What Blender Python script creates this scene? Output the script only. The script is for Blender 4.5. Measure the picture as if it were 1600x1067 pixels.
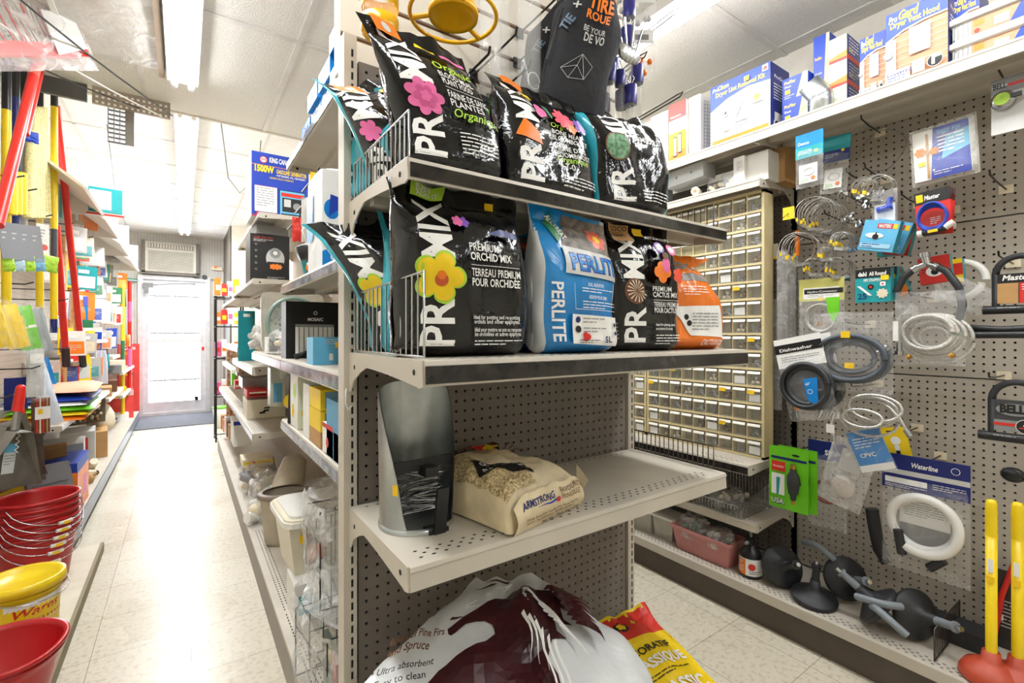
import bpy, bmesh, math, random
from mathutils import Vector, Matrix, noise
from math import sin, cos, tan, pi, radians, sqrt, atan2
random.seed(7)
sc = bpy.context.scene
for o in list(bpy.data.objects): bpy.data.objects.remove(o)
C = sc.collection

# ---------------------------------------------------------------- camera, world, light
FPX, CU, CV, TH, HC = 737.0, 800.0, 521.5, radians(34.9), 1.2
cam = bpy.data.cameras.new('camera'); cam_o = bpy.data.objects.new('camera', cam); C.objects.link(cam_o)
cam.sensor_width = 36; cam.lens = FPX/1600*36; cam.shift_y = -12/1600; cam.clip_start = .02
cam_o.location = (0, 0, HC); cam_o.rotation_euler = (radians(90), 0, -TH)
sc.camera = cam_o
sc.view_settings.view_transform = 'Standard'; sc.view_settings.look = 'None'
sc.view_settings.gamma = 1; sc.view_settings.exposure = 0.12
try: sc.view_settings.use_curve_mapping = False
except Exception: pass
w = bpy.data.worlds.new('daylight'); sc.world = w; w.use_nodes = True
bg = w.node_tree.nodes['Background']; bg.inputs[0].default_value = (.86, .93, 1, 1); bg.inputs[1].default_value = 5.0
sc.cycles.max_bounces = 7; sc.cycles.transparent_max_bounces = 24; sc.cycles.diffuse_bounces = 4
sc.cycles.glossy_bounces = 3; sc.cycles.transmission_bounces = 4
sc.cycles.sample_clamp_indirect = 6
TUBES = []
def lamp_strip(x, y0, y1, z, power, wid=.12, col=(.93, .965, 1)):
    a = bpy.data.lights.new('tube_light', 'AREA'); a.shape = 'RECTANGLE'; a.size = wid; a.size_y = y1-y0
    a.energy = power; a.color = col
    o = bpy.data.objects.new('tube_light', a); C.objects.link(o); o.location = (x, (y0+y1)/2, z)
# near left aisle strip, right aisle strip, strip behind the camera, far aisle strips, daylight at the door
lamp_strip(0.0, 0.2, 2.9, 2.435, 17)
lamp_strip(1.62, -.9, 2.6, 2.435, 22)
lamp_strip(.8, -1.9, -.7, 2.435, 9)
lamp_strip(0.02, 3.6, 7.9, 2.53, 78)
lamp_strip(1.62, 3.2, 7.6, 2.53, 22)
a = bpy.data.lights.new('daylight_door', 'AREA'); a.shape = 'RECTANGLE'; a.size = .8; a.size_y = 1.9; a.energy = 40; a.color = (.86, .92, 1)
o = bpy.data.objects.new('daylight_door', a); C.objects.link(o); o.location = (-.09, 8.75, 1.15); o.rotation_euler = (radians(-90), 0, 0)

# ---------------------------------------------------------------- helpers
def ray(u, v):
    a, b = (u-CU)/FPX, (CV-v)/FPX
    return Vector((sin(TH)+a*cos(TH), cos(TH)-a*sin(TH), b))
def PX(u, v, X): d = ray(u, v); return Vector((0, 0, HC)) + d*(X/d.x)
def PY(u, v, Y): d = ray(u, v); return Vector((0, 0, HC)) + d*(Y/d.y)
def PZ(u, v, Z): d = ray(u, v); return Vector((0, 0, HC)) + d*((Z-HC)/d.z)

def lin(h):
    h = h.lstrip('#'); r = []
    for i in (0, 2, 4):
        c = int(h[i:i+2], 16)/255; r.append(c/12.92 if c <= .04045 else ((c+.055)/1.055)**2.4)
    return (*r, 1)
MATS = {}
def mat(name, hexc, rough=.5, metal=0, var=.06, vs=12, bump=0, bs=60, alpha=1, spec=.5, emis=0, coat=0, hex2=None, dist=.002):
    if name in MATS: return MATS[name]
    m = bpy.data.materials.new(name); m.use_nodes = True; MATS[name] = m
    nt = m.node_tree; N, L = nt.nodes, nt.links; p = N['Principled BSDF']
    c = lin(hexc)
    p.inputs['Roughness'].default_value = rough; p.inputs['Metallic'].default_value = metal
    p.inputs['Specular IOR Level'].default_value = spec; p.inputs['Alpha'].default_value = alpha
    p.inputs['Coat Weight'].default_value = coat
    tc = N.new('ShaderNodeTexCoord')
    n = N.new('ShaderNodeTexNoise'); n.inputs['Scale'].default_value = vs; n.inputs['Detail'].default_value = 3
    L.new(tc.outputs['Object'], n.inputs['Vector'])
    r = N.new('ShaderNodeValToRGB'); L.new(n.outputs['Fac'], r.inputs[0])
    c2 = lin(hex2) if hex2 else tuple(min(1, x*(1+var)) for x in c[:3])+(1,)
    r.color_ramp.elements[0].position = .35; r.color_ramp.elements[1].position = .65
    r.color_ramp.elements[0].color = tuple(x*(1-var) for x in c[:3])+(1,) if not hex2 else c
    r.color_ramp.elements[1].color = c2
    L.new(r.outputs[0], p.inputs['Base Color'])
    if bump:
        n2 = N.new('ShaderNodeTexNoise'); n2.inputs['Scale'].default_value = bs; n2.inputs['Detail'].default_value = 4
        n2.inputs['Distortion'].default_value = .6
        L.new(tc.outputs['Object'], n2.inputs['Vector'])
        b = N.new('ShaderNodeBump'); b.inputs['Strength'].default_value = bump; b.inputs['Distance'].default_value = dist*5
        L.new(n2.outputs['Fac'], b.inputs['Height']); L.new(b.outputs[0], p.inputs['Normal'])
    if emis:
        p.inputs['Emission Color'].default_value = c; p.inputs['Emission Strength'].default_value = emis
    m.diffuse_color = c
    return m
def film(name, hexc='#ffffff', alpha=.22, rough=.12, bump=.6, bs=35, vein=.3):
    """thin clear plastic film: mostly see-through, glossy and creased"""
    if name in MATS: return MATS[name]
    m = bpy.data.materials.new(name); m.use_nodes = True; MATS[name] = m
    nt = m.node_tree; N, L = nt.nodes, nt.links; p = N['Principled BSDF']
    p.inputs['Base Color'].default_value = lin(hexc); p.inputs['Roughness'].default_value = rough
    p.inputs['Specular IOR Level'].default_value = .8
    tc = N.new('ShaderNodeTexCoord'); n = N.new('ShaderNodeTexNoise')
    n.inputs['Scale'].default_value = bs; n.inputs['Detail'].default_value = 5; n.inputs['Distortion'].default_value = 1.5
    L.new(tc.outputs['Object'], n.inputs['Vector'])
    b = N.new('ShaderNodeBump'); b.inputs['Strength'].default_value = bump; b.inputs['Distance'].default_value = .01
    L.new(n.outputs['Fac'], b.inputs['Height']); L.new(b.outputs[0], p.inputs['Normal'])
    r = N.new('ShaderNodeMapRange'); r.inputs[1].default_value = .5; r.inputs[2].default_value = .72
    r.inputs[3].default_value = alpha; r.inputs[4].default_value = min(1, alpha+vein)
    L.new(n.outputs['Fac'], r.inputs[0]); L.new(r.outputs[0], p.inputs['Alpha'])
    return m

# flat text geometry, cached
_TX = {}
def text_geo(s, bold=0, shear=0):
    k = (s, bold, shear)
    if k in _TX: return _TX[k]
    cu = bpy.data.curves.new('t', 'FONT'); cu.body = s; cu.size = 1; cu.resolution_u = 2; cu.offset = bold; cu.shear = shear
    cu.align_x = 'LEFT'; o = bpy.data.objects.new('t', cu); C.objects.link(o)
    me = bpy.data.meshes.new_from_object(o)
    vs = [(v.co.x, v.co.y) for v in me.vertices]; fs = [tuple(p.vertices) for p in me.polygons]
    bpy.data.objects.remove(o); bpy.data.curves.remove(cu); bpy.data.meshes.remove(me)
    if vs:
        x0 = min(v[0] for v in vs); x1 = max(v[0] for v in vs)
        vs = [(v[0]-x0, v[1]) for v in vs]; wd = x1-x0
    else: wd = 0
    _TX[k] = (vs, fs, wd); return _TX[k]
def cut2d(vs, fs, step):
    """cut a flat mesh by a square lattice so it can follow a curved surface"""
    bm = bmesh.new(); bv = [bm.verts.new((x, y, 0)) for x, y in vs]
    for f in fs:
        try: bm.faces.new([bv[i] for i in f])
        except Exception: pass
    xs = [v[0] for v in vs]; ys = [v[1] for v in vs]
    for ax, lo, hi in ((0, min(xs), max(xs)), (1, min(ys), max(ys))):
        k = math.ceil(lo/step+1e-6)
        while k*step < hi-1e-6:
            co = [0, 0, 0]; co[ax] = k*step; no = [0, 0, 0]; no[ax] = 1
            bmesh.ops.bisect_plane(bm, geom=bm.verts[:]+bm.edges[:]+bm.faces[:], plane_co=co, plane_no=no, dist=1e-6)
            k += 1
    bm.verts.index_update()
    r = [(v.co.x, v.co.y) for v in bm.verts], [tuple(v.index for v in f.verts) for f in bm.faces]
    bm.free(); return r

class MB:
    def __init__(s): s.v = []; s.f = []; s.m = []; s.s = []; s.mats = []; s.M = None
    def mi(s, m):
        if m not in s.mats: s.mats.append(m)
        return s.mats.index(m)
    def add(s, vs, fs, m, smooth=False, M=None):
        b = len(s.v); T = M if M is not None else s.M
        for v in vs: s.v.append(T @ Vector(v) if T is not None else Vector(v))
        i = s.mi(m)
        for f in fs: s.f.append([b+k for k in f]); s.m.append(i); s.s.append(smooth)
        return s
    def box(s, x0, x1, y0, y1, z0, z1, m, M=None):
        return s.add([(x0,y0,z0),(x1,y0,z0),(x1,y1,z0),(x0,y1,z0),(x0,y0,z1),(x1,y0,z1),(x1,y1,z1),(x0,y1,z1)],
              [(0,3,2,1),(4,5,6,7),(0,1,5,4),(1,2,6,5),(2,3,7,6),(3,0,4,7)], m, False, M)
    def rbox(s, x0, x1, y0, y1, z0, z1, r, m, M=None, n=3):
        """box with rounded vertical corners"""
        pts = []
        for cx, cy, a0 in ((x1-r, y1-r, 0), (x0+r, y1-r, 90), (x0+r, y0+r, 180), (x1-r, y0+r, 270)):
            for k in range(n+1):
                a = radians(a0+90*k/n); pts.append((cx+r*cos(a), cy+r*sin(a)))
        return s.prism(pts, z0, z1, m, M)
    def prism(s, pts, z0, z1, m, M=None, smooth=False):
        n = len(pts)
        vs = [(x, y, z0) for x, y in pts]+[(x, y, z1) for x, y in pts]
        fs = [tuple(range(n))[::-1], tuple(range(n, 2*n))]+[(i, (i+1) % n, n+(i+1) % n, n+i) for i in range(n)]
        return s.add(vs, fs, m, smooth, M)
    def loft(s, rings, m, smooth=True, M=None, cap=True, closed=True):
        n = len(rings[0]); vs = [p for r in rings for p in r]; fs = []
        for k in range(len(rings)-1):
            for i in range(n if closed else n-1):
                j = (i+1) % n; fs.append((k*n+i, k*n+j, (k+1)*n+j, (k+1)*n+i))
        s.add(vs, fs, m, smooth, M)
        if cap and closed:
            s.add(list(rings[0]), [tuple(range(n))[::-1]], m, False, M); s.add(list(rings[-1]), [tuple(range(n))], m, False, M)
        return s
    def cyl(s, p0, p1, r, m, r1=None, n=12, M=None, cap=True, smooth=True):
        p0, p1 = Vector(p0), Vector(p1); d = (p1-p0).normalized()
        a = d.orthogonal().normalized(); b = d.cross(a); r1 = r if r1 is None else r1
        R = [[p+(a*cos(2*pi*i/n)+b*sin(2*pi*i/n))*q for i in range(n)] for p, q in ((p0, r), (p1, r1))]
        return s.loft(R, m, smooth, M, cap)
    def tube(s, pts, r, m, n=6, closed=False, M=None, cap=True):
        P = [Vector(p) for p in pts]; K = len(P); rings = []; a = None
        for i in range(K):
            if closed: t = P[(i+1) % K]-P[i-1]
            else: t = P[min(i+1, K-1)]-P[max(i-1, 0)]
            if t.length < 1e-9: t = Vector((0, 0, 1))
            t.normalize()
            a = t.orthogonal() if a is None else a-t*a.dot(t)
            if a.length < 1e-6: a = t.orthogonal()
            a.normalize(); b = t.cross(a); q = r[i] if isinstance(r, (list, tuple)) else r
            rings.append([P[i]+(a*cos(2*pi*k/n)+b*sin(2*pi*k/n))*q for k in range(n)])
        if closed: rings.append(rings[0])
        return s.loft(rings, m, True, M, cap and not closed)
    def lathe(s, prof, m, n=24, M=None, sx=1, sy=1):
        return s.loft([[(r*cos(2*pi*i/n)*sx, r*sin(2*pi*i/n)*sy, z) for i in range(n)] for r, z in prof], m, True, M, False)
    def grid(s, fn, nu, nv, m, smooth=True, M=None, wrap=False, mf=None):
        cu = nu if wrap else nu+1
        vs = [fn(i/nu, j/nv) for j in range(nv+1) for i in range(cu)]
        if mf is None:
            fs = [(j*cu+i, j*cu+(i+1) % cu, (j+1)*cu+(i+1) % cu, (j+1)*cu+i) for j in range(nv) for i in range(nu)]
            return s.add(vs, fs, m, smooth, M)
        b = len(s.v); T = M if M is not None else s.M
        for v in vs: s.v.append(T @ Vector(v) if T is not None else Vector(v))
        for j in range(nv):
            for i in range(nu):
                s.f.append([b+j*cu+i, b+j*cu+(i+1) % cu, b+(j+1)*cu+(i+1) % cu, b+(j+1)*cu+i]); s.m.append(s.mi(mf(i/nu, j/nv))); s.s.append(smooth)
        return s
    def sphere(s, c, r, m, n=12, M=None, sc_=(1, 1, 1)):
        k = n//2
        return s.grid(lambda u, v: (c[0]+r*sc_[0]*cos(2*pi*u)*sin(pi*max(.001, min(.999, v))), c[1]-r*sc_[1]*sin(2*pi*u)*sin(pi*max(.001, min(.999, v))), c[2]+r*sc_[2]*cos(pi*v)), n, k, m, True, M, True)
    # printing on a face: items in 0..1 coordinates of a w x h area
    def pr(s, mp, w, h, items, off=.0006, cut=0, start=0):
        """mp: Matrix (x right, y up, z out) or function(x, y, off) -> point, in metres from the lower left corner"""
        f = (lambda x, y, o: mp @ Vector((x, y, o))) if isinstance(mp, Matrix) else mp
        T = s.M
        def put(vs, fs, m, k):
            if cut: vs, fs = cut2d(vs, fs, cut)
            s.M = None
            q = [f(x, y, off*(1+(start+k)*.6)) for x, y in vs]
            if T is not None: q = [T @ Vector(p) for p in q]
            s.add(q, fs, m); s.M = T
        for k, it in enumerate(items):
            t = it[0]
            if t == 'r':
                _, x, y, ww, hh, m = it; x *= w; ww *= w; y *= h; hh *= h
                put([(x, y), (x+ww, y), (x+ww, y+hh), (x, y+hh)], [(0, 1, 2, 3)], m, k)
            elif t == 'p':
                _, pts, m = it; put([(x*w, y*h) for x, y in pts], [tuple(range(len(pts)))], m, k)
            elif t == 'c':
                _, x, y, r, m = it[:5]; ry = it[5] if len(it) > 5 else r; x *= w; y *= h
                put([(x+r*cos(2*pi*i/20)*w, y+ry*sin(2*pi*i/20)*w) for i in range(20)], [tuple(range(20))], m, k)
            elif t == 'f':   # flower: x y r petals mat
                _, x, y, r, n, m = it; x *= w; y *= h; r *= w
                put([(x+r*(.66+.34*abs(cos(n*pi*i/60))**.7)*cos(2*pi*i/60), y+r*(.66+.34*abs(cos(n*pi*i/60))**.7)*sin(2*pi*i/60)) for i in range(60)], [tuple(range(60))], m, k)
            elif t == 't':   # x y height(m) string mat {opts}
                _, x, y, sz, st, m = it[:6]; o = it[6] if len(it) > 6 else {}
                vs, fs, wd = text_geo(st, o.get('bold', .01), o.get('shear', 0))
                if not vs: continue
                g = sz/.7; ax = g*o.get('ax', 1)
                if 'fit' in o: ax = o['fit']*w/wd
                if 'len' in o: ax = o['len']/wd
                al = o.get('al', 'l'); x0 = -wd*ax*({'l': 0, 'c': .5, 'r': 1}[al]); r = radians(o.get('rot', 0)); c_, s_ = cos(r), sin(r)
                put([(x*w+(px*ax+x0)*c_-py*g*s_, y*h+(px*ax+x0)*s_+py*g*c_) for px, py in vs], fs, m, k)
            elif t == 'l':   # small print: x y width lines linegap(m) mat
                _, x, y, ww, n, gap, m = it[:7]; rot = it[7] if len(it) > 7 else 0
                vs, fs = [], []; R = random.Random(int(x*97+y*991+n)); c_, s_ = cos(radians(rot)), sin(radians(rot))
                for i in range(n):
                    xx = 0; end = ww*w*(1 if i < n-1 else .6)
                    while xx < end:
                        l = min(R.uniform(.8, 3.2)*gap, end-xx); b = len(vs); yy = -i*gap
                        for q in ((xx, yy), (xx+l, yy), (xx+l, yy+gap*.30), (xx, yy+gap*.30)):
                            vs.append((x*w+q[0]*c_-q[1]*s_, y*h+q[0]*s_+q[1]*c_))
                        fs.append((b, b+1, b+2, b+3)); xx += l+gap*.35
                if vs: put(vs, fs, m, k)
        return s
    def build(s, name, parent=None, loc=None, rz=0, rot=None):
        me = bpy.data.meshes.new(name); me.from_pydata([tuple(v) for v in s.v], [], s.f)
        for m in s.mats: me.materials.append(m)
        me.polygons.foreach_set('material_index', s.m); me.polygons.foreach_set('use_smooth', s.s); me.update()
        o = bpy.data.objects.new(name, me); C.objects.link(o)
        if parent is not None: o.parent = parent
        if loc is not None: o.location = loc
        if rz: o.rotation_euler = (0, 0, rz)
        if rot is not None: o.rotation_euler = rot
        return o
def tag(o, label=None, cat=None, group=None, kind=None):
    if label: o['label'] = label
    if cat: o['category'] = cat
    if group: o['group'] = group
    if kind: o['kind'] = kind
    return o
def thing(name, label, cat, loc=(0, 0, 0), rz=0, group=None, rot=None):
    o = bpy.data.objects.new(name, None); C.objects.link(o); o.location = loc; o.empty_display_size = .05
    o.rotation_euler = rot if rot is not None else (0, 0, rz)
    return tag(o, label, cat, group)
def dup(o, loc, label=None, rz=None, group=None, parent=None, rot=None, scale=None):
    c = o.copy(); C.objects.link(c); c.parent = parent
    for ch in list(o.children):
        d = ch.copy(); C.objects.link(d); d.parent = c
        for g in ch.children: e = g.copy(); C.objects.link(e); e.parent = d
    c.location = loc
    if rz is not None: c.rotation_euler = (0, 0, rz)
    if rot is not None: c.rotation_euler = rot
    if scale is not None: c.scale = scale
    if label: c['label'] = label
    if group: c['group'] = group
    return c
def struct(o): o['kind'] = 'structure'; return o
def T(x, y, z): return Matrix.Translation((x, y, z))
def R(ax, deg): return Matrix.Rotation(radians(deg), 4, ax)
def face(o, r, u):
    """matrix: origin o, local x along r, y along u, z = r x u (outward)"""
    r = Vector(r).normalized(); u = Vector(u).normalized(); n = r.cross(u)
    return Matrix(((r.x, u.x, n.x, o[0]), (r.y, u.y, n.y, o[1]), (r.z, u.z, n.z, o[2]), (0, 0, 0, 1)))
def arc(cx, cz, r, a0, a1, n=12): return [(cx+r*cos(radians(a0+(a1-a0)*i/n)), cz+r*sin(radians(a0+(a1-a0)*i/n))) for i in range(n+1)]

# ---------------------------------------------------------------- materials
STEEL = mat('beige_enamel', '#c6beb0', .42, 0, .05, 8)
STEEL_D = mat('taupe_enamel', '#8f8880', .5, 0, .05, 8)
PEG = mat('taupe_pegboard', '#756d65', .6, 0, .05, 6)
PEGR = mat('beige_pegboard', '#b0a799', .6, 0, .05, 6)
DARK = mat('dark_gap', '#191817', .9)
BLK = mat('black_plastic', '#1a1b1d', .35)
BLKR = mat('black_rubber', '#26272a', .6)
WHT = mat('white_paint', '#f1efe9', .5, var=.03)
PAPER = mat('white_paper', '#f4f3ef', .6, var=.03)
CHROME = mat('chrome_wire', '#b9babb', .25, 1, .05)
WIREB = mat('dark_wire', '#4a4744', .35, .8)
GALV = mat('galvanized_steel', '#aab0b2', .32, .95, .18, 10, hex2='#cfd3d3')
BLUE = mat('print_blue', '#123ba6', .45); LBLUE = mat('light_blue_print', '#63b4dc', .45); SKYB = mat('bright_blue_print', '#1681cf', .3)
YEL = mat('print_yellow', '#f4cf13', .45); RED = mat('print_red', '#cf2a1f', .45); ORG = mat('print_orange', '#ef7d1c', .4)
GRN = mat('print_green', '#6cc51f', .4); DGRN = mat('print_dark_green', '#2d7a4d', .4); PNK = mat('print_pink', '#e0679f', .45)
PUR = mat('print_purple', '#7a4fb0', .45); TEAL = mat('print_teal', '#1c9aa0', .4); GRYP = mat('print_grey', '#8a8a8a', .5)
NAVY = mat('print_navy', '#18256b', .4); CREAM = mat('print_cream', '#e9dcc0', .5); INK = mat('print_black', '#151515', .4)
SILV = mat('print_silver', '#c9c8c4', .35); BRWN = mat('print_brown', '#6b4228', .6); LGRN = mat('print_lime', '#a9d43a', .4)
MAGE = mat('print_magenta', '#b52c82', .4); TAN = mat('cardboard', '#b98f5c', .8, var=.08); BRICK = mat('print_brick', '#c48a68', .6)
FOIL = mat('black_foil', '#070709', .13, 0, .1, bump=.6, bs=18, spec=.55, dist=.002)
FOILT = mat('turquoise_foil', '#2fa9bd', .22, 0, .1, bump=.5, bs=16, spec=.7)
FOILB = mat('blue_foil', '#1384cc', .2, 0, .1, bump=.45, bs=16, spec=.7)
FOILO = mat('orange_foil', '#ee7a18', .22, 0, .1, bump=.5, bs=16, spec=.7)
FOILW = mat('white_foil', '#dfe1e2', .3, 0, .05, bump=.5, bs=12, spec=.6)
FOILM = mat('magenta_foil', '#a8327f', .2, 0, .1, bump=.5, bs=16, spec=.7)
FILM = film('clear_film', alpha=.09, bs=24, vein=.2); FILMH = film('heavy_film', alpha=.2, bs=15, vein=.4)
CLEAR = film('clear_plastic', '#f4f2e6', .16, .08, .15, 20, .06)
PWHT = mat('white_plastic', '#eceae2', .35, var=.03); CRMP = mat('cream_plastic', '#e4dcc4', .4, var=.03)
REDP = mat('red_plastic', '#b5171c', .32, var=.05); YELP = mat('yellow_plastic', '#f3d118', .32, var=.04)
REDM = mat('red_tube', '#d42a20', .3); WOOD = mat('handle_wood', '#d7a466', .5, var=.15, vs=30)
STKR = mat('price_sticker', '#f6c915', .5)
# ---------------------------------------------------------------- room shell
X0, X1, YB, YF, ZC, ZF, YS = -.95, 2.36, -2.3, 8.6, 2.53, 2.66, 3.48
def tile_floor():
    m = bpy.data.materials.new('vinyl_tile'); m.use_nodes = True; nt = m.node_tree; N, L = nt.nodes, nt.links; p = N['Principled BSDF']
    tc = N.new('ShaderNodeTexCoord'); mp = N.new('ShaderNodeMapping'); mp.inputs['Location'].default_value = (.28, -1.39+.305*6, 0)
    L.new(tc.outputs['Object'], mp.inputs[0])
    b = N.new('ShaderNodeTexBrick'); b.offset = 0; b.inputs['Scale'].default_value = 1; b.inputs['Brick Width'].default_value = .305
    b.inputs['Row Height'].default_value = .305; b.inputs['Mortar Size'].default_value = .0016; b.inputs['Mortar Smooth'].default_value = .3
    b.inputs['Color1'].default_value = lin('#ddd6c4'); b.inputs['Color2'].default_value = lin('#d6cebb'); b.inputs['Mortar'].default_value = lin('#9c9078')
    L.new(mp.outputs[0], b.inputs[0])
    n = N.new('ShaderNodeTexNoise'); n.inputs['Scale'].default_value = 55; n.inputs['Detail'].default_value = 6; L.new(tc.outputs['Object'], n.inputs[0])
    r = N.new('ShaderNodeValToRGB'); r.color_ramp.elements[0].position = .32; r.color_ramp.elements[0].color = lin('#cbc2ad'); r.color_ramp.elements[1].position = .5; r.color_ramp.elements[1].color = (1, 1, 1, 1)
    L.new(n.outputs[0], r.inputs[0])
    x = N.new('ShaderNodeMix'); x.data_type = 'RGBA'; x.blend_type = 'MULTIPLY'; x.inputs[0].default_value = .55
    L.new(b.outputs[0], x.inputs[6]); L.new(r.outputs[0], x.inputs[7])
    n3 = N.new('ShaderNodeTexNoise'); n3.inputs['Scale'].default_value = 2.2; n3.inputs['Detail'].default_value = 5; L.new(tc.outputs['Object'], n3.inputs[0])
    r3 = N.new('ShaderNodeValToRGB'); r3.color_ramp.elements[0].position = .3; r3.color_ramp.elements[0].color = lin('#dcd4c4'); r3.color_ramp.elements[1].position = .6; r3.color_ramp.elements[1].color = (1, 1, 1, 1)
    L.new(n3.outputs[0], r3.inputs[0])
    y = N.new('ShaderNodeMix'); y.data_type = 'RGBA'; y.blend_type = 'MULTIPLY'; y.inputs[0].default_value = .22
    L.new(x.outputs[2], y.inputs[6]); L.new(r3.outputs[0], y.inputs[7]); L.new(y.outputs[2], p.inputs['Base Color'])
    q = N.new('ShaderNodeMapRange'); q.inputs[3].default_value = .16; q.inputs[4].default_value = .42; L.new(n3.outputs[0], q.inputs[0]); L.new(q.outputs[0], p.inputs['Roughness'])
    bp = N.new('ShaderNodeBump'); bp.inputs['Strength'].default_value = .12; bp.inputs['Distance'].default_value = .004; L.new(n3.outputs[0], bp.inputs['Height']); L.new(bp.outputs[0], p.inputs['Normal'])
    return m
def ceil_mat():
    m = mat('ceiling_tile', '#e9e7e1', .85, var=.05, vs=140, bump=.5, bs=160, dist=.003); return m
CEIL = ceil_mat(); WALLB = mat('panel_wall', '#cfccc5', .7, var=.04)
WALLP = mat('cream_wall', '#e4dfd2', .7, var=.04)
def slab(name, x0, x1, y0, y1, z0, z1, m): b = MB(); b.box(x0, x1, y0, y1, z0, z1, m); return struct(b.build(name))
slab('floor', X0-.1, X1+.1, YB-.1, YF+.1, -.1, 0, tile_floor())
slab('ceiling', X0, X1, YB, YS, ZC, ZC+.12, CEIL)
slab('ceiling', X0, X1, YS, YF, ZF, ZF+.12, mat('far_ceiling', '#f2f1ee', .7, var=.03))
slab('trim_1', X0, X1, YS-.02, YS+.005, ZC-.006, ZF, mat('grey_bulkhead', '#c9c3b5', .7))
slab('wall_left', X0-.1, X0, YB-.1, YF+.1, 0, ZF+.1, WALLP)
slab('wall_right', X1, X1+.1, YB-.1, YF+.1, 0, ZF+.1, WALLP)
slab('wall_front', X0, X1, YB-.1, YB, 0, ZF+.1, WALLP)
DX0, DX1, DZ = -.47, .28, 1.99
b = MB()
b.box(X0, DX0-.06, YF, YF+.1, 0, ZF+.1, WALLB); b.box(DX1+.06, X1, YF, YF+.1, 0, ZF+.1, WALLB); b.box(DX0-.06, DX1+.06, YF, YF+.1, DZ+.06, ZF+.1, WALLB)
for i in range(40):       # fine vertical fluting of the wall panels
    x = X0+.02+i*.036
    if x < .55: b.box(x, x+.005, YF-.004, YF, (DZ+.1 if DX0-.08 < x < DX1+.08 else .0), ZF, mat('panel_groove', '#b4b0a8', .7))
struct(b.build('wall_back'))
# corner post and cream wall return right of the door (behind the racks)
slab('trim_2', .52, .54, 7.4, YF, 0, ZF, mat('dark_corner', '#5d574f', .6))
slab('wall_return', .54, X1, 7.4, 7.5, 0, ZF, WALLP)
# T-bar grid of the near ceiling
b = MB(); TB = mat('t_bar', '#d8d6d1', .5)
for k in range(-3, 4):
    x = .436+.612*k
    if X0 < x < X1: b.box(x-.012, x+.012, YB, YS-.02, ZC-.004, ZC+.001, TB)
for k in range(-4, 3):
    y = 1.1+1.22*k
    if YB < y < YS: b.box(X0, X1, y-.012, y+.012, ZC-.005, ZC+.001, TB)
struct(b.build('trim_3'))
b = MB()
for x in (-.62, .52): b.box(x-.01, x+.01, YS, YF, ZF-.004, ZF+.001, TB)
for k in range(8): b.box(X0, X1, YS+.3+k*.62, YS+.32+k*.62, ZF-.004, ZF+.001, TB)
struct(b.build('trim_4'))
# door with glass and bars
FR = mat('aluminium_frame', '#dfe1e3', .4, .3); GL = film('door_glass', '#ffffff', .05, .05, .0, 5, 0)
b = MB()
b.box(DX0-.06, DX0, YF-.03, YF+.1, 0, DZ+.06, FR); b.box(DX1, DX1+.06, YF-.03, YF+.1, 0, DZ+.06, FR); b.box(DX0, DX1, YF-.03, YF+.1, DZ, DZ+.06, FR)
b.box(DX0, DX1, YF-.02, YF+.12, 0, .05, FR)
struct(b.build('trim_5'))
b = MB()
b.box(DX0, DX0+.06, YF+.02, YF+.06, .05, DZ, FR); b.box(DX1-.06, DX1, YF+.02, YF+.06, .05, DZ, FR); b.box(DX0+.06, DX1-.06, YF+.02, YF+.06, .05, .2, FR)
b.box(DX0+.06, DX1-.06, YF+.02, YF+.06, DZ-.07, DZ, FR); b.box(DX0+.06, DX1-.06, YF+.02, YF+.055, 1.08, 1.11, PWHT)
door = struct(b.build('door_1'))
g = MB(); g.box(DX0+.06, DX1-.06, YF+.038, YF+.042, .2, DZ-.07, GL); g.build('glass_pane', door)
g = MB()
for i in range(5):
    x = DX0+.13+i*.122; g.cyl((x, YF+.09, .2), (x, YF+.09, DZ-.08), .006, mat('bar_iron', '#77787c', .5, .6), n=6)
for z in (.5, 1.2, 1.75): g.box(DX0+.06, DX1-.06, YF+.085, YF+.095, z, z+.02, MATS['bar_iron'])
g.build('security_bars', door)
g = MB(); g.box(DX1-.045, DX1-.015, YF-.0, YF+.02, .95, 1.0, RED); g.build('red_sign', door)
g = MB(); g.box(-.47, -.35, YF-.09, YF+.01, 1.86, 1.93, GRYP); g.box(-.45, -.40, YF-.1, YF-.09, 1.78, 1.86, GRYP); g.tube([(-.37, YF-.05, 1.9), (-.1, YF-.12, 1.93), (.15, YF-.02, 1.95)], .01, GRYP); g.build('door_closer', door)
g = MB(); g.lathe([(.001, .05), (.022, .05), (.02, 0), (.001, 0)], DARK, 10, T(.17, YF+.0, .2)); g.build('door_stop', door)
b = MB(); b.box(-.5, .5, 7.45, 8.56, .0, .012, mat('grey_mat', '#6d7077', .95, bump=.6, bs=200)); tag(b.build('door_mat'), 'grey entrance mat on the floor inside the white door', 'mat')
# fluorescent strips
TUBE = mat('lit_tube', '#ffffff', .4, emis=22)
HOUS = mat('fixture_housing', '#f3f2ee', .4, var=.02)
def strip(x, y0, y1, zc, label, offs=(-.035, .035), grp='fluorescent strip lights'):
    t = thing('strip_light', label, 'light', (x, 0, zc), group=grp)
    b = MB(); b.box(-.065, .065, y0, y1, -.045, 0, HOUS); b.build('housing', t)
    for dx in offs:
        b = MB(); b.cyl((dx, y0+.02, -.062), (dx, y1-.02, -.062), .013, TUBE, n=10); b.cyl((dx, y0, -.062), (dx, y0+.03, -.062), .015, HOUS, n=10); b.cyl((dx, y1-.03, -.062), (dx, y1, -.062), .015, HOUS, n=10); b.build('tube', t)
strip(0.0, .2, 1.56, ZC, 'lit fluorescent strip in the nearest row over the left aisle, end by camera')
strip(0.0, 1.6, 2.96, ZC, 'lit fluorescent strip over the left aisle, far end at the ceiling step')
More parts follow.
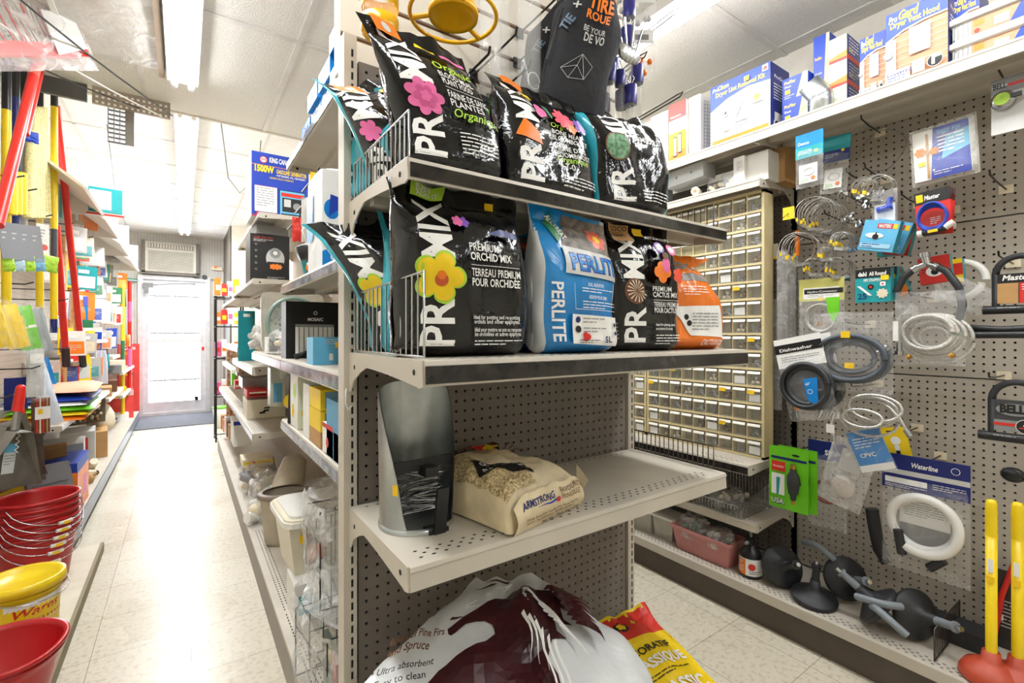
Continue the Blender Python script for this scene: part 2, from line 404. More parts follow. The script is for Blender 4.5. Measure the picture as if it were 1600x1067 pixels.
strip(1.62, -.9, .8, ZC, 'lit fluorescent strip over the right aisle near the camera')
strip(1.62, .85, 2.55, ZC, 'lit fluorescent strip over the right aisle beside the slatwall')
for k, (a_, s_) in enumerate(((3.6, 'first lit strip beyond the ceiling step'), (5.05, 'second lit strip beyond the ceiling step'), (6.5, 'last lit strip before the white door'))):
    strip(.02, a_, a_+1.4, ZF-.03, 'double fluorescent tube fixture, '+s_)
for k in range(3): strip(1.62, 3.4+k*1.45, 4.8+k*1.45, ZF-.03, 'fluorescent strip over the far right aisle')
# brown louvre panel, plastic light cover and perforated board of the near left ceiling
b = MB()
b.grid(lambda u, v: (-.42+u*.33, 1.2+v*1.75, ZC-.012-.006*noise.noise(Vector((u*3, v*8, 1)))), 12, 30, mat('cloudy_diffuser', '#d5d3cd', .3, bump=.6, bs=14))
tag(b.build('ceiling_light_cover'), 'crinkled grey plastic light cover set in the left ceiling', 'light cover')
b = MB(); b.box(-.1, -.075, 1.2, 2.98, ZC-.03, ZC, mat('brown_trim', '#8b7a66', .6)); b.box(-.44, -.42, 1.2, 2.98, ZC-.02, ZC, WHT)
tag(b.build('cover_frame'), 'thin brown and white frame strips around the grey light cover', 'trim')
# ---------------------------------------------------------------- pegboard and shelving builders
def peg(b, mp, w, h, m, pitch=.0254, r=.0038, th=.005):
    """pegboard with real round holes; mp: Matrix (x right, y up, z out)"""
    nx, ny = int(w/pitch), int(h/pitch); ox, oy = (w-nx*pitch)/2, (h-ny*pitch)/2
    O = [(cos(pi*(k/4)+pi/8), sin(pi*(k/4)+pi/8)) for k in range(8)]
    Q = [(.5, .207), (.207, .5), (-.207, .5), (-.5, .207), (-.5, -.207), (-.207, -.5), (.207, -.5), (.5, -.207)]
    vs, fs = [], []
    for i in range(nx):
        for j in range(ny):
            cx, cy = ox+(i+.5)*pitch, oy+(j+.5)*pitch; k0 = len(vs)
            vs += [(cx-.5*pitch, cy-.5*pitch, 0), (cx+.5*pitch, cy-.5*pitch, 0), (cx+.5*pitch, cy+.5*pitch, 0), (cx-.5*pitch, cy+.5*pitch, 0)]
            for z in (0, -th):
                vs += [(cx+r*x, cy+r*y, z) for x, y in O]
            o = k0+4; q = o+8
            fs += [(k0+2, o+1, o+0), (k0+3, o+3, o+2), (k0+0, o+5, o+4), (k0+1, o+7, o+6),
                   (k0+2, k0+3, o+2, o+1), (k0+3, k0, o+4, o+3), (k0, k0+1, o+6, o+5), (k0+1, k0+2, o+0, o+7)]
            fs += [(o+t, o+(t+1) % 8, q+(t+1) % 8, q+t) for t in range(8)]
    b.add(vs, fs, m, False, mp)
    e = [(0, 0, w, oy), (0, h-oy, w, h), (0, oy, ox, h-oy), (w-ox, oy, w, h-oy)]
    for x0, y0, x1, y1 in e: b.add([(x0, y0, 0), (x1, y0, 0), (x1, y1, 0), (x0, y1, 0)], [(0, 1, 2, 3)], m, False, mp)
    b.add([(0, 0, -th-.004), (w, 0, -th-.004), (w, h, -th-.004), (0, h, -th-.004)], [(3, 2, 1, 0)], m, False, mp)
    b.add([(0, 0, -.0055), (w, 0, -.0055), (w, h, -.0055), (0, h, -.0055)], [(0, 1, 2, 3)], DARK, False, mp)
def shelf_mb(w, d, lip=.036, m=STEEL, rail=None, holes=True, under=None):
    """origin at rear left of the top surface, x along the width, -y to the front"""
    b = MB(); u = under or m
    b.box(0, w, -d, 0, -.012, 0, m)
    # hemmed front lip: stepped profile, slightly raked
    prof = [(-d, 0), (-d-.004, -.001), (-d-.006, -.008), (-d-.004, -.012), (-d-.006, -lip), (-d, -lip), (-d+.004, -.012)]
    n = len(prof); vs = [(0, y, z) for y, z in prof]+[(w, y, z) for y, z in prof]
    b.add(vs, [tuple(range(n))[::-1], tuple(range(n, 2*n))]+[(i, (i+1) % n, n+(i+1) % n, n+i) for i in range(n)], m)
    for y in (-d*.35, -d*.7): b.box(.01, w-.01, y-.012, y+.012, -.03, -.012, u)     # underside ribs
    if holes:
        nh = int((w-.06)/.024); vs, fs = [], []
        for row in (0, 1, 2):
            for i in range(nh):
                x = .03+i*.024+(.012 if row == 1 else 0); y = -d+.02+row*.013; k = len(vs)
                vs += [(x-.005, y, .0004), (x, y-.003, .0004), (x+.005, y, .0004), (x, y+.003, .0004)]; fs.append((k, k+1, k+2, k+3))
        b.add(vs, fs, DARK)
        vs, fs = [], []
        for i in range(nh*1):
            x = .03+i*.024; k = len(vs); y = -.02
            vs += [(x-.005, y, .0004), (x, y-.003, .0004), (x+.005, y, .0004), (x, y+.003, .0004)]; fs.append((k, k+1, k+2, k+3))
        b.add(vs, fs, DARK)
    if rail: b.box(.0, w, -d-.0085, -d-.006, -lip+.004, -.009, rail)
    return b
def bracket_mb(d, m=STEEL, lip=.036, root=.085, th=.003, s=1):
    """side bracket, deep at the post and scooped to the lip; in the yz plane"""
    top = [(0, 0), (-d, 0), (-d-.004, -lip)]; cur = [(-d+.012, -lip-.004)]
    for k in range(9):
        t = k/8; cur.append((-d+.02+(d-.055)*t, -lip-.002+.016*sin(t*pi*.55) if t < .8 else -lip+.012-(t-.8)/.2*.03))
    cur += [(-.028, -root*.75), (-.012, -root), (0, -root)]
    pts = top+cur; b = MB(); n = len(pts)
    vs = [(0, y, z) for y, z in pts]+[(th, y, z) for y, z in pts]
    b.add(vs, [tuple(range(n)), tuple(range(n, 2*n))[::-1]]+[(i, n+i, n+(i+1) % n, (i+1) % n) for i in range(n)], m)
    for y, z in ((-.04, -.03), (-d+.03, -.02)): b.cyl((-.0006, y, z), (th+.0006, y, z), .005, DARK, n=8)
    return b
def add_shelf(parent, org, rz, w, d, lip=.036, rail=None, m=STEEL, brackets=(1, 1), under=None, tilt=0):
    Mx = T(*org) @ R('Z', math.degrees(rz))@R('X', tilt)
    s = shelf_mb(w, d, lip, m, rail, under=under).build('shelf', parent); s.matrix_local = Mx
    for k, on in enumerate(brackets):
        if on:
            q = bracket_mb(d, m, lip).build('bracket', parent); q.matrix_local = Mx @ T(-.003 if k == 0 else w, 0, 0)
    return s
def post_mb(h, m=STEEL, w=.028, d=.045, slots=True):
    b = MB(); b.box(-w/2, w/2, 0, d, 0, h, m)
    if slots:
        z = .16
        while z < h-.03:
            for x in (.004,): b.box(x-.0022, x+.0022, -.0006, .001, z, z+.016, DARK)
            z += .0254
    return b
def divider_mb(L, h, n, m=CHROME, r=.0016, step=0):
    """wire shelf divider along -y from the origin"""
    b = MB()
    b.tube([(0, 0, .004), (0, 0, h), (0, -L, h+step), (0, -L, .004)], r*1.3, m)
    b.tube([(0, 0, .004), (0, -L, .004)], r*1.3, m)
    for i in range(1, n): b.cyl((0, -L*i/n, .004), (0, -L*i/n, h+step*i/n), r, m, n=5)
    return b
GX0, GX1, GY = .302, 1.216, 1.066
# ---------------------------------------------------------------- end cap unit
ec = thing('end_cap_shelving', 'taupe pegboard end cap with beige shelves, holding the bags of potting mix', 'shelving', (GX0, GY, 0))
W = GX1-GX0
for x in (0, W): post_mb(1.86).build('post', ec, (x, -.012, 0))
b = MB(); peg(b, face((.02, -.004, .17), (1, 0, 0), (0, 0, 1)), W-.04, 1.64, PEG); b.build('pegboard_panel', ec)
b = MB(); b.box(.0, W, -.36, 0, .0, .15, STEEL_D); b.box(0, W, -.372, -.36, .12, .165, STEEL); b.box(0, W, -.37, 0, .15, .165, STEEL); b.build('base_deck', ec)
RAILB = mat('black_price_rail', '#131418', .12, 0, .3, 25, hex2='#34302b')
add_shelf(ec, (0, -.012, .82), 0, W, .328, .04)
add_shelf(ec, (0, -.012, 1.159), 0, W, .385, .04, RAILB)
add_shelf(ec, (0, -.012, 1.488), 0, W, .326, .036, RAILB)
def divider(name_lbl, loc, L, h, n, m=CHROME, step=0, rz=0, grp=None):
    o = divider_mb(L, h, n, m, step=step).build('wire_divider'); o.location = loc; o.rotation_euler = (0, 0, rz)
    return tag(o, name_lbl, 'shelf divider', grp)
divider('chrome wire divider at the left end of the eye-level shelf beside the orchid mix', (GX0+.004, GY-.03, 1.16), .36, .125, 15, step=.012)
divider('chrome wire divider at the left end of the top shelf of the end cap', (GX0+.004, GY-.03, 1.489), .30, .08, 15)
divider('short dark wire divider at the right end of the top end cap shelf', (GX1-.004, GY-.03, 1.489), .28, .072, 14, WIREB)
divider('short dark wire divider at the right end of the shelf with the birdseed', (GX1-.004, GY-.03, .821), .28, .065, 17, WIREB)
# slatwall above
SLAT = mat('slatwall_board', '#e2dacb', .45, var=.03); GRV = mat('slat_groove', '#7c5236', .7)
b = MB(); z = 1.80; sw = thing('slatwall_display', 'beige slatwall with brown grooves above the end cap', 'wall panel', (GX0-.005, 1.115, 0))
while z < ZC-.01:
    z1 = min(z+.098, ZC); b.box(0, W+.03, 0, .018, z, z1-.012, SLAT); b.box(0, W+.03, .008, .018, z1-.012, z1, GRV); z += .098
b.box(0, W+.03, .018, .024, 1.8, ZC, SLAT); b.box(-.006, 0, -.001, .03, 1.8, ZC, WHT)
b.build('board', sw)
# ---------------------------------------------------------------- left gondola run (sections along Y, shelves to -X)
gon = []
SP = GX0+.42
ylist = [1.115, 1.97, 2.88, 4.10, 5.70]
levels = [
  [(.877, .41, .04, 0), (1.107, .41, .045, 0), (1.385, .41, .035, 0), (1.857, .39, .035, 0)],
  [(.86, .33, .035, -7), (1.107, .41, .045, 0)],
  [(.66, .41, .04, 0), (1.02, .41, .045, 0), (1.50, .41, .03, 0), (1.862, .38, .03, 0)],
  [(.66, .41, .04, 0), (.92, .38, .04, 0), (1.10, .38, .04, 0), (1.5, .38, .03, 0)],
  ]
RAILC = mat('clear_price_rail', '#8d93a3', .12, .2, .5, 30, hex2='#3a3d45')
RAILW = mat('white_price_rail', '#e4e8f0', .3)
BACKP = mat('gondola_back', '#b5aa98', .6)
which = ['first bay from the end cap', 'second bay from the end cap', 'third bay from the end cap', 'last bay before the door']
for i in range(4):
    y0, y1 = ylist[i], min(ylist[i+1], 5.7); L = y1-y0
    t = thing('gondola_bay', 'beige two-sided aisle shelving, '+which[i], 'shelving', (SP, y0, 0), group='shelving bays along the left aisle')
    top = (1.795, 1.795, 1.95, 1.6)[i]
    b = MB(); b.box(0, .03, 0, L, 0, top, BACKP); b.build('back_panel', t)
    b = MB()
    for s_ in (-1, 1):
        xf = -.43 if s_ < 0 else .03+.43; xa = 0 if s_ < 0 else .03
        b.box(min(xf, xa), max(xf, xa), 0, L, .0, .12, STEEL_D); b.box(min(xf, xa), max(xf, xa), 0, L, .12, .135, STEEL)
    vs, fs = [], []
    for row in range(3):
        for k in range(int(L/.022)):
            y = .02+k*.022; x = -.40+row*.014; q = len(vs); vs += [(x-.002, y, .1356), (x+.002, y, .1356), (x+.002, y+.011, .1356), (x-.002, y+.011, .1356)]; fs.append((q, q+1, q+2, q+3))
    if i < 2: b.add(vs, fs, DARK)
    b.build('base_deck', t)
    p = post_mb(top, slots=False).build('post', t); p.location = (.015, 0, 0)
    for z, d, lip, tilt in levels[i]:
        add_shelf(t, (0, L-.004, z), -pi/2, L-.008, d, lip, RAILC if i < 2 else RAILW, brackets=(1, 1), tilt=tilt)
        if z < 1.6: add_shelf(t, (.03, .004, z), pi/2, L-.008, .38, lip, brackets=(1, 1))
    gon.append(t)
# ---------------------------------------------------------------- right wall shelving
WX = 2.30
def rpeg(y0, y1, z0, z1, m=PEGR): # faces -X ; local x runs toward -Y so that the normal is -X
    b = MB(); peg(b, face((WX, y1, z0), (0, -1, 0), (0, 0, 1)), y1-y0, z1-z0, m, r=.0042); return b
rbays = [(-.19, 1.035), (1.035, 2.255), (2.255, 3.475), (3.475, 4.695)]
for i, (y0, y1) in enumerate(rbays):
    t = thing('wall_shelving_bay', ['beige pegboard wall bay with hanging hoses and clamps', 'wall bay holding the small-parts drawer cabinet', 'wall bay beyond the drawer cabinets', 'farthest wall bay of the right aisle'][i], 'shelving', (0, 0, 0))
    if i == 0:
        rpeg(y0, y1, .16, 1.04).build('pegboard_panel', t); rpeg(y0, y1, 1.045, 1.60).build('pegboard_panel', t); rpeg(y0, y1, 1.605, 2.05).build('pegboard_panel', t)
    elif i == 1: rpeg(y0, y1, .16, 2.0, PEG).build('pegboard_panel', t)
    else:
        b = MB(); b.box(WX, WX+.02, y0, y1, .16, 2.0, PEG); b.build('back_panel', t)
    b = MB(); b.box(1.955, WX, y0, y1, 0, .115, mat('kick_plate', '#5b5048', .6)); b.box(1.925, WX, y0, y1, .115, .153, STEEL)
    vs, fs = [], []
    for row in range(3):
        for k in range(int((y1-y0)/.022)):
            y = y0+.012+k*.022+(.01 if row % 2 else 0); x = 1.95+row*.014; q = len(vs); vs += [(x-.0022, y, .1536), (x+.0022, y, .1536), (x+.0022, y+.008, .1536), (x-.0022, y+.008, .1536)]; fs.append((q, q+1, q+2, q+3))
    b.add(vs, fs, DARK); b.build('base_deck', t)
    p = post_mb(2.04, slots=False).build('post', t); p.location = (WX+.0, y1, 0); p.rotation_euler = (0, 0, -pi/2)
    L = y1-y0
    add_shelf(t, (WX, y1-.003, 2.045), -pi/2, L-.006, .345, .045)
    if i: 
        add_shelf(t, (WX, y1-.003, .655), -pi/2, L-.006, .385, .04, RAILB); add_shelf(t, (WX, y1-.003, 1.86), -pi/2, L-.006, .30, .035)
        if i == 1: add_shelf(t, (WX, y1-.003, .40), -pi/2, L-.006, .33, .035)
# ---------------------------------------------------------------- filled bags
W_ = PAPER
def bag(name, label, w, h, d, loc, rz=0, lean=0, front=None, side=None, items=(), seal=.035, flop=(.8, 0), taper=.12, skew=0, amp=.006, seed=1, n=3.2,
        group=None, cat='bag', poff=.0009, roll=0, belly=.5, res=(44, 40), sideprint=(), neck=None, cornr=0, twist=0, cut=.009, back=None):
    """a filled pillow bag standing on its base; origin at the middle of the base, front to -y"""
    front = front or FOIL; side = side or front; back = back or front
    def prof(b):
        lo = min(1, (b/.07))**.45 if b < .07 else 1
        t = 1-seal/h
        if b >= t: return .001/d
        hi = 1 if b < belly else max(0, 1-((b-belly)/(t-belly))**1.8)**.75
        return max(.002/d, .5*lo*hi)
    def wid(b):
        q = (b-.5)/.5
        if neck and b > neck[0]: t_ = (b-neck[0])/(1-neck[0]); return w*(1-(1-neck[1])*t_**1.4)
        return w*(1-taper*max(0, q)*.4-(.08 if b < .04 else 0)*(1-b/.04)+taper*max(0, (b-.85)/.15)*.8)
    f0, fa = flop; fa = radians(fa)
    def at(x, b, ythick, o=0):
        z = b*h
        N1 = noise.noise(Vector((x*11+seed*7.3, z*7, seed)))+.5*noise.noise(Vector((x*26, z*15+seed*3, seed+9)))
        N2 = noise.noise(Vector((x*30+seed, z*5, seed+4)))*max(0, (b-.55)*2.2)
        dy = amp*N1*1.2+amp*1.3*N2; dx = amp*.8*noise.noise(Vector((z*14, seed*5.1, ythick*20)))
        mm = min(1, prof(b)*5); yy = ythick+(dy if ythick <= 0 else dy*(1-2*mm))*(.35+.65*min(1, b/.08)); xx = x+dx+skew*b*b+twist*(b**2)*yy
        if b > f0 and fa:
            L = (1-f0)*h; r = L/fa; ph = fa*(b-f0)/(1-f0)
            zz = f0*h+r*sin(ph); yc = r*(1-cos(ph))
            yy2 = yc+yy*cos(ph); zz -= yy*sin(ph)*1; yy = yy2; z = zz
        if cornr: z += cornr*(x/w)*b
        return xx, yy-o, z
    def surf(u, v):
        a = 2*pi*u; c_, s_ = cos(a), sin(a); m_ = (abs(c_)**n+abs(s_)**n)**(-1/n)
        return at(m_*c_*wid(v)/2, v, m_*s_*d*prof(v))
    def fr(x, y, o):
        b = min(.999, max(.001, y/h)); a = 2*x/w-1
        if neck: a *= w/wid(b)
        a = min(.985, max(-.985, a))
        return at(a*wid(b)/2, b, -d*prof(b)*(1-abs(a)**n)**(1/n), o)
    def sd(x, y, o):   # left side band: x across the thickness, y up
        b = min(.999, y/h); q = 2*x/d-1
        p = at(-wid(b)/2*(1-min(.98, abs(q))**n)**(1/n), b, -q*d*prof(b)); return (p[0]-o-.001, p[1], p[2])
    b = MB()
    def mf(u, v):
        s_ = sin(2*pi*(u+.5/res[0])); c_ = cos(2*pi*(u+.5/res[0]))
        if abs(c_) > .80: return side
        return front if s_ < 0 else back
    b.grid(surf, res[0]*2, res[1], front, True, None, True, mf)
    k = res[0]*2; b.add([surf(i/k, 0) for i in range(k)], [tuple(range(k))[::-1]], side)
    if items: b.pr(fr, w, h, items, off=poff, cut=cut)
    if sideprint: b.pr(sd, d, h, sideprint, off=.0009, cut=cut)
    o = b.build(name, None, loc, rot=(radians(-lean), radians(roll), radians(rz)))
    return tag(o, label, cat, group)
def promix(flower, texts, extra=(), x0=.36, col=PAPER, s=.056):
    it = [('t', x0, .065, s, 'PR', col, {'rot': 90, 'bold': .022, 'len': .082}), ('t', x0, .545, s, 'MIX', col, {'rot': 90, 'bold': .022, 'len': .108})]
    return it+list(flower)+list(texts)+list(extra)
ZM, ZU, ZL = 1.1595, 1.4885, .8205
WM = PAPER
def lines(x, y, wd, n, g=.008, m=None, rot=0): return ('l', x, y, wd, n, g, m or WM, rot)
def cap(x, y, s, t, **k): o = dict(bold=.006); o.update(k); return ('t', x, y, s, t, WM, o)
GB = 'bags of growing mix on the end cap'
# eye-level shelf
orch = promix([('f', .26, .44, .185, 5, LGRN), ('f', .26, .44, .165, 5, YEL), ('c', .27, .425, .045, mat('orchid_red', '#c2552c', .4)), ('c', .27, .45, .03, ORG)],
  [cap(.48, .60, .0138, 'PREMIUM', bold=.01, fit=.24), cap(.48, .545, .0138, 'ORCHID MIX', bold=.02, fit=.34), ('r', .48, .515, .40, .003, WM), cap(.48, .455, .0138, 'TERREAU PREMIUM', bold=.01, fit=.40), cap(.48, .40, .0138, 'POUR ORCHIDÉE', bold=.02, fit=.39),
   cap(.5, .215, .0075, 'Ideal for potting and re-potting', fit=.36), cap(.5, .19, .0075, 'orchids and other epiphytes.', fit=.36), cap(.5, .145, .0075, 'Idéal pour mettre en pot ou rempoter', fit=.38), cap(.5, .12, .0075, 'les orchidées et autres épiphytes.', fit=.38), lines(.5, .09, .4, 2, .006)],
  [('r', .70, .865, .07, .055, STKR), ('f', .47, .76, .04, 5, PUR), ('f', .42, .76, .04, 5, PNK), ('p', [(.12, .90), (.36, .895), (.40, .985), (.15, .99)], LGRN), cap(.17, .945, .011, 'JUST', bold=.03), cap(.17, .91, .009, 'ADD IT', bold=.02), ('p', [(.62, .7), (.9, .69), (.9, .73), (.75, .74)], NAVY)])
bag('potting_mix_bag', 'big shiny black bag of premium orchid mix with a yellow orchid as its letter O', .255, .315, .125, (.425, .785, ZM), -7, -1, items=orch, side=FOIL, flop=(.78, 30), seed=3, taper=.1, amp=.009, seal=.04, back=FOILT)
bag('potting_mix_bag', 'black and turquoise bag leaning out over the left wire divider of the eye-level shelf', .24, .285, .09, (.425, .925, ZM), -40, 0, front=FOIL, side=FOILT, skew=-.165, seed=5, amp=.009, flop=(.7, 25),
    items=promix([('f', .25, .44, .17, 5, LGRN), ('f', .25, .44, .15, 5, YEL)], [('r', .5, .25, .3, .05, WM), ('r', .5, .12, .3, .06, LBLUE)], x0=.38))
bag('potting_mix_bag', 'black bag with turquoise back standing behind the orchid mix bag', .26, .295, .08, (.46, .93, ZM), 5, 3, front=FOIL, side=FOILT, seed=8, amp=.008, flop=(.75, 20))
def perlite(full):
    it = [('p', [(.0, .80), (.30, .86), (.42, .99), (0, .995)], FOILB), ('p', [(.28, .72), (.99, .70), (.99, .97), (.42, .975)], mat('perlite_photo', '#4a4440', .5, 0, .3, 60, hex2='#8d8378')), ('f', .80, .83, .13, 6, mat('coral_flower', '#e0674d', .4)), ('f', .80, .83, .05, 6, YEL),
      ('p', [(.12, .87), (.24, .74), (.34, .82), (.24, .965)], DGRN), ('t', .17, .925, .014, 'ALLTREAT', W_, {'rot': -58, 'bold': .02, 'fit': .28}),
      ('p', [(.24, .535), (.99, .52), (.99, .70), (.26, .725)], SILV), ('t', .315, .565, .034, 'PERLITE', BLUE, {'bold': .045, 'fit': .66}), ('t', .32, .568, .032, 'PERLITE', SKYB, {'bold': .015, 'fit': .65}),
      ('t', .10, .47, .024, 'PERLITE', W_, {'rot': -90, 'bold': .02, 'ax': 1}), cap(.5, .46, .007, 'SOIL ADDITIVE', fit=.22), lines(.42, .44, .45, 2, .006), cap(.5, .375, .007, 'ADDITIF POUR SEMIS', fit=.26), lines(.42, .35, .5, 3, .006), ('r', .33, .47, .003, -.17, W_), ('r', .33, .298, .6, .003, W_),
      ('p', [(.29, .07), (.97, .045), (.97, .255), (.29, .265)], W_), ('c', .36, .228, .032, NAVY), ('l', .42, .235, .28, 2, .007, GRYP), ('c', .36, .165, .036, INK), ('l', .42, .17, .3, 2, .007, GRYP), ('f', .45, .115, .05, 3, RED), ('l', .36, .09, .26, 2, .005, INK), ('t', .70, .075, .013, '5L', NAVY, {'bold': .02}), ('c', .85, .20, .022, INK), ('c', .85, .14, .022, NAVY), ('l', .89, .21, .08, 5, .008, GRYP)]
    return it
bag('perlite_bag', 'bright blue bag of perlite in front, its clear top corner standing up', .200, .30, .11, (.685, .762, ZM), -4, 0, front=FOILB, side=FOILW, items=perlite(1), seed=11, cornr=-.02, skew=-.01, amp=.007, seal=.03, taper=.05)
bag('perlite_bag', 'blue bag of perlite half hidden behind the other perlite bag', .19, .285, .10, (.610, .89, ZM), -6, 2, front=FOILB, side=FOILB, items=perlite(1), seed=12, amp=.01, flop=(.7, 35), taper=.1)
cact = promix([('c', .27, .45, .14, BRWN)]+[('p', [(.27+.02*cos(a), .45+.013*sin(a)), (.27+.125*cos(a-.06), .45+.085*sin(a-.06)), (.27+.125*cos(a+.06), .45+.085*sin(a+.06))], CREAM) for a in [k*pi/8 for k in range(16)]],
  [cap(.48, .455, .0115, 'PREMIUM', fit=.26), cap(.48, .41, .0115, 'CACTUS MIX', bold=.015, fit=.36), ('r', .48, .385, .38, .003, WM), cap(.48, .335, .0115, 'TERREAU PREMIUM', fit=.38), cap(.48, .29, .0115, 'POUR CACTUS', bold=.015, fit=.34),
   cap(.5, .19, .006, 'Ideal for planting cacti,', fit=.3), cap(.5, .16, .006, 'succulents & bonsai.', fit=.26), lines(.5, .115, .36, 4, .0065), cap(.5, .87, .009, 'MYCOACTIVE', bold=.015, fit=.38)],
  [('c', .62, .80, .065, PUR), ('f', .62, .80, .05, 5, SILV), ('c', .80, .79, .065, PNK), ('f', .80, .79, .04, 6, W_), ('f', .60, .60, .12, 4, ORG), ('c', .66, .66, .05, PNK, .09), ('f', .83, .58, .09, 5, mat('coral', '#e4553a', .4)), ('c', .66, .73, .04, BRWN), ('p', [(.05, .84), (.28, .83), (.30, .965), (.02, .97)], TAN), ('t', .06, .92, .011, 'COCO', INK, {'bold': .02}), ('t', .06, .875, .011, 'FIBER', INK, {'bold': .02}), ('r', .34, .885, .13, .06, STKR)], x0=.40)
bag('potting_mix_bag', 'tall shiny black bag of premium cactus mix with a round cactus as its letter O', .215, .305, .105, (.905, .765, ZM), -8, 1, items=cact, seed=21, taper=.05, amp=.008, seal=.03)
bag('cactus_soil_bag', 'orange clear-topped bag of cactus soil at the right end of the eye-level shelf', .21, .26, .115, (1.095, .765, ZM), -16, 6, front=FOILO, side=FOILO, seed=31, amp=.01, taper=1.2, skew=-.03, flop=(.6, 25),
    items=[('p', [(.02, .66), (.98, .66), (.8, .90), (.2, .90)], mat('grey_top', '#8d8782', .3)), ('r', .04, .73, .9, .05, FOILO), ('p', [(.12, .40), (.86, .42), (.93, .10), (.40, .12)], W_), ('c', .34, .30, .035, INK), ('c', .38, .24, .035, INK), ('l', .42, .33, .4, 6, .008, GRYP), ('t', .55, .03, .012, 'CACTUS SOIL', W_, {'bold': .02, 'fit': .36}), ('t', .12, .1, .02, 'CACTUS', SILV, {'rot': 100, 'bold': .02}), ('l', .35, .6, .4, 4, .007, W_)])
# top shelf of the end cap
def blood(fl, n1, n2, n3, n4, m_=PNK):
    return promix([('f', .25, .45, .165, 7, m_), ('f', .25, .45, .10, 6, mat('rose_shade', '#c74d86', .5)), ('f', .25, .45, .05, 5, m_)], [('t', .46, .69, .019, 'Organic', LGRN, {'shear': .3, 'bold': .01}), cap(.46, .62, .0125, n1, fit=.36), cap(.46, .565, .0125, n2, fit=.32), ('r', .46, .54, .4, .003, WM), cap(.46, .475, .0125, n3, fit=.42), cap(.46, .42, .0125, n4, fit=.34), ('t', .47, .35, .017, 'Organique', LGRN, {'shear': .3}), lines(.5, .24, .38, 6, .0075)],
      [('p', [(.08, .90), (.30, .89), (.30, .985), (.08, .99)], ORG), ('c', .19, .94, .04, SILV), ('p', [(.40, .86), (.56, .82), (.57, .86), (.42, .905)], YEL), ('p', [(.60, .80), (.85, .79), (.85, .82), (.6, .83)], PNK)])
bag('fertilizer_bag', 'black bag of organic blood meal with pink flower, tilted left on the top shelf', .21, .285, .095, (.415, .80, ZU), 0, 8, items=blood(0, 'BLOOD MEAL', 'PLANT FOOD', 'FARINE DE SANG', 'PLANTES'), side=FOIL, seed=41, skew=-.055, amp=.008, roll=0, flop=(.8, 15))
bag('fertilizer_bag', 'black bag with an orange tag flopping over the top left wire divider', .2, .27, .08, (.40, .93, ZU), -35, 4, side=FOILT, seed=43, skew=-.125, amp=.01, flop=(.72, 35), items=promix([('f', .22, .45, .12, 6, PNK)], [('p', [(.15, .88), (.45, .87), (.45, .98), (.15, .99)], ORG), ('c', .3, .93, .04, SILV), ('r', .55, .8, .2, .05, YEL)], x0=.38))
bag('fertilizer_bag', 'black and turquoise bag standing upright against the left end of the top shelf', .18, .24, .07, (.35, 1.0, ZU), -75, 0, front=FOILT, side=FOIL, seed=44, skew=-.03, amp=.01)
bag('fertilizer_bag', 'black bag with a purple pansy, green band and red berries behind the blood meal', .2, .27, .08, (.545, .90, ZU), 8, 5, side=FOIL, seed=45, skew=-.03, amp=.01, flop=(.8, 20), items=[('p', [(.3, .9), (.96, .55), (.96, .72), (.5, .93)], GRN), ('f', .55, .62, .13, 5, PUR), ('c', .55, .61, .03, YEL), ('f', .3, .72, .09, 6, RED), ('f', .62, .4, .1, 6, MAGE), cap(.4, .2, .014, 'GREEN', bold=.03), lines(.4, .15, .4, 3)])
bone = promix([('p', [(.10, .40), (.36, .36), (.32, .46), (.17, .55)], ORG)], [('t', .48, .565, .015, 'Organic', LGRN, {'shear': .3, 'bold': .01}), cap(.48, .50, .0115, 'BONE MEAL', fit=.34), cap(.48, .445, .0115, 'BLOOMBOOST', fit=.40), cap(.48, .365, .0115, "FARINE D'OS", fit=.36), cap(.48, .31, .0115, 'BLOOMBOOST', fit=.40), ('t', .50, .265, .014, 'Organique', LGRN, {'shear': .3}), cap(.50, .205, .014, '4-7-0'), lines(.52, .14, .4, 4, .0075)],
   [('p', [(.12, .92), (.34, .91), (.34, .995), (.12, 1)], ORG), ('r', .22, .76, .11, .08, STKR), ('f', .36, .66, .075, 3, PNK), ('f', .64, .66, .12, 9, mat('rose_red', '#e2566a', .4)), ('f', .82, .63, .085, 5, PUR), ('f', .70, .575, .055, 5, ORG), ('p', [(.48, .62), (.40, .73), (.46, .72), (.5, .65)], DGRN)], x0=.33)
bag('fertilizer_bag', 'wide black bag of organic bone meal with pink, red and purple flowers', .25, .275, .09, (.655, .80, ZU), 0, 10, items=bone, seed=51, amp=.008, flop=(.8, 20), taper=.15)
bag('fertilizer_bag', 'clear-topped magenta bag between the bone meal and the vermiculite', .15, .235, .08, (.79, .85, ZU), 12, 6, front=FOILM, side=FOIL, seed=52, amp=.009, items=[('p', [(.1, .60), (.95, .55), (.8, .95), (.2, .96)], mat('leafy_photo', '#2e4a2c', .4, 0, .4, 70, hex2='#88b060')), ('f', .5, .66, .12, 6, PNK), ('r', .15, .45, .7, .07, W_), lines(.2, .35, .6, 5, .009)])
bag('fertilizer_bag', 'dark crumpled bag standing behind the clear-topped magenta bag', .2, .25, .08, (.74, .97, ZU), 0, 3, seed=53, amp=.01)
verm = promix([('c', .27, .52, .15, BRWN), ('c', .27, .52, .135, mat('vermiculite_photo', '#7fae86', .5, 0, .4, 120, hex2='#3f6b48'))], [cap(.46, .60, .015, 'VERMICULITE', bold=.012, fit=.46), lines(.52, .16, .42, 4, .008)], x0=.42)
bag('vermiculite_bag', 'black bag of vermiculite with turquoise side and silver letters, its top folded over', .23, .285, .12, (.90, .80, ZU), -10, 4, items=verm, side=FOILT, seed=61, amp=.012, flop=(.72, 48), taper=.1, skew=-.02)
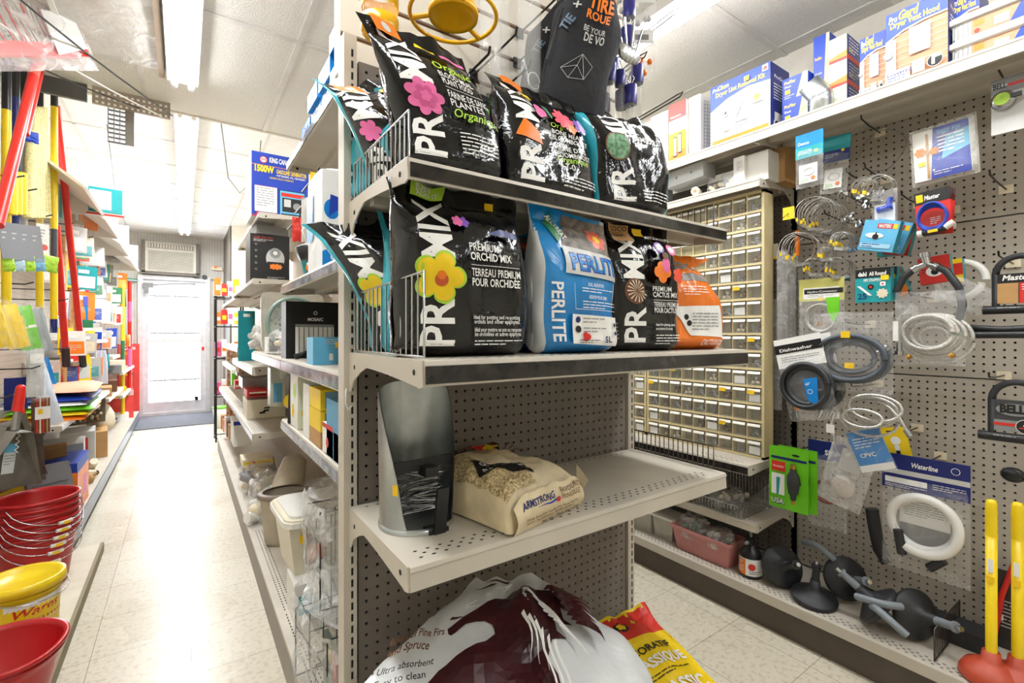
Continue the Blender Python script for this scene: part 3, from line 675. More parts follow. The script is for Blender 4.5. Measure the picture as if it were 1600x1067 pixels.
# bottom shelf: birdseed bag, feed scoop, hooks
seedm = mat('seed_photo', '#e2cfa2', .5, 0, .4, 190, hex2='#8d7448')
kraft = mat('cream_bag', '#e0cfab', .5, 0, .1, 20, bump=.5, bs=22)
b = MB(); t_ = 'birdseed_bag'
Wb, Lb, Hb = .235, .30, .095
def seedtop(u, v):
    x = u-.5; y = v; z = Hb*(1-abs(2*x)**6)**.3*(1-abs(2*y-1)**7)**.35
    return (x*Wb*(1-.05*sin(pi*v)), y*Lb, max(.004, z*(1+.12*noise.noise(Vector((u*4, v*4, 3))))+.012*noise.noise(Vector((u*7, v*9, 7)))))
b.grid(seedtop, 40, 44, kraft)
b.add([seedtop(i/40, 0) for i in range(41)]+[seedtop(1, j/44) for j in range(45)]+[seedtop(1-i/40, 1) for i in range(41)]+[seedtop(0, 1-j/44) for j in range(45)], [tuple(range(172))[::-1]], kraft)
def endf(x, y, o):  # pillow end towards the camera
    u = min(.97, max(.03, x/Wb)); k = y/Hb; q = seedtop(u, .045)
    return (q[0], -.002-o-.012*sin(pi*min(1, k)), k*q[2]*.98)
b.grid(lambda u, v: endf(u*Wb, v*Hb, 0), 20, 8, kraft)
b.pr(lambda x, y, o: (lambda q: (q[0], q[1], q[2]+o))(seedtop(min(.98, max(.02, x/Wb)), min(.97, max(.03, y/Lb)))), Wb, Lb, [('p', [(.03, .05), (.42, .05), (.36, .5), (.3, .93), (.03, .93)], seedm), ('p', [(.08, .35), (.46, .10), (.56, .30), (.26, .60)], INK), ('t', .17, .38, .011, 'SUNFLOWER', W_, {'rot': -28, 'bold': .02}), ('t', .20, .44, .011, 'CHIPS', W_, {'rot': -28, 'bold': .02}), ('l', .2, .33, .2, 2, .008, W_, -28), ('f', .62, .82, .10, 5, RED), ('f', .72, .72, .09, 5, YEL), ('c', .85, .83, .07, BRWN), ('c', .94, .84, .05, INK), ('l', .35, .95, .5, 2, .012, BRWN), ('t', .62, .42, .016, 'Net Wt. 6.8 kg (15 lb)', BRWN, {'rot': 15, 'bold': .01, 'fit': .34}), ('l', .62, .52, .3, 3, .01, BRWN, 15)], off=.0025, cut=.012)
b.pr(endf, Wb, Hb, [('t', .10, .66, .017, 'ARMSTRONG', NAVY, {'bold': .02, 'fit': .42}), ('p', [(.26, .60), (.6, .62), (.5, .56)], BLUE), ('f', .56, .56, .03, 5, RED), ('t', .60, .72, .014, 'FAVOURITE', BRWN, {'rot': 3, 'fit': .34}), ('t', .60, .56, .013, 'FRINGILLE', BRWN, {'fit': .28}), ('t', .12, .34, .008, 'Sitting American Goldfinches, House Finches', BRWN, {'fit': .72}), ('t', .12, .24, .008, 'Attire Chardonnerets, Roselins familiers', BRWN, {'fit': .66}), ('t', .34, .08, .011, 'Net Wt. / Poids Net: 6.8 kg', INK, {'bold': .02, 'fit': .54})], off=.0012, cut=.012)
b.add([(Wb/2-.01, .004, .01), (Wb/2+.022, -.006, .05), (Wb/2-.012, .004, .092)], [(0, 1, 2), (2, 1, 0)], kraft)
tag(b.build(t_, None, (.613, .748, ZL), rz=radians(13)), 'cream bag of birdseed lying flat on the empty lower shelf beside the metal scoop', 'bag')
# galvanised feed scoop standing on its end
sc_ = thing('feed_scoop', 'galvanized metal feed scoop standing upright at the left of the birdseed bag', 'scoop', (.388, .895, ZL), rz=radians(2))
b = MB(); Rr = .072; Hs = .268
def scoop(u, v, k=0):   # u angle: 0 at front; opening cut away at the front above
    a = radians(-90)+(u-.5)*2*pi; fr_ = abs(u-.5)*2   # 0 at front -> 1 at back
    top = .012+(.266-.012)*max(0, min(1, (fr_-.24)/.30))**.62 if fr_ > .24 else .012
    if fr_ > .7: top = .266+.012*sin((fr_-.7)/.3*pi/2)
    r = Rr+.004*(v)+k; return (r*cos(a), r*sin(a), v*top)
b.grid(lambda u, v: scoop(u, v), 64, 12, GALV); b.grid(lambda u, v: scoop(1-u, v, -.0012), 64, 12, GALV)
b.lathe([(0, .003), (Rr, .003)], GALV, 32); b.lathe([(Rr+.003, 0), (Rr+.003, .008), (Rr, .009)], GALV, 40)
b.build('scoop_body', sc_)
b = MB(); b.box(-.068, .068, -.022, -.016, .108, .13, BLKR); b.box(-.004, .024, -.05, -.016, .10, .118, BLK)
b.box(-.002, .022, -.086, -.079, .0, .1, BLK, R('X', 9)@T(0, .004, .004)); b.box(-.01, .03, -.08, -.05, 0, .008, BLK); b.build('handle', sc_)
b = MB(); b.box(.0, .012, 0, .0008, 0, .02, STKR); q = b.build('price_sticker', sc_, (-.066, -.036, .075), rz=radians(-62))
rn = random.Random(4)
ho = None
for i in range(46):
    pts = []; a0 = rn.uniform(0, 2*pi)
    if ho is None or i % 12 == 0:
        b = MB(); L = .085; pts = [(0, 0, 0), (.004, .001, .02), (.001, 0, .05), (0, 0, L)]+[(.012-.012*cos(radians(k)), 0, L+.012*sin(radians(k))) for k in (30, 70, 110, 150, 190, 220)]
        b.tube(pts, .0016, CHROME, 5); ho = b.build('peg_hook')
        o = ho
    else: o = ho.copy(); C.objects.link(o)
    r_ = rn.uniform(0, .03); an = rn.uniform(0, 2*pi); z = ZL+.018+.085*(i/46)
    rot_ = Matrix.Rotation(0, 3, 'X'); zz_ = z
    o.rotation_euler = (radians(90+rn.uniform(-10, 10)), radians(rn.uniform(-30, 30)), radians(rn.uniform(60, 130)))
    d_ = o.rotation_euler.to_matrix() @ Vector((0, 0, .046)); r_ *= .5
    o.location = (.388+r_*cos(an)-d_.x, .893+r_*sin(an)-d_.y, zz_-d_.z+.004)
    tag(o, 'bent wire peg hook in the tangled heap inside the metal feed scoop', 'hook', 'wire hooks heaped in the scoop')
# bags on the base deck
HORSE = mat('horse_maroon', '#3d1219', .35, 0, .2, 12)
horse = [(.235,.60),(.225,.64),(.25,.665),(.30,.695),(.34,.735),(.38,.785),(.42,.83),(.47,.865),(.52,.885),(.545,.935),(.575,.90),(.60,.93),(.62,.89),(.68,.875),(.74,.83),(.80,.76),(.86,.70),(.78,.73),(.83,.65),(.87,.60),(.78,.64),(.80,.56),(.84,.50),(.75,.545),(.755,.47),(.80,.40),(.73,.43),(.71,.32),(.74,.2),(.70,0.02),(.2,.02),(.14,.13),(.16,.25),(.22,.35),(.32,.43),(.41,.49),(.46,.545),(.455,.58),(.44,.625),(.40,.655),(.36,.655),(.31,.63),(.27,.595),(.25,.585)]
hmap = lambda x, y: (.585+(x-.60)*.70, .925-(.935-y)*.52 if y > .12 else .02)
hr = [('p', [hmap(x, y) for x, y in horse], HORSE)]
def strand(x0, y0, x1, y1, wd, m_, bow=.02):
    n_ = 6; A = []; B = []; x0, y0 = hmap(x0, y0); x1, y1 = hmap(x1, y1); wd *= .75
    for k in range(n_+1):
        t = k/n_; x = x0+(x1-x0)*t+bow*sin(pi*t); y = y0+(y1-y0)*t; q = wd*(1-t)*.5+.0008; A.append((x+q*.7, y+q)); B.append((x-q*.7, y-q))
    return ('p', A+B[::-1], m_)
for k in range(8): hr.append(strand(.60+.024*k, .875-.055*k, .70+.026*k, .72-.07*k, .012, W_, .010))
for k in range(9): hr.append(strand(.72+.016*k, .83-.045*k, .93+.004*k, .76-.062*k, .030, HORSE, .02))
for k in range(6): hr.append(strand(.58+.03*k, .60-.05*k, .62+.03*k, .28-.06*k, .012, W_, .015))
hr += [('c', *hmap(.415, .79), .008, W_), strand(.30, .675, .40, .77, .010, W_, 0), strand(.30, .655, .38, .69, .008, W_, 0), strand(.46, .845, .54, .88, .010, W_, 0), strand(.50, .82, .57, .88, .010, W_, 0), strand(.45, .86, .34, .80, .014, HORSE, -.01), strand(.52, .90, .40, .88, .014, HORSE, -.01), strand(.24, .60, .30, .57, .012, HORSE, 0)]
hr += [('t', .16, .70, .017, 'Blend of Pine Firs', BRWN, {'bold': .02, 'fit': .16, 'rot': -4}), ('t', .16, .655, .017, 'and Spruce', BRWN, {'bold': .02, 'fit': .12, 'rot': -4})]+[('t', .135, .59-.042*i, .014, s_, INK, {'fit': .02*len(s_)*.5}) for i, s_ in enumerate(('• Ultra absorbent', '• Easy to clean', '• Organic', '• Sans poussière'))]
bag('pellet_bag', 'big white sack with a maroon horse head leaning on the base of the end cap', .66, .60, .15, (.375, .50, .345), -18, 66, front=FOILW, side=FOILW, items=hr, seed=71, amp=.016, taper=.0, belly=.35, cut=.02, seal=.02, res=(48, 44), skew=.125, neck=(.50, .22), poff=.0026)
bag('pellet_bag', 'plain white sack lying on the floor under the front of the horse sack', .6, .60, .25, (.50, .07, .128), 0, 89, front=FOILW, side=FOILW, seed=72, amp=.012, taper=.1, belly=.4, res=(30, 28))
yl = [('r', .02, .02, .96, .96, YEL), ('p', [(.02, .80), (.98, .80), (.98, .98), (.02, .98)], RED), ('c', .5, .90, .09, INK), ('f', .5, .90, .06, 5, YEL), ('t', .12, .69, .022, 'DECORATIF', INK, {'fit': .7, 'bold': .02}), ('t', .10, .60, .03, 'CLASSIQUE', W_, {'fit': .76, 'bold': .03}), ('l', .2, .56, .6, 2, .009, INK), ('t', .12, .44, .034, 'CLASSIC', W_, {'fit': .72, 'bold': .03}), ('c', .5, .22, .42, RED, .27), ('c', .5, .22, .39, YEL, .245), ('c', .5, .22, .375, RED, .235), ('t', .28, .20, .06, 'OAK', YEL, {'bold': .04, 'fit': .45})]
bag('charcoal_bag', 'yellow and red bag lying beside the horse sack at the foot of the end cap', .25, .52, .10, (.985, .50, .205), -8, 74, front=mat('yellow_sack', '#e6c81f', .35, bump=.4, bs=14), side=RED, items=yl, seed=75, amp=.01, taper=.1, belly=.5, cut=.02)
bag('pellet_bag', 'dark bag lying on the floor under the yellow and red bag', .30, .52, .19, (1.0, .14, .10), 0, 89, front=BLKR, side=BLKR, seed=76, amp=.01, res=(24, 24))
# ---------------------------------------------------------------- things hanging on the slatwall
def hook(x, z, L=.2, m=BLK, r=.003, loop=False, nm='black slatwall hook', y0=1.11):
    b = MB(); b.box(-.012, .012, -.006, 0, -.014, .014, m)
    if loop: b.tube([(-.008, 0, .005), (-.008, -L, .03), (0, -L-.015, .035), (.008, -L, .03), (.008, 0, .005)], r, m, 6)
    else: b.tube([(0, 0, 0), (0, -L*.5, .003), (0, -L, .008), (0, -L-.006, .022)], r, m, 6)
    return b.build('slatwall_hook', None, (x, y0, z))
YF_ = mat('feeder_yellow', '#f7b90a', .25)
t = thing('bird_feeder', 'round bright yellow plastic feeder tray hanging above the end cap, open ring rim', 'feeder', (.475, .90, 1.875))
b = MB(); b.lathe([(.001, .022), (.03, .02), (.045, .006), (.052, .0), (.054, .012), (.046, .03), (.03, .05), (.001, .06)], YF_, 36); b.build('tray', t)
b = MB(); b.tube([(.092*cos(2*pi*k/40), .092*sin(2*pi*k/40), .005) for k in range(40)], .0045, YF_, 8, True)
for k in range(3):
    a = 2*pi*k/3+.4; b.tube([(.05*cos(a), .05*sin(a), .01), (.092*cos(a), .092*sin(a), .005)], .006, YF_, 6)
b.build('perch_ring', t)
t = thing('bird_feeder', 'yellow and clear tube feeder hanging left of the round yellow tray', 'feeder', (.325, .93, 1.80))
b = MB(); b.lathe([(.001, .004), (.034, 0), (.037, .004), (.037, .03), (.034, .032)], YF_, 28); b.build('base', t)
b = MB(); b.lathe([(.034, .03), (.034, .2)], CLEAR, 24); b.build('clear_tube', t)
b = MB(); b.lathe([(.036, .05), (.037, .06), (.037, .085), (.034, .09)], YF_, 24); b.lathe([(.037, .19), (.037, .24), (.001, .25)], YF_, 24); b.build('collar', t)
TUBEF = film('tube_plastic', '#ffffff', .10, .05, .1, 8, .04)
for i, (x, y, z, r_) in enumerate(((.60, .95, 1.775, .027), (.70, .93, 1.755, .030), (.655, .99, 1.80, .024))):
    t = thing('clear_tube_feeder', ('clear plastic tube beside the yellow tray', 'clear plastic tube with a white loop at its foot', 'slim clear tube behind the other two')[i]+' on the slatwall', 'tube', (x, y, z), group='clear tubes on the slatwall')
    b = MB(); b.lathe([(r_, 0), (r_, .6), (r_-.0015, .6), (r_-.0015, 0), (r_, 0)], TUBEF, 24); b.build('tube', t)
    b = MB(); b.lathe([(.001, .0), (r_+.001, 0), (r_+.001, .01)], CLEAR, 20)
    if i == 1: b.tube([(r_*.6*cos(k), -.02, .06+.02*sin(k)) for k in [q*.5 for q in range(13)]], .0015, PWHT, 5)
    b.build('end_cap', t)
for i, (x, z, L) in enumerate(((.545, 1.80, .24), (.645, 1.90, .2), (.56, 2.0, .22), (.70, 1.85, .18), (.79, 1.98, .16), (.80, 2.07, .2))):
    tag(hook(x, z, L), 'black hook on the slatwall, '+('lowest, left of the clear tubes', 'between the clear tubes', 'above the yellow tray', 'behind the tube with the loop', 'left of the black drawstring sack', 'top one by the drawstring sack')[i], 'hook', 'slatwall hooks')
CLO = mat('black_cloth', '#1b1b20', .8, bump=.4, bs=30)
def sack(loc, lab, rz=0, roll=0, s=1, txt=True):
    t = thing('drawstring_sack', lab, 'bag', loc, rot=(0, radians(roll), radians(rz)))
    b = MB()
    def f(u, v):
        w_ = (.082 if v < .68 else .082*(1-(v-.68)/.32*.86))*(1-.25*max(0, .12-v)/.12); d_ = .03*(1-abs(2*v-1)**3)+.006
        a = 2*pi*u; k = 1+.10*noise.noise(Vector((cos(a)*2, sin(a)*2, v*4)))+(.2*sin(a*9) if v > .72 else 0)*(v-.72)*3
        return (w_*cos(a)*k*s, d_*sin(a)*k*s+.012*sin(v*5), (v*.36+.01*noise.noise(Vector((cos(a)*2, 4, v))))*s)
    b.grid(f, 40, 30, CLO, True, None, True); b.add([f(i/40, 0) for i in range(40)], [tuple(range(40))[::-1]], CLO)
    def fm(x, y, o):
        v = y/.36; w_ = (.082 if v < .68 else .082*(1-(v-.68)/.32*.86))*.97; c_ = max(-.98, min(.98, x/w_)); a = -math.acos(c_); p = f((a/(2*pi)) % 1, v); return (p[0], p[1]-o-.001, p[2])
    if txt:
        b.pr(lambda x, y, o: fm(x-.06, y, o), .12, .36, [('t', .38, .80, .008, 'TOTAL TIRE', ORG, {'bold': .02}), ('t', .36, .70, .03, 'TIRE', ORG, {'bold': .03, 'fit': .5}), ('t', .10, .66, .024, '+', SILV), ('t', .36, .63, .018, 'ROUE', ORG, {'bold': .03, 'fit': .46}), ('t', .06, .52, .018, 'TIE', mat('slate_print', '#5c6f86', .5), {'rot': 62, 'bold': .03}), ('t', .36, .55, .012, 'BE YOUR', SILV, {'fit': .42}), ('t', .40, .49, .018, 'DE VO', SILV, {'bold': .02, 'fit': .4})], off=.002, cut=.01)
        e = [(.02, .31), (.2, .25), (.5, .27), (.62, .36), (.38, .42), (.32, .34)]
        for p_, q_ in ((0, 1), (1, 2), (2, 3), (3, 4), (4, 5), (5, 0), (5, 1), (5, 2), (4, 2), (0, 4)):
            (x1, y1), (x2, y2) = e[p_], e[q_]; b.tube([fm(x1*.12-.05, y1*.36, .001), fm(x2*.12-.05, y2*.36, .001)], .0006, SILV, 4)
    b.build('cloth_sack', t)
    b = MB(); b.tube([(-.01, 0, .34*s), (-.03, -.02, .38*s), (0, -.02, .43*s), (.03, -.02, .38*s), (.01, 0, .34*s)], .002, INK, 6); b.tube([(-.02*s, -.01, .33*s), (-.075, -.02, .24*s), (-.085, -.01, .12*s)], .0018, INK, 5); b.build('drawcord', t)
sack((.775, .87, 1.72), 'black drawstring sack with orange letters hanging in front at the slatwall', -24, 12, 1.04)
sack((.80, .99, 1.74), 'second black drawstring sack hanging behind the one with orange letters', -24, 8, 1.0)
# basters and measuring cups in clear packs on hooks at the right end of the slatwall
capm = mat('dark_blue_cap', '#2b2a7c', .35)
t0 = None; pos = [(.97, .88, 1.84), (.94, .90, 1.93), (.99, .86, 1.78), (1.02, .92, 1.80), (.95, .92, 1.77), (1.0, .88, 1.95), (.96, .94, 2.02), (1.03, .90, 2.05), (.93, .88, 1.83), (1.04, .88, 1.86), (.98, .97, 1.88), (1.02, .90, 1.80), (.96, .98, 1.80), (1.04, .97, 1.92), (1.0, .95, 2.0), (1.07, .93, 1.83), (.99, 1.0, 1.93), (1.08, .99, 2.02)]
for i, p in enumerate(pos):
    if t0 is None:
        t0 = thing('kitchen_baster', 'x', 'baster', p, group='blue-capped clear basters at the slatwall end')
        b = MB(); b.lathe([(.003, -.10), (.006, -.06), (.012, -.03), (.013, .05), (.011, .055)], CLEAR, 12); b.build('clear_barrel', t0)
        b = MB(); b.lathe([(.0135, .03), (.0145, .035), (.0145, .07), (.001, .072)], capm, 12); b.build('cap', t0)
        b = MB(); b.tube([(0, 0, .07), (-.008, 0, .085), (0, 0, .10), (.008, 0, .085), (0, 0, .07)], .0012, CHROME, 5); b.build('hanging_loop', t0); o = t0
    else: o = dup(t0, p, rz=i, scale=(1.2, 1.2, 1.25))
    o['label'] = 'blue-capped clear baster in the cluster hanging right of the black drawstring sacks'
t = thing('measuring_spoon_set', 'steel measuring spoons hanging among the blue-capped basters', 'spoons', (.975, .85, 1.96)); t.scale = (1.5, 1.5, 1.5)
for k in range(4):
    b = MB(); M_ = T(.012*k-.02, 0, 0)@R('Y', -20+14*k); b.tube([(0, 0, .05), (0, 0, .0)], .002, CHROME, 5, M=M_); b.sphere((0, 0, -.012), .016, CHROME, 12, M_, (.9, .4, 1)); b.build('spoon', t)
for i, (x, z, lab) in enumerate(((1.12, 1.965, 'white card pack with orange pieces hanging above the looped hook'), (1.0, 2.10, 'clear pack with a white header hanging at the top of the slatwall end'), (1.13, 2.09, 'second clear header pack near the lit ceiling strip'))):
    b = MB(); b.box(-.035, .035, 0, .002, .10, .14, W_); b.grid(lambda u, v: ((u-.5)*.075, -.008*sin(pi*u)*sin(pi*v), v*.12-.01), 8, 10, FILMH)
    for k in range(6 if i == 0 else 3): b.sphere((rn.uniform(-.025, .025), -.003, rn.uniform(.005, .05)), .009, ORG if i == 0 else SILV, 8)
    b.box(-.02, .02, -.001, 0, .11, .125, GRYP); tag(b.build('hanging_pack', None, (x, .93, z), rz=radians(-35)), lab, 'package')
for i, (x, z, L) in enumerate(((1.17, 1.855, .27), (1.19, 2.12, .24), (1.10, 1.98, .2))):
    tag(hook(x, z, L, WIREB, .0022, True), ('long looped wire hook sticking out at the right end of the slatwall', 'looped wire hook by the ceiling at the slatwall end', 'looped wire hook holding the measuring spoons')[i], 'hook')
# ---------------------------------------------------------------- right wall: placing helpers
def plc(u0, u1, v0, v1, X):
    uc = (u0+u1)/2; a, b_ = PX(uc, v0, X), PX(uc, v1, X); w_ = abs(PX(u0, v0, X).y-PX(u1, v0, X).y)
    return Vector((X, a.y, b_.z)), w_, a.z-b_.z
RW = -pi/2     # facing the aisle (-X)
def fF(w, h, d=0, y=0): return face((-w/2, y, 0), (1, 0, 0), (0, 0, 1))
def fR(w, h, d): return face((w/2, 0, 0), (0, 1, 0), (0, 0, 1))
def fL(w, h, d): return face((-w/2, d, 0), (0, -1, 0), (0, 0, 1))
def fT(w, h, d): return face((-w/2, 0, h), (1, 0, 0), (0, 1, 0))
def carton(name, label, loc, w, h, d, m, items=(), left=(), right=(), top=(), rz=RW, group=None, cat='box', rot=None):
    b = MB(); b.box(-w/2, w/2, 0, d, 0, h, m)
    if items: b.pr(fF(w, h), w, h, items)
    if right: b.pr(fR(w, h, d), d, h, right)
    if left: b.pr(fL(w, h, d), d, h, left)
    if top: b.pr(fT(w, h, d), w, d, top)
    o = b.build(name, None, loc, rz=rz, rot=rot); return tag(o, label, cat, group)
def carton_r(name, label, u0, u1, v0, v1, X, d, m, items=(), z=None, **k):
    L, w, h = plc(u0, u1, v0, v1, X)
    if z is not None: h = L.z+h-z; L.z = z
    return carton(name, label, L, w, h, d, m, items, **k)
ZT = 2.0455
pgtop = lambda t2, s2=.8: [('r', 0, 0, 1, 1, BRICK)]+[('r', 0, .06+.085*k, 1, .006, CREAM) for k in range(9)]+[('p', [(0, .62), (.3, .71), (.65, .75), (1, .75), (1, 1), (0, 1)], BLUE), ('p', [(0, .60), (.3, .69), (.65, .73), (1, .73), (1, .75), (.65, .75), (.3, .71), (0, .62)], W_),
   ('t', .05, .86, .022, 'Pro', W_, {'shear': .2, 'bold': .02, 'fit': .15}), ('t', .22, .86, .03, 'Gard', YEL, {'shear': .25, 'bold': .03, 'fit': .34}), ('t', .08, .775, .02, t2, YEL, {'bold': .025, 'fit': s2})]
hood = pgtop('Dryer Vent Hood')+[('r', 0, 0, .18, .62, SILV), ('r', .40, .33, .34, .36, W_), ('r', .43, .36, .28, .30, mat('hood_picture', '#dcd8d0', .5))]+[('r', .43, .38+.03*k, .28, .004, GRYP) for k in range(9)]+[('c', .05, .42, .09, GRYP), ('c', .05, .42, .06, SILV), ('r', 0, 0, .42, .18, W_), ('t', .04, .11, .012, 'Louvered', NAVY, {'bold': .02}), ('l', .04, .08, .3, 3, .009, BLUE), ('r', .46, .05, .2, .17, CREAM), ('c', .56, .13, .06, W_), ('c', .82, .13, .125, W_), ('c', .82, .13, .115, INK), ('r', .77, .08, .05, .12, W_), ('r', .77, .16, .14, .04, W_)]
sd_b = [('r', 0, 0, 1, 1, NAVY), ('t', .2, .8, .014, 'ProGard', W_, {'fit': .6}), ('l', .15, .7, .7, 6, .012, W_), ('r', .2, .1, .6, .2, SILV)]
Lh, wh, hh = plc(1383, 1479, 0, 115, 1.985)
carton('vent_hood_box', 'largest blue-topped dryer vent hood box with brick picture on the top wall shelf', (1.985, Lh.y, ZT), wh, .245, .13, NAVY, hood, right=sd_b, left=sd_b)
carton_r('vent_hood_box', 'smaller dryer vent hood box tucked left of the largest brick-picture box', 1344, 1384, 55, 136, 2.03, .13, NAVY, hood, z=ZT, left=sd_b)
carton_r('vent_hood_box', 'dark dryer vent hood box right of the largest brick-picture box', 1487, 1530, -12, 74, 2.06, .12, NAVY, hood, z=ZT, left=sd_b)
# stacked white vents with labels
for k in range(2):
    b = MB(); z = .075*k
    b.rbox(-.11, .11, 0, .2, 0, .075, .02, PWHT); b.rbox(-.12, .12, -.01, .21, .052, .068, .02, PWHT)
    b.pr(fF(.22, .05, 0, -.001), .22, .05, [('r', .22, .05, .78, .9, BRICK), ('p', [(.6, .05), (1, .05), (1, .95), (.7, .95)], BLUE), ('r', .25, .5, .1, .35, ORG), ('c', .28, .2, .03, RED), ('r', .45, .15, .14, .5, W_), ('r', .75, .5, .2, .3, YEL)])
    for q in range(4): b.box(-.105+q*.011, -.10+q*.011, -.002, 0, .005, .045, GRYP)
    tag(b.build('vent_cover', None, (2.0, PX(1562, 40, 2.0).y, ZT+z), rz=RW), ('lower','upper')[k]+' white plastic vent cover with brick label at the right of the top shelf', 'vent', 'stacked white vent covers')
# stack of duct boxes
ductf = [('r', 0, 0, 1, 1, mat('duct_photo', '#9fae87', .5, 0, .3, 60, hex2='#dcdccb')), ('r', .0, .55, 1, .18, SILV), ('p', [(0, 0), (1, 0), (1, .35), (0, .2)], ORG), ('r', 0, 0, 1, .10, RED)]
ducts = [('r', 0, 0, 1, 1, NAVY), ('r', 0, 0, 1, .2, RED), ('l', .12, .85, .7, 5, .012, W_), ('t', .1, .35, .012, 'Duct', YEL)]
for k, (v0, v1) in enumerate(((100, 140), (72, 100), (42, 72))):
    L, w, h = plc(1297, 1322, 50, 140, 2.04)
    carton('duct_box', ('bottom', 'middle', 'top')[k]+' box of the stack of duct boxes with red stripes on the top wall shelf', (2.04, L.y+.0, ZT+.094*k), w*1.1, .093, .13, NAVY, ductf, right=ducts, left=ducts, group='stacked duct boxes')
proflex = [('r', 0, 0, 1, 1, BLUE), ('p', [(.55, 0), (1, 0), (1, 1), (.8, 1)], mat('elbow_photo', '#d9cdb4', .5, 0, .3, 40, hex2='#a7b18b')), ('t', .08, .72, .013, 'ProFlex', YEL, {'bold': .02, 'fit': .45, 'shear': .2}), ('t', .1, .55, .009, 'Duct', W_), ('r', .12, .25, .2, .2, YEL), ('l', .1, .15, .4, 2, .008, W_)]
carton_r('duct_elbow_box', 'blue duct box standing upper left behind the metal elbow', 1271, 1296, 55, 100, 2.08, .09, BLUE, proflex, z=ZT)
carton_r('duct_elbow_box', 'blue duct box under the metal elbow, beside the lint kit', 1222, 1262, 118, 152, 2.05, .1, BLUE, proflex, left=sd_b)
carton_r('duct_elbow_box', 'lowest blue duct box between the lint kit and the metal elbow', 1222, 1262, 152, 182, 2.05, .1, BLUE, proflex, z=ZT, left=sd_b)
L, w, h = plc(1250, 1300, 88, 160, 2.0)
b = MB(); b.lathe([(.038, 0), (.040, .002), (.040, .045), (.042, .05), (.040, .055), (.040, .07)], GALV, 28); b.lathe([(.0, .012), (.038, .012)], DARK, 28)
Mx = T(0, 0, .07)@R('Y', -30)@R('X', 25); b.lathe([(.040, .0), (.042, .004), (.040, .008), (.040, .07), (.037, .07), (.037, .0)], GALV, 28, Mx); b.lathe([(.001, .03), (.037, .03)], mat('elbow_inside', '#5f6668', .4, .8), 28, Mx)
b.lathe([(.040, -.004), (.041, .0)], GALV, 28, Mx); b.sphere((0, 0, .068), .0405, GALV, 20)
tag(b.build('duct_elbow', None, (2.02, PX(1283, 150, 2.02).y, ZT), rz=RW), 'galvanized metal duct elbow with open round mouth on the top wall shelf', 'duct')
kit = [('r', 0, 0, 1, 1, W_), ('p', [(0, .60), (.3, .72), (.65, .78), (1, .74), (1, 1), (0, 1)], BLUE), ('p', [(0, .585), (.3, .705), (.65, .765), (1, .725), (1, .74), (.65, .78), (.3, .72), (0, .60)], SILV), ('t', .04, .90, .016, 'Pro', W_, {'shear': .2, 'bold': .02}), ('t', .13, .90, .02, 'Clean', YEL, {'shear': .25, 'bold': .02, 'fit': .2}), ('t', .1, .805, .019, 'Dryer Lint Removal Kit', YEL, {'bold': .025, 'fit': .82}), ('r', .88, .89, .09, .09, W_), ('c', .925, .93, .03, RED),
   ('r', .04, .06, .94, .06, ORG), ('c', .27, .5, .065, GRYP), ('c', .27, .5, .045, W_), ('c', .28, .5, .025, INK), ('r', .42, .30, .24, .34, mat('kit_grey', '#a9b0b9', .5)), ('r', .68, .48, .24, .17, CREAM), ('c', .8, .56, .05, ORG), ('r', .08, .3, .06, .12, SILV), ('r', .22, .22, .14, .2, mat('kit_grey', '#a9b0b9', .5)), ('l', .45, .26, .2, 3, .01, BLUE), ('r', .60, .86, .08, .07, YEL)]
kit += [('p', [(.45, .35), (.465, .35), (.6, .6), (.585, .6)], GRYP), ('p', [(.6, .35), (.615, .35), (.48, .6), (.465, .6)], GRYP)]
carton_r('lint_removal_kit_box', 'large blue and white dryer lint removal kit box on the top wall shelf', 1108, 1201, 118, 200, 2.0, .16, NAVY, kit, z=ZT, right=sd_b+[('c', .3, .12, .16, SILV), ('c', .3, .12, .1, INK), ('c', .75, .1, .16, SILV)])
carton_r('filter_box', 'tall narrow white box with a perforated side left of the lint kit', 1076, 1094, 150, 233, 2.02, .13, PWHT, [('r', .1, .05, .8, .9, W_)], z=ZT, right=[('r', .2+.11*i, .06+.055*j, .05, .025, GRYP) for i in range(6) for j in range(16)])
carton_r('battery_card', 'red and yellow hanging card standing between white boxes on the top wall shelf', 1045, 1072, 160, 240, 1.985, .012, W_, [('r', 0, 0, 1, .5, YEL), ('p', [(0, .0), (1, 0), (1, .2), (0, .1)], ORG), ('r', 0, .72, 1, .28, RED), ('t', .1, .76, .008, 'Sunbeam', W_, {'fit': .6, 'shear': .2, 'bold': .02}), ('t', .75, .76, .014, '2', INK), ('r', .28, .08, .2, .34, INK), ('r', .31, .10, .14, .3, SILV), ('r', .56, .12, .2, .34, INK), ('r', .59, .14, .14, .3, SILV), ('l', .1, .65, .8, 3, .008, GRYP)], z=ZT, cat='package')
carton_r('carton', 'white carton left of the red and yellow card on the top wall shelf', 1018, 1043, 178, 250, 2.02, .14, WHT, [('l', .4, .7, .2, 6, .012, GRYP)], z=ZT)
carton_r('carton', 'shorter white carton behind the white one at the far left of the top wall shelf', 992, 1017, 195, 255, 2.05, .14, PWHT, z=ZT)
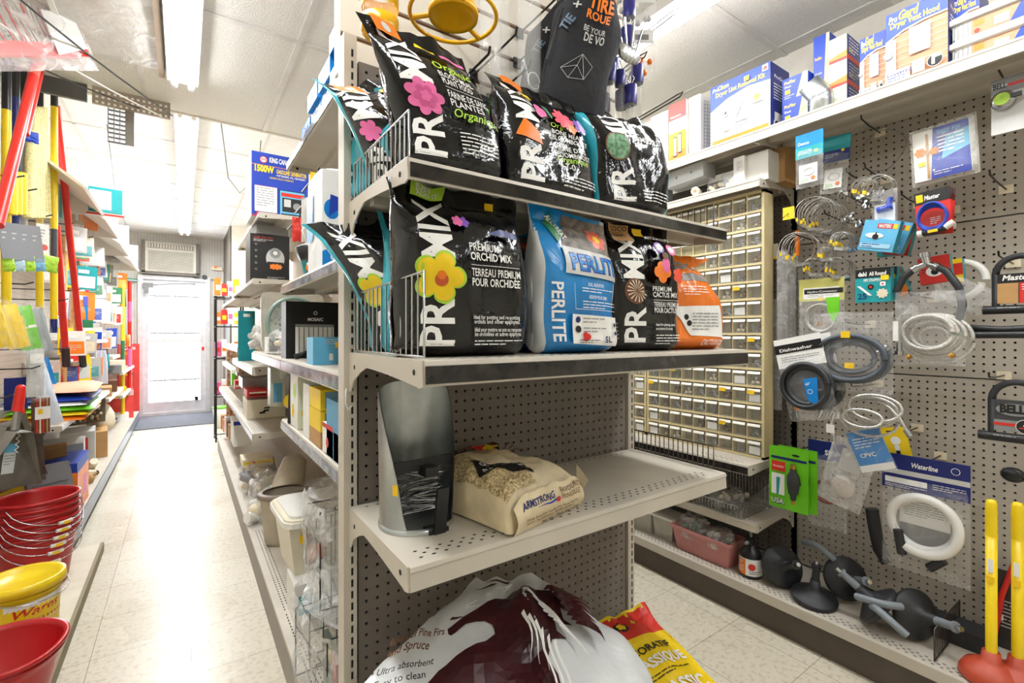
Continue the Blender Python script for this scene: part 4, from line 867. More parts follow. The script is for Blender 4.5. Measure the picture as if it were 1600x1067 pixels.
# things on the shelf above the drawers
Z2 = 1.8605
carton_r('fixture_box', 'long flat white strip box lying on the shelf above the drawers', 1040, 1098, 262, 285, 2.02, .1, mat('pale_box', '#dfe3e6', .5), [('c', .3, .5, .03, GRYP), ('c', .7, .5, .03, GRYP)], rot=(radians(0), radians(-3), RW), z=None)
b = MB(); b.cyl((-.02, 0, .02), (.02, 0, .02), .02, CREAM, n=18); b.cyl((-.021, 0, .02), (.021, 0, .02), .008, TAN, n=10); tag(b.build('tape_roll', None, (2.02, PX(1088, 284, 2.02).y, Z2), rz=.3), 'cream roll of tape under the flat white box above the drawers', 'tape')
b = MB(); b.grid(lambda u, v: ((u-.5)*.16*(1-.2*v), (.04)*sin(2*pi*u)*(1-v)-.0+.01*noise.noise(Vector((u*8, v*8, 2))), v*.07), 20, 10, FILMH, True)
for k in range(14): b.sphere((rn.uniform(-.06, .06), rn.uniform(-.0, .03), rn.uniform(.01, .035)), .011, CREAM, 8)
tag(b.build('parts_pouch', None, (2.03, PX(1128, 268, 2.03).y, Z2), rz=RW), 'clear pouch of pale fittings lying on the shelf above the drawers', 'bag')
carton_r('carton', 'small upright white carton with print on the shelf above the drawers', 1146, 1163, 245, 272, 2.02, .05, WHT, [('l', .3, .8, .5, 5, .008, GRYP)], z=Z2)
carton_r('carton', 'wider white carton next to the small upright one above the drawers', 1166, 1200, 238, 262, 2.04, .1, WHT, z=Z2)
carton_r('cardboard_carton', 'brown cardboard carton at the right end of the shelf above the drawers', 1202, 1226, 232, 272, 2.13, .14, TAN, z=Z2, right=[('r', .0, 0, 1, .1, WOOD)])
carton_r('fixture_box', 'grey wrapped box at the far left of the shelf above the drawers', 1018, 1036, 290, 303, 2.03, .08, mat('grey_wrap', '#8e969b', .4), z=Z2)
# ---------------------------------------------------------------- small-parts drawer cabinets
CAB = mat('tan_cabinet', '#d6c596', .5, 0, .04); DIN = mat('drawer_inside', '#958c6c', .6); DLB = mat('drawer_label', '#e9e6da', .4)
rows, cols, cw, ch = 15, 9, .0672, .0765
CXF = 2.05; CZ0 = .6565
def cabinet(y0, label):
    t = thing('drawer_cabinet', label, 'cabinet', (CXF, y0+cols*cw+.02, CZ0), rz=RW)
    b = MB(); w_ = cols*cw+.02; h_ = rows*ch+.02; b.box(0, w_, .03, .16, 0, h_, CAB) if 0 else None
    b.box(0, .01, 0, .075, 0, h_, CAB); b.box(w_-.012, w_, 0, .075, 0, h_, CAB); b.box(0, w_, .072, .078, 0, h_, CAB)
    b.box(0, w_, 0, .075, 0, .01, CAB); b.box(0, w_, 0, .075, h_-.012, h_, CAB)
    for r_ in range(1, rows): b.box(.01, w_-.012, .0, .072, .008+r_*ch-.006, .008+r_*ch+.004, CAB)
    for c_ in range(1, cols): b.box(.01+c_*cw-.0018, .01+c_*cw+.0018, .002, .072, .01, h_-.012, CAB)
    b.build('case', t); return t
def drawer(kind):
    b = MB(); w_, h_ = cw-.007, ch-.015; R_ = random.Random(kind)
    b.box(0, w_, .04, .07, 0, h_*.9, DIN); b.box(0, w_, 0, .04, 0, .002, DIN)
    b.add([(0, 0, 0), (w_, 0, 0), (w_, -.006, h_*.8), (0, -.006, h_*.8)], [(0, 1, 2, 3)], CLEAR)
    b.box(0, w_, -.012, .004, h_*.80, h_*.84, CLEAR)
    b.add([(.002, -.0065, h_*.80), (w_-.002, -.0065, h_*.80), (w_-.002, -.001, h_*.99), (.002, -.001, h_*.99)], [(0, 1, 2, 3)], DLB)
    mats_ = [[GRYP, SILV], [mat('brass_bits', '#b08a3e', .35, .7), BRWN], [PWHT, SILV], [BLK, GRYP], [SILV, CREAM], []][kind]
    if mats_:
        for i in range(9): 
            c_ = (R_.uniform(.008, w_-.008), R_.uniform(.006, .035), R_.uniform(.006, h_*.5)); m_ = R_.choice(mats_)
            if R_.random() < .5: b.sphere(c_, R_.uniform(.004, .009), m_, 8)
            else: d_ = Vector((R_.uniform(-1, 1), R_.uniform(-.4, .4), R_.uniform(-1, 1))).normalized()*.01; b.cyl(Vector(c_)-d_, Vector(c_)+d_, .004, m_, n=7)
        if kind == 2: b.box(.006, w_-.006, .002, .004, .004, h_*.6, W_)
    return b
protos = {}
def fill(t, vis, sticks=()):
    st = MB(); sv = 0; R_ = random.Random(3)
    for r_ in range(rows):
        for c_ in range(cols):
            k = R_.choice([0, 0, 1, 2, 3, 4, 5, 5]); x, z = .0135+c_*cw, .012+r_*ch
            if vis(c_, r_):
                if k not in protos: o = drawer(k).build('drawer', t); protos[k] = o
                else: o = protos[k].copy(); C.objects.link(o); o.parent = t
                o.location = (x, 0, z)
            else:
                M_ = T(x, 0, z); st.box(0, cw-.007, .01, .07, 0, ch*.7, DIN, M_); st.add([(0, -.006, ch*.62), (cw-.007, -.006, ch*.62), (cw-.007, -.001, ch*.78), (0, -.001, ch*.78)], [(0, 1, 2, 3)], DLB, False, M_); sv += 1
    o = st.build('drawers', t); o['kind'] = 'stuff'
c1 = cabinet(1.043, 'tall tan cabinet of clear small-parts drawers, the nearer one on the wall shelf')
fill(c1, lambda c_, r_: r_ <= 6 or c_ >= 5 and r_ > 6 and c_+ (14-r_)*.0 >= 5)
c2 = cabinet(1.674, 'second tan drawer cabinet, seen only past the end cap edge')
fill(c2, lambda c_, r_: c_ >= 6 and r_ <= 6)
b = MB()
for c_, r_ in ((8, 3), (6, 1), (0, 3), (7, 9), (8, 6), (6, 3), (2, 4)): b.box(.018+c_*cw, .05+c_*cw, -.010, -.0085, .012+r_*ch+.038, .012+r_*ch+.055, STKR)
b.build("price_stickers", c1)
# wire basket on the low shelf, and deck boxes
t = thing('wire_basket', 'open wire basket of clear packs on the low shelf under the drawers', 'basket', (1.97, 1.30, .4005))
b = MB(); w_, d_, h_ = .40, .26, .10
for z in (0, h_): b.tube([(0, -w_/2, z), (d_, -w_/2, z), (d_, w_/2, z), (0, w_/2, z)], .003, CHROME, 6, True) if z == 0 else b.tube([(0, -w_/2, .05), (d_, -w_/2, h_+.03), (d_, w_/2, h_+.03), (0, w_/2, .05)], .003, CHROME, 6, True)
for k in range(27): y = -w_/2+w_*k/26; b.tube([(0, y, .05), (0, y, .003), (d_, y, .003), (d_, y, h_+.03)], .0014, CHROME, 4)
for k in range(16): 
    x = d_*k/15
    for s_ in (-1, 1): b.cyl((x, s_*w_/2, 0), (x, s_*w_/2, .05+(h_-.02)*k/15), .0014, CHROME, n=4)
b.build('wire_frame', t)
def lumps(nm, label, loc, wx, wy, hz, n, mats_, r0, r1, cat='bag', film_=True, seed=2, group=None):
    R_ = random.Random(seed); b = MB()
    for i in range(n):
        c_ = (R_.uniform(-wx*.36, wx*.36), R_.uniform(-wy*.36, wy*.36), R_.uniform(.01, hz*.7)); r_ = R_.uniform(r0, r1)
        if R_.random() < .5: b.sphere(c_, r_, R_.choice(mats_), 8, None, (1, R_.uniform(.5, 1), R_.uniform(.4, 1)))
        else: d_ = Vector((R_.uniform(-1, 1), R_.uniform(-1, 1), R_.uniform(-.5, .5))).normalized()*r_*1.3; b.cyl(Vector(c_)-d_, Vector(c_)+d_, r_*.6, R_.choice(mats_), n=8)
    if film_: b.grid(lambda u, v: (wx*.5*cos(2*pi*u)*cos(v*pi/2*.98)**.5*(1+.15*noise.noise(Vector((cos(2*pi*u)*2, sin(2*pi*u)*2, v*3+seed)))), wy*.5*sin(2*pi*u)*cos(v*pi/2*.98)**.5*(1+.15*noise.noise(Vector((cos(2*pi*u)*2, sin(2*pi*u)*2, v*3+seed+5)))), .002+hz*sin(v*pi/2)*(1+.12*noise.noise(Vector((cos(2*pi*u)*3, sin(2*pi*u)*3, v*4+seed))))), 28, 12, FILMH, True, None, True)
    o = b.build(nm, None, loc); return tag(o, label, cat, group)
lumps('parts_pouch', 'crumpled clear pouch of grey parts inside the wire basket', (2.10, 1.24, .405), .2, .16, .07, 16, [GRYP, SILV, CREAM], .01, .02, seed=5)
lumps('parts_pouch', 'clear pouch of pale parts at the far side of the wire basket', (2.10, 1.40, .405), .18, .14, .07, 14, [SILV, TAN, BLKR], .01, .02, seed=6)
Z0 = .154
t = thing('planter_box', 'dusty pink plastic planter trough full of clear bags on the right deck', 'planter', (2.035, 1.30, Z0), rz=RW)
PNKP = mat('pink_plastic', '#bf7f7c', .45)
b = MB(); w_, d_, h_ = .30, .14, .115
def trap(z, e): return [(-w_/2-e, -d_/2-e, z), (w_/2+e, -d_/2-e, z), (w_/2+e, d_/2+e, z), (-w_/2-e, d_/2+e, z)]
b.loft([trap(0, -.02), trap(h_-.012, -.004), trap(h_-.012, .006), trap(h_, .006), trap(h_, -.008), trap(.01, -.024)], PNKP, False); b.build('trough', t)
lumps('parts_pouch', 'crinkled clear bags heaped at the left in the pink planter trough', (2.03, 1.37, Z0+.07), .13, .16, .10, 12, [SILV, W_, DGRN], .012, .022, seed=8)
lumps('parts_pouch', 'clear bag with white caps at the right in the pink planter trough', (2.03, 1.23, Z0+.07), .13, .14, .08, 16, [W_, W_, SILV], .012, .02, seed=9)
for k, (y, lab) in enumerate(((1.53, 'clear lidded plastic tub of pale parts beside the pink planter'), (1.66, 'second clear plastic tub farther along the right deck'))):
    t = thing('storage_tub', lab, 'tub', (2.06, y, Z0), rz=RW); b = MB(); b.loft([[(x*.06*s_, yy*.06*s_, z) for x, yy in ((-1, -1), (1, -1), (1, 1), (-1, 1))] for z, s_ in ((0, .85), (.105, 1.0))], film('cloudy_plastic', '#eceadf', .5, .3, .1, 10, .1), False)
    for i in range(14): b.sphere((rn.uniform(-.035, .035), rn.uniform(-.035, .035), rn.uniform(.015, .07)), .017, CREAM, 8)
    b.build('tub_body', t); b = MB(); b.box(-.064, .064, -.064, .064, .105, .116, PWHT); b.build('lid', t)
# spray bottle
t = thing('pump_sprayer', 'black pump sprayer bottle with an orange and white label beside the pink planter', 'sprayer', (2.02, 1.085, Z0), rz=RW+.2)
b = MB(); b.lathe([(.001, 0), (.040, 0), (.045, .006), (.046, .085), (.043, .10), (.03, .118), (.02, .125), (.018, .135), (.001, .135)], BLK, 28); b.build('bottle', t)
b = MB(); b.grid(lambda u, v: (.0465*cos(pi+u*pi), .0465*sin(pi+u*pi), .015+v*.07), 16, 1, W_)
b.pr(lambda x, y, o: (.047*cos(pi+x/.146*pi)*(1+o*5), .047*sin(pi+x/.146*pi)*(1+o*5), .015+y), .146, .07, [('r', .05, 0, .4, .95, ORG), ('t', .08, .7, .012, 'SPRAY', W_, {'bold': .02, 'fit': .3}), ('l', .1, .5, .3, 4, .009, W_), ('c', .62, .55, .1, RED), ('l', .55, .25, .35, 2, .008, INK)], off=.0005, cut=.012); b.build('label_wrap', t)
b = MB(); b.cyl((0, 0, .132), (0, 0, .155), .017, BLK); b.cyl((0, 0, .155), (0, 0, .19), .006, GRYP); b.box(-.012, .012, -.05, .012, .15, .166, BLK); b.cyl((0, -.05, .158), (0, -.062, .158), .007, GRYP); b.tube([(0, -.02, .15), (0, -.04, .13), (0, -.035, .105)], .004, BLK); b.build('pump_head', t)
# ---------------------------------------------------------------- hooks and hanging goods on the right wall
def phook(u, v, X, lab=None, m=WIREB, plate=True):
    """peg hook running out from the board; (u, v) is its tip at depth X"""
    p = PX(u, v, X); L = WX-X; b = MB()
    b.tube([(0, 0, 0), (-L*.6, 0, .0), (-L+.006, 0, .006), (-L, 0, .02)], .0028, m, 6)
    if plate: b.box(-.006, -.001, -.018, .018, -.014, .014, CREAM)
    else: b.tube([(-.003, 0, 0), (-.003, 0, -.03)], .0028, m)
    o = b.build('peg_hook', None, (WX, p.y, p.z-.014)); return tag(o, lab or 'dark wire peg hook on the beige pegboard wall', 'hook', 'peg hooks on the beige pegboard wall')
for u, v, X in ((1345, 182, 2.1), (1351, 258, 2.08), (1322, 265, 2.1), (1262, 215, 1.97), (1288, 330, 2.02), (1240, 362, 2.0), (1408, 300, 2.1), (1460, 195, 2.1), (1546, 268, 2.06), (1560, 105, 2.06), (1450, 300, 2.0), (1440, 400, 2.03), (1560, 395, 2.08), (1545, 585, 2.08), (1420, 455, 2.03), (1345, 345, 2.05), (1365, 425, 2.05), (1320, 500, 2.05), (1240, 530, 2.0), (1330, 600, 2.03), (1240, 700, 2.04), (1440, 720, 2.08), (1345, 690, 2.07), (1405, 672, 2.1), (1275, 440, 2.05), (1300, 740, 2.1), (1330, 305, 2.05)):
    phook(u, v, X)
CLST = mat('clamp_steel', '#cfcdc6', .3, .75)
def ring_clamp(R_, wd=.009, tagm=None, seed=0):
    b = MB(); prof = [(R_, -wd/2), (R_+.0008, -wd/2), (R_+.0008, wd/2), (R_, wd/2), (R_, -wd/2)]
    b.lathe(prof, CLST, 32, R('Y', 90)); b.box(-.007, .007, -.012, .012, -R_-.010, -R_+.001, CHROME); b.cyl((0, -.016, -R_-.005), (0, .014, -R_-.005), .0035, CHROME, n=8)
    if tagm: b.box(-.0055, .0055, R_*.8, R_*.8+.006, -R_*.55, -R_*.55+.014, tagm)
    return b
def clamp_row(u, v, X, R_, n, lab, pitch=.012, yt=0):
    p = PX(u, v, X); first = None; z = p.z
    for k in range(n):
        x = X+.01+k*pitch
        if first is None: first = ring_clamp(R_, tagm=YEL).build('hose_clamp'); o = first
        else: o = first.copy(); C.objects.link(o)
        o.location = (x, p.y+rn.uniform(-.004, .004), z+rn.uniform(-.004, .002)); o.rotation_euler = (rn.uniform(-.25, .25), rn.uniform(-.06, .1), yt+rn.uniform(-.12, .12))
        tag(o, lab, 'hose clamp', lab.split(', ')[-1])
clamp_row(1270, 332, 2.0, .062, 13, 'steel hose clamp ring, upper row of large clamps under the teal packs', .016, .5)
clamp_row(1244, 386, 1.98, .062, 9, 'steel hose clamp ring, biggest clamps at the left by the yellow tag', .014, .5)
clamp_row(1312, 373, 2.0, .03, 8, 'small steel hose clamp ring, middle row right of the biggest clamps', .012, .6)
clamp_row(1286, 394, 1.98, .022, 6, 'very small steel hose clamp ring, tiny pair of clamps between the rows', .012, .6)
clamp_row(1304, 416, 2.0, .035, 8, 'steel hose clamp ring, lowest row of clamps above the green-labelled pack', .013, .6)
clamp_row(1268, 416, 2.0, .03, 5, 'steel hose clamp ring, short row at the lower left of the clamps', .013, .6)
clamp_row(1368, 290, 2.03, .043, 3, 'thin steel ring clamp, three rings above the blue valve pouch', .02, .3)
clamp_row(1345, 290, 2.05, .032, 4, 'thin steel ring clamp, rings left of the blue valve pouch', .016, .3)
for i, (u, v) in enumerate(((1316, 306), (1330, 312), (1344, 316), (1352, 322), (1330, 340), (1320, 345), (1342, 350), (1376, 300))):
    p = PX(u, v, 2.06+.02*(i % 3)); b = MB(); b.lathe([(.012, -.006), (.0135, -.006), (.0135, .006), (.012, .006), (.012, -.006)], CHROME, 20, R('Y', 80)); b.box(-.004, .012, -.02, -.012, -.003, .012, CHROME); b.cyl((0, -.02, .0), (0, .004, .014), .003, CHROME); b.box(-.012, -.002, -.006, .006, .012, .02, CHROME)
    tag(b.build('wing_clamp', None, tuple(p), rz=.4*i), 'small shiny wing clamp in the cluster right of the large hose clamp rings', 'clamp', 'wing clamps on the right wall')
# large thin wire ring
p = PX(1378, 235, 2.24); b = MB(); b.tube([(.012*sin(3*a), .075*cos(a), .075*sin(a)) for a in [2*pi*k/40 for k in range(37)]], .0012, GRYP, 5); tag(b.build('wire_snare', None, tuple(p)), 'big thin wire loop hanging on the bare pegboard near the top', 'wire')
def pillow(b, w, h, d, m, z0=0, tx=0, seed=0, nu=12, nv=14, amp=.006):
    for s_ in (-1, 1):
        b.grid(lambda u, v: ((u-.5)*w*(1+tx*(v-.5)), s_*(d/2)*(sin(pi*u)**.6)*(sin(pi*min(.999, v))**.5)+amp*noise.noise(Vector((u*5+seed, v*6, s_+seed))), z0+v*h+amp*noise.noise(Vector((u*4, v*3, seed+2)))), nu, nv, m)
def coil(b, R_, r, n, m, c=(0, 0, 0), sz=1.0, spread=.012, dy=.006, N=44, seed=1, ph=0, nn=8):
    R2 = random.Random(seed); pts = []
    for k in range(int(n*N)):
        a = 2*pi*k/N+ph; q = k/N
        rr = R_+spread*sin(q*2.3+seed); pts.append((c[0]+rr*cos(a), c[1]+dy*(q-n/2)+.003*sin(a*2+q), c[2]+rr*sin(a)*sz))
    b.tube(pts, r, m, nn)
def pouch(name, label, u0, u1, v0, v1, X, header=None, hh=.25, hm=None, content=None, tilt=0, d=.03, cat='package', group=None, tx=0, filmm=None, rz=RW, seed=1, yaw=0):
    L, w, h = plc(u0, u1, v0, v1, X); b = MB()
    if hm is not None:
        b.box(-w/2, w/2, -.0012, .0012, h*(1-hh), h, hm)
        if header: b.pr(face((-w/2, -.0016, h*(1-hh)), (1, 0, 0), (0, 0, 1)), w, h*hh, header)
    pillow(b, w, h*(1-hh*.7) if hm is not None else h, d, filmm or FILM, 0, tx, seed)
    if content: content(b, w, h)
    M_ = T(0, 0, h)@R('Y', tilt)@T(0, 0, -h)
    for i in range(len(b.v)): b.v[i] = M_ @ b.v[i]
    o = b.build(name, None, L, rz=rz+yaw); return tag(o, label, cat, group)
BR = mat('braided_hose', '#a9a59c', .35, .3, .25, 220, hex2='#d6d3cc'); BRS = mat('braided_steel', '#b8b6b1', .28, .7, .2, 200, hex2='#e2e0dc')
HG = mat('grey_hose', '#454c55', .4); HB = mat('black_hose', '#27292d', .4); HW = mat('white_hose', '#eceae6', .35); BRASS = mat('brass', '#b98d45', .3, .9)
def clipc(b, w, h):
    b.box(-w*.36, w*.30, -.004, -.002, h*.08, h*.42, W_); b.tube([(.0+w*.2*cos(a), -.005, h*.28+w*.14*sin(a)) for a in [2*pi*k/16 for k in range(17)]], .0015, SILV, 5)
    b.pr(face((-w*.36, -.0045, h*.08), (1, 0, 0), (0, 0, 1)), w*.66, h*.34, [('c', .78, .22, .12, ORG), ('l', .1, .2, .4, 3, .006, GRN)])
pouch('clip_pack', 'clear pack with a teal header and orange dot, front one near the top wall shelf', 1243, 1286, 207, 292, 1.97, [('r', 0, 0, 1, .45, TEAL), ('t', .1, .55, .012, 'Danco', W_, {'fit': .4}), ('c', .75, .2, .06, YEL), ('l', .1, .3, .5, 3, .006, W_)], .45, SKYB, clipc, seed=3)
pouch('clip_pack', 'clear pack with a teal header and orange dot, rear one beside the top wall shelf', 1287, 1330, 212, 300, 2.1, [('r', 0, 0, 1, .45, NAVY), ('c', .75, .4, .06, YEL), ('l', .1, .3, .5, 3, .006, W_)], .45, TEAL, clipc, seed=4, tilt=4)
def valvec(b, w, h): b.cyl((-.02, -.004, h*.45), (.024, -.004, h*.5), .011, BLUE); b.cyl((.012, -.004, h*.5), (.02, -.004, h*.75), .009, BLUE); b.box(-.03, .03, .002, .003, h*.1, h*.6, W_)
pouch('valve_pouch', 'clear pouch with a bright blue plastic valve under the thin steel rings', 1362, 1402, 297, 352, 2.05, None, 0, None, valvec, seed=6)
def boxed(lab, u0, u1, v0, v1, X, m, items, tilt, yaw=0, d=.03, name='connector_box', grp=None):
    L, w, h = plc(u0, u1, v0, v1, X); return carton(name, lab, L, w, h, d, m, items, right=[('r', 0, 0, 1, 1, TEAL)], rot=(0, radians(tilt), RW+yaw), group=grp)
mast = [('r', .0, .0, 1, 1, LBLUE), ('r', .40, .74, .42, .16, RED), ('t', .44, .77, .011, 'MASTERS', W_, {'bold': .03, 'fit': .34}), ('r', .84, .74, .12, .16, YEL), ('c', .38, .5, .26, W_, .09), ('c', .42, .46, .09, INK), ('r', .40, .52, .04, .09, INK), ('r', .05, .1, .85, .14, mat('pale_blue', '#a9d4ea', .5)), ('l', .1, .2, .5, 2, .008, NAVY)]
boxed('light blue plumbing box with red name plate, front one of the tilted stack', 1338, 1394, 345, 392, 2.0, LBLUE, mast, 14)
boxed('light blue box behind the front one of the tilted plumbing boxes', 1352, 1408, 345, 392, 2.05, SKYB, mast, 20, d=.03)
boxed('red box peeking out behind the tilted light blue plumbing boxes', 1378, 1418, 350, 398, 2.12, RED, [('r', .1, .2, .8, .5, ORG)], 12)
boxed('teal box leaning at the back of the tilted light blue boxes', 1370, 1400, 365, 400, 2.17, TEAL, [('r', .1, .2, .8, .5, LBLUE)], 0)
dahl = [('r', 0, 0, 1, 1, TEAL), ('r', 0, .74, 1, .26, INK), ('t', .08, .80, .014, 'dahl', W_, {'bold': .04, 'fit': .25}), ('t', .40, .80, .013, 'All Round', W_, {'bold': .03, 'fit': .48}), ('t', .25, .62, .010, 'PIPE STRAPPING', W_, {'fit': .5, 'bold': .02}), ('c', .45, .46, .09, INK), ('c', .45, .46, .04, RED), ('f', .78, .25, .17, 9, CREAM), ('p', [(.05, .5), (.15, .5), (.5, .2), (.4, .2)], W_), ('r', .72, .47, .15, .12, W_), ('c', .79, .53, .03, RED), ('t', .08, .10, .02, '25', NAVY, {'bold': .02}), ('r', .74, .64, .22, .14, YEL)]
boxed('teal pipe strapping box with a black title band below the tilted boxes', 1336, 1391, 420, 472, 2.0, TEAL, dahl, 0)
boxed('second teal strapping box directly behind the first', 1345, 1399, 418, 468, 2.05, TEAL, dahl, 2)
boxed('orange and brown tape box fanned out behind the teal strapping boxes', 1394, 1424, 425, 462, 2.09, ORG, [('r', .1, .1, .5, .6, BRWN)], -25)
boxed('red tape box sticking up behind the orange one by the teal strapping boxes', 1392, 1420, 418, 450, 2.14, RED, [('l', .1, .6, .8, 3, .01, INK)], -20)
def clam(b, w, h): pass
L, w, h = plc(1424, 1530, 190, 282, 2.08)
b = MB(); b.box(-w*.44, w*.40, -.01, .0, h*.06, h*.93, W_); b.box(-w*.5, w*.5, -.002, .0, 0, h, CLEAR)
b.grid(lambda u, v: ((u-.5)*w*.94, -.03*min(1, 9*min(u, 1-u, v, 1-v)), h*(.03+.94*v)), 20, 20, CLEAR)
b.box(w*.42, w*.5, -.035, .0, .02, h-.02, CLEAR)
b.pr(face((-w*.44, -.0106, h*.06), (1, 0, 0), (0, 0, 1)), w*.84, h*.87, [('p', [(.30, 0), (1, 0), (1, 1), (.38, 1)], BLUE), ('p', [(.5, .35), (1, .5), (1, .85), (.6, .8)], LBLUE), ('t', .46, .86, .012, 'EASY FIX', LBLUE, {'fit': .4}), ('f', .13, .58, .11, 6, ORG), ('f', .38, .55, .09, 6, ORG), ('r', .24, .02, .05, .9, TAN), ('r', .08, .30, .14, .08, YEL), ('l', .46, .78, .45, 5, .012, W_), ('l', .36, .12, .5, 2, .008, W_), ('c', .36, .17, .02, W_)])
tag(b.build('toilet_repair_clamshell', None, L, rz=RW, rot=(0, radians(-3), RW)), 'big clear clamshell pack with a blue card and orange flowers under the top shelf', 'package')
# bike light card
L, w, h = plc(1548, 1612, 118, 205, 2.06)
b = MB(); b.box(-w/2, w/2, 0, .002, 0, h, SILV); b.pr(face((-w/2, -.0004, 0), (1, 0, 0), (0, 0, 1)), w, h, [('r', 0, .72, .9, .28, GRYP), ('c', .22, .86, .2, SILV, .07), ('t', .05, .82, .016, 'BELL', INK, {'bold': .04, 'fit': .34}), ('r', .42, .82, .4, .05, RED)])
b.lathe([(.001, .03), (.02, .028), (.027, .02), (.028, .0)], CHROME, 24, T(-w*.18, 0, h*.57)@R('X', 90)); b.lathe([(.0, .032), (.018, .031)], LGRN, 20, T(-w*.18, 0, h*.57)@R('X', 90)); b.box(-w*.1, w*.3, -.03, -.02, h*.55, h*.62, BLK)
tag(b.build('bike_light_card', None, L, rz=RW), 'grey bicycle light card with a round clear lamp at the far upper right', 'package')
# cable locks on red cards
lk = None
for k in range(4):
    L, w, h = plc(1433, 1489, 296, 364, 1.98+.035*k)
    b = MB(); b.box(-w/2, w/2, 0, .0015, 0, h, RED); b.pr(face((-w/2, -.0004, 0), (1, 0, 0), (0, 0, 1)), w, h, [('r', 0, .72, 1, .28, INK), ('r', .05, .77, .2, .18, YEL), ('t', .28, .80, .014, 'Master', W_, {'bold': .03, 'fit': .45, 'shear': .2}), ('l', .4, .35, .3, 4, .006, W_)])
    for q in (0, .006, .012): b.tube([((w*.40)*cos(a), -.008-q, h*.36+(w*.38+q)*sin(a)) for a in [2*pi*i/28 for i in range(28)]], .004, BLUE, 7, True)
    b.cyl((-.03, -.014, .004), (.03, -.014, .008), .009, BLK, n=10); b.cyl((-.04, -.014, .003), (-.028, -.014, .004), .011, PWHT, n=10); b.cyl((.028, -.014, .01), (.05, -.014, .022), .010, PWHT, n=10); b.box(-.012, .012, -.026, -.02, .0, .008, STKR)
    tag(b.build('cable_lock', None, (L.x, L.y, L.z-.002*k), rot=(0, radians(-4+2*k), RW)), ('front blue cable lock on a red card, topmost in the row', 'second blue cable lock card just behind the front one', 'third cable lock card in the row behind the front blue one', 'rearmost cable lock card in the row')[k], 'lock')
# red boxed tape, hose with splitter
boxed('red tap fitting box hanging behind the black splitter hose', 1438, 1488, 400, 442, 2.13, RED, [('c', .5, .45, .28, W_, .22), ('c', .5, .42, .12, INK), ('l', .1, .85, .1, 5, .01, INK)], -6)
boxed('yellow and red box behind the red tap fitting box', 1486, 1506, 404, 440, 2.18, YEL, [('r', 0, .3, 1, .5, RED)], -4)
b = MB(); coil(b, .055, .012, 1.0, PWHT); tag(b.build('tape_roll', None, tuple(PX(1500, 440, 2.24)), rz=RW), 'pale ring of hose on the board behind the red boxes', 'hose')
p0 = PX(1448, 412, 2.02); t = thing('splitter_hose', 'thick black hose looped over the wall with a shiny two-way fitting at its top', 'hose', tuple(p0), rz=RW)
b = MB(); b.tube([(.018, 0, -.008), (.05, -.005, -.03), (.08, -.006, -.085), (.088, -.004, -.14), (.075, 0, -.21)], .011, HB, 10); b.build('hose', t)
b = MB(); b.tube([(-.03, 0, -.012), (-.06, 0, -.04), (-.082, .0, -.09)], .011, HB, 10); b.build('hose', t)
b = MB(); b.cyl((0, 0, .0), (-.006, 0, .03), .012, CHROME); b.cyl((-.005, 0, .022), (-.007, 0, .036), .015, CHROME, n=8); b.cyl((0, 0, 0), (.024, 0, -.012), .010, CHROME); b.cyl((0, 0, 0), (-.032, 0, -.014), .010, CHROME); b.cyl((.016, 0, -.008), (.028, 0, -.016), .013, CHROME, n=8); b.cyl((-.022, 0, -.009), (-.036, 0, -.018), .013, CHROME, n=8); b.build('fitting', t)
b = MB(); b.cyl((.075, 0, -.205), (.072, 0, -.228), .012, CHROME, n=8); b.cyl((.072, 0, -.225), (.071, 0, -.236), .014, mat('pale_green_nut', '#a8c9a8', .4)); b.build('end_nut', t)
def brc(b, w, h):
    for k in range(6): coil(b, w*.35+k*.006*(1 if k % 2 else -1), .0062, 1.02, BR, (0.002*k, -.014+.008*k, h*.44-.004*k), .86, .002, seed=k)
    b.cyl((-w*.42, -.01, h*.30), (-w*.42, -.01, h*.18), .008, CHROME, n=8); b.cyl((-w*.42, -.01, h*.18), (-w*.42, -.01, h*.13), .013, CHROME, n=8); b.box(-w*.5, -w*.42, -.02, -.018, h*.32, h*.6, W_)
    b.cyl((w*.3, -.01, h*.12), (w*.36, -.01, h*.16), .008, BRASS); b.cyl((-w*.3, -.01, h*.09), (-w*.24, -.01, h*.12), .008, BRASS)
pouch('supply_hose_pack', 'clear bag holding a thick coil of braided supply hose under the splitter hose', 1396, 1506, 455, 570, 1.99, None, 0, None, brc, d=.05, seed=7)
b = MB(); pillow(b, .16, .09, .03, FILMH, 0, .2, 9); tag(b.build('clear_bag', None, tuple(PX(1490, 478, 2.14)), rot=(0, radians(30), RW)), 'empty crinkled clear bag flaring out behind the black splitter hose', 'bag')
# U-locks
def ulock(label, u, v, X, s, card, red):
    t = thing('u_lock', label, 'lock', tuple(PX(u, v, X)), rz=RW)
    b = MB(); b.tube([(-.055*s, 0, -.155*s), (-.055*s, 0, -.05*s)]+[(-.055*s*cos(a), 0, -.05*s+.055*s*sin(a)) for a in [pi*k/12 for k in range(13)]]+[(.055*s, 0, -.155*s)], .0095*s, BLKR, 10); b.build('shackle', t)
    b = MB(); b.cyl((-.085*s, 0, -.165*s), (.085*s, 0, -.165*s), .014*s, BLK, n=14); b.pr(face((-.06*s, -.0145*s, -.168*s), (1, 0, 0), (0, 0, 1)), .1, .02, [('l', .1, .4, .8, 1, .006, SILV)]); b.build('crossbar', t)
    b = MB(); b.box(-.05*s, .06*s, -.006, .004, -.145*s, -.05*s, mat('lock_card', '#3b3d40', .4)); b.pr(face((-.05*s, -.0065, -.145*s), (1, 0, 0), (0, 0, 1)), .11*s, .095*s, card); b.build('card', t)
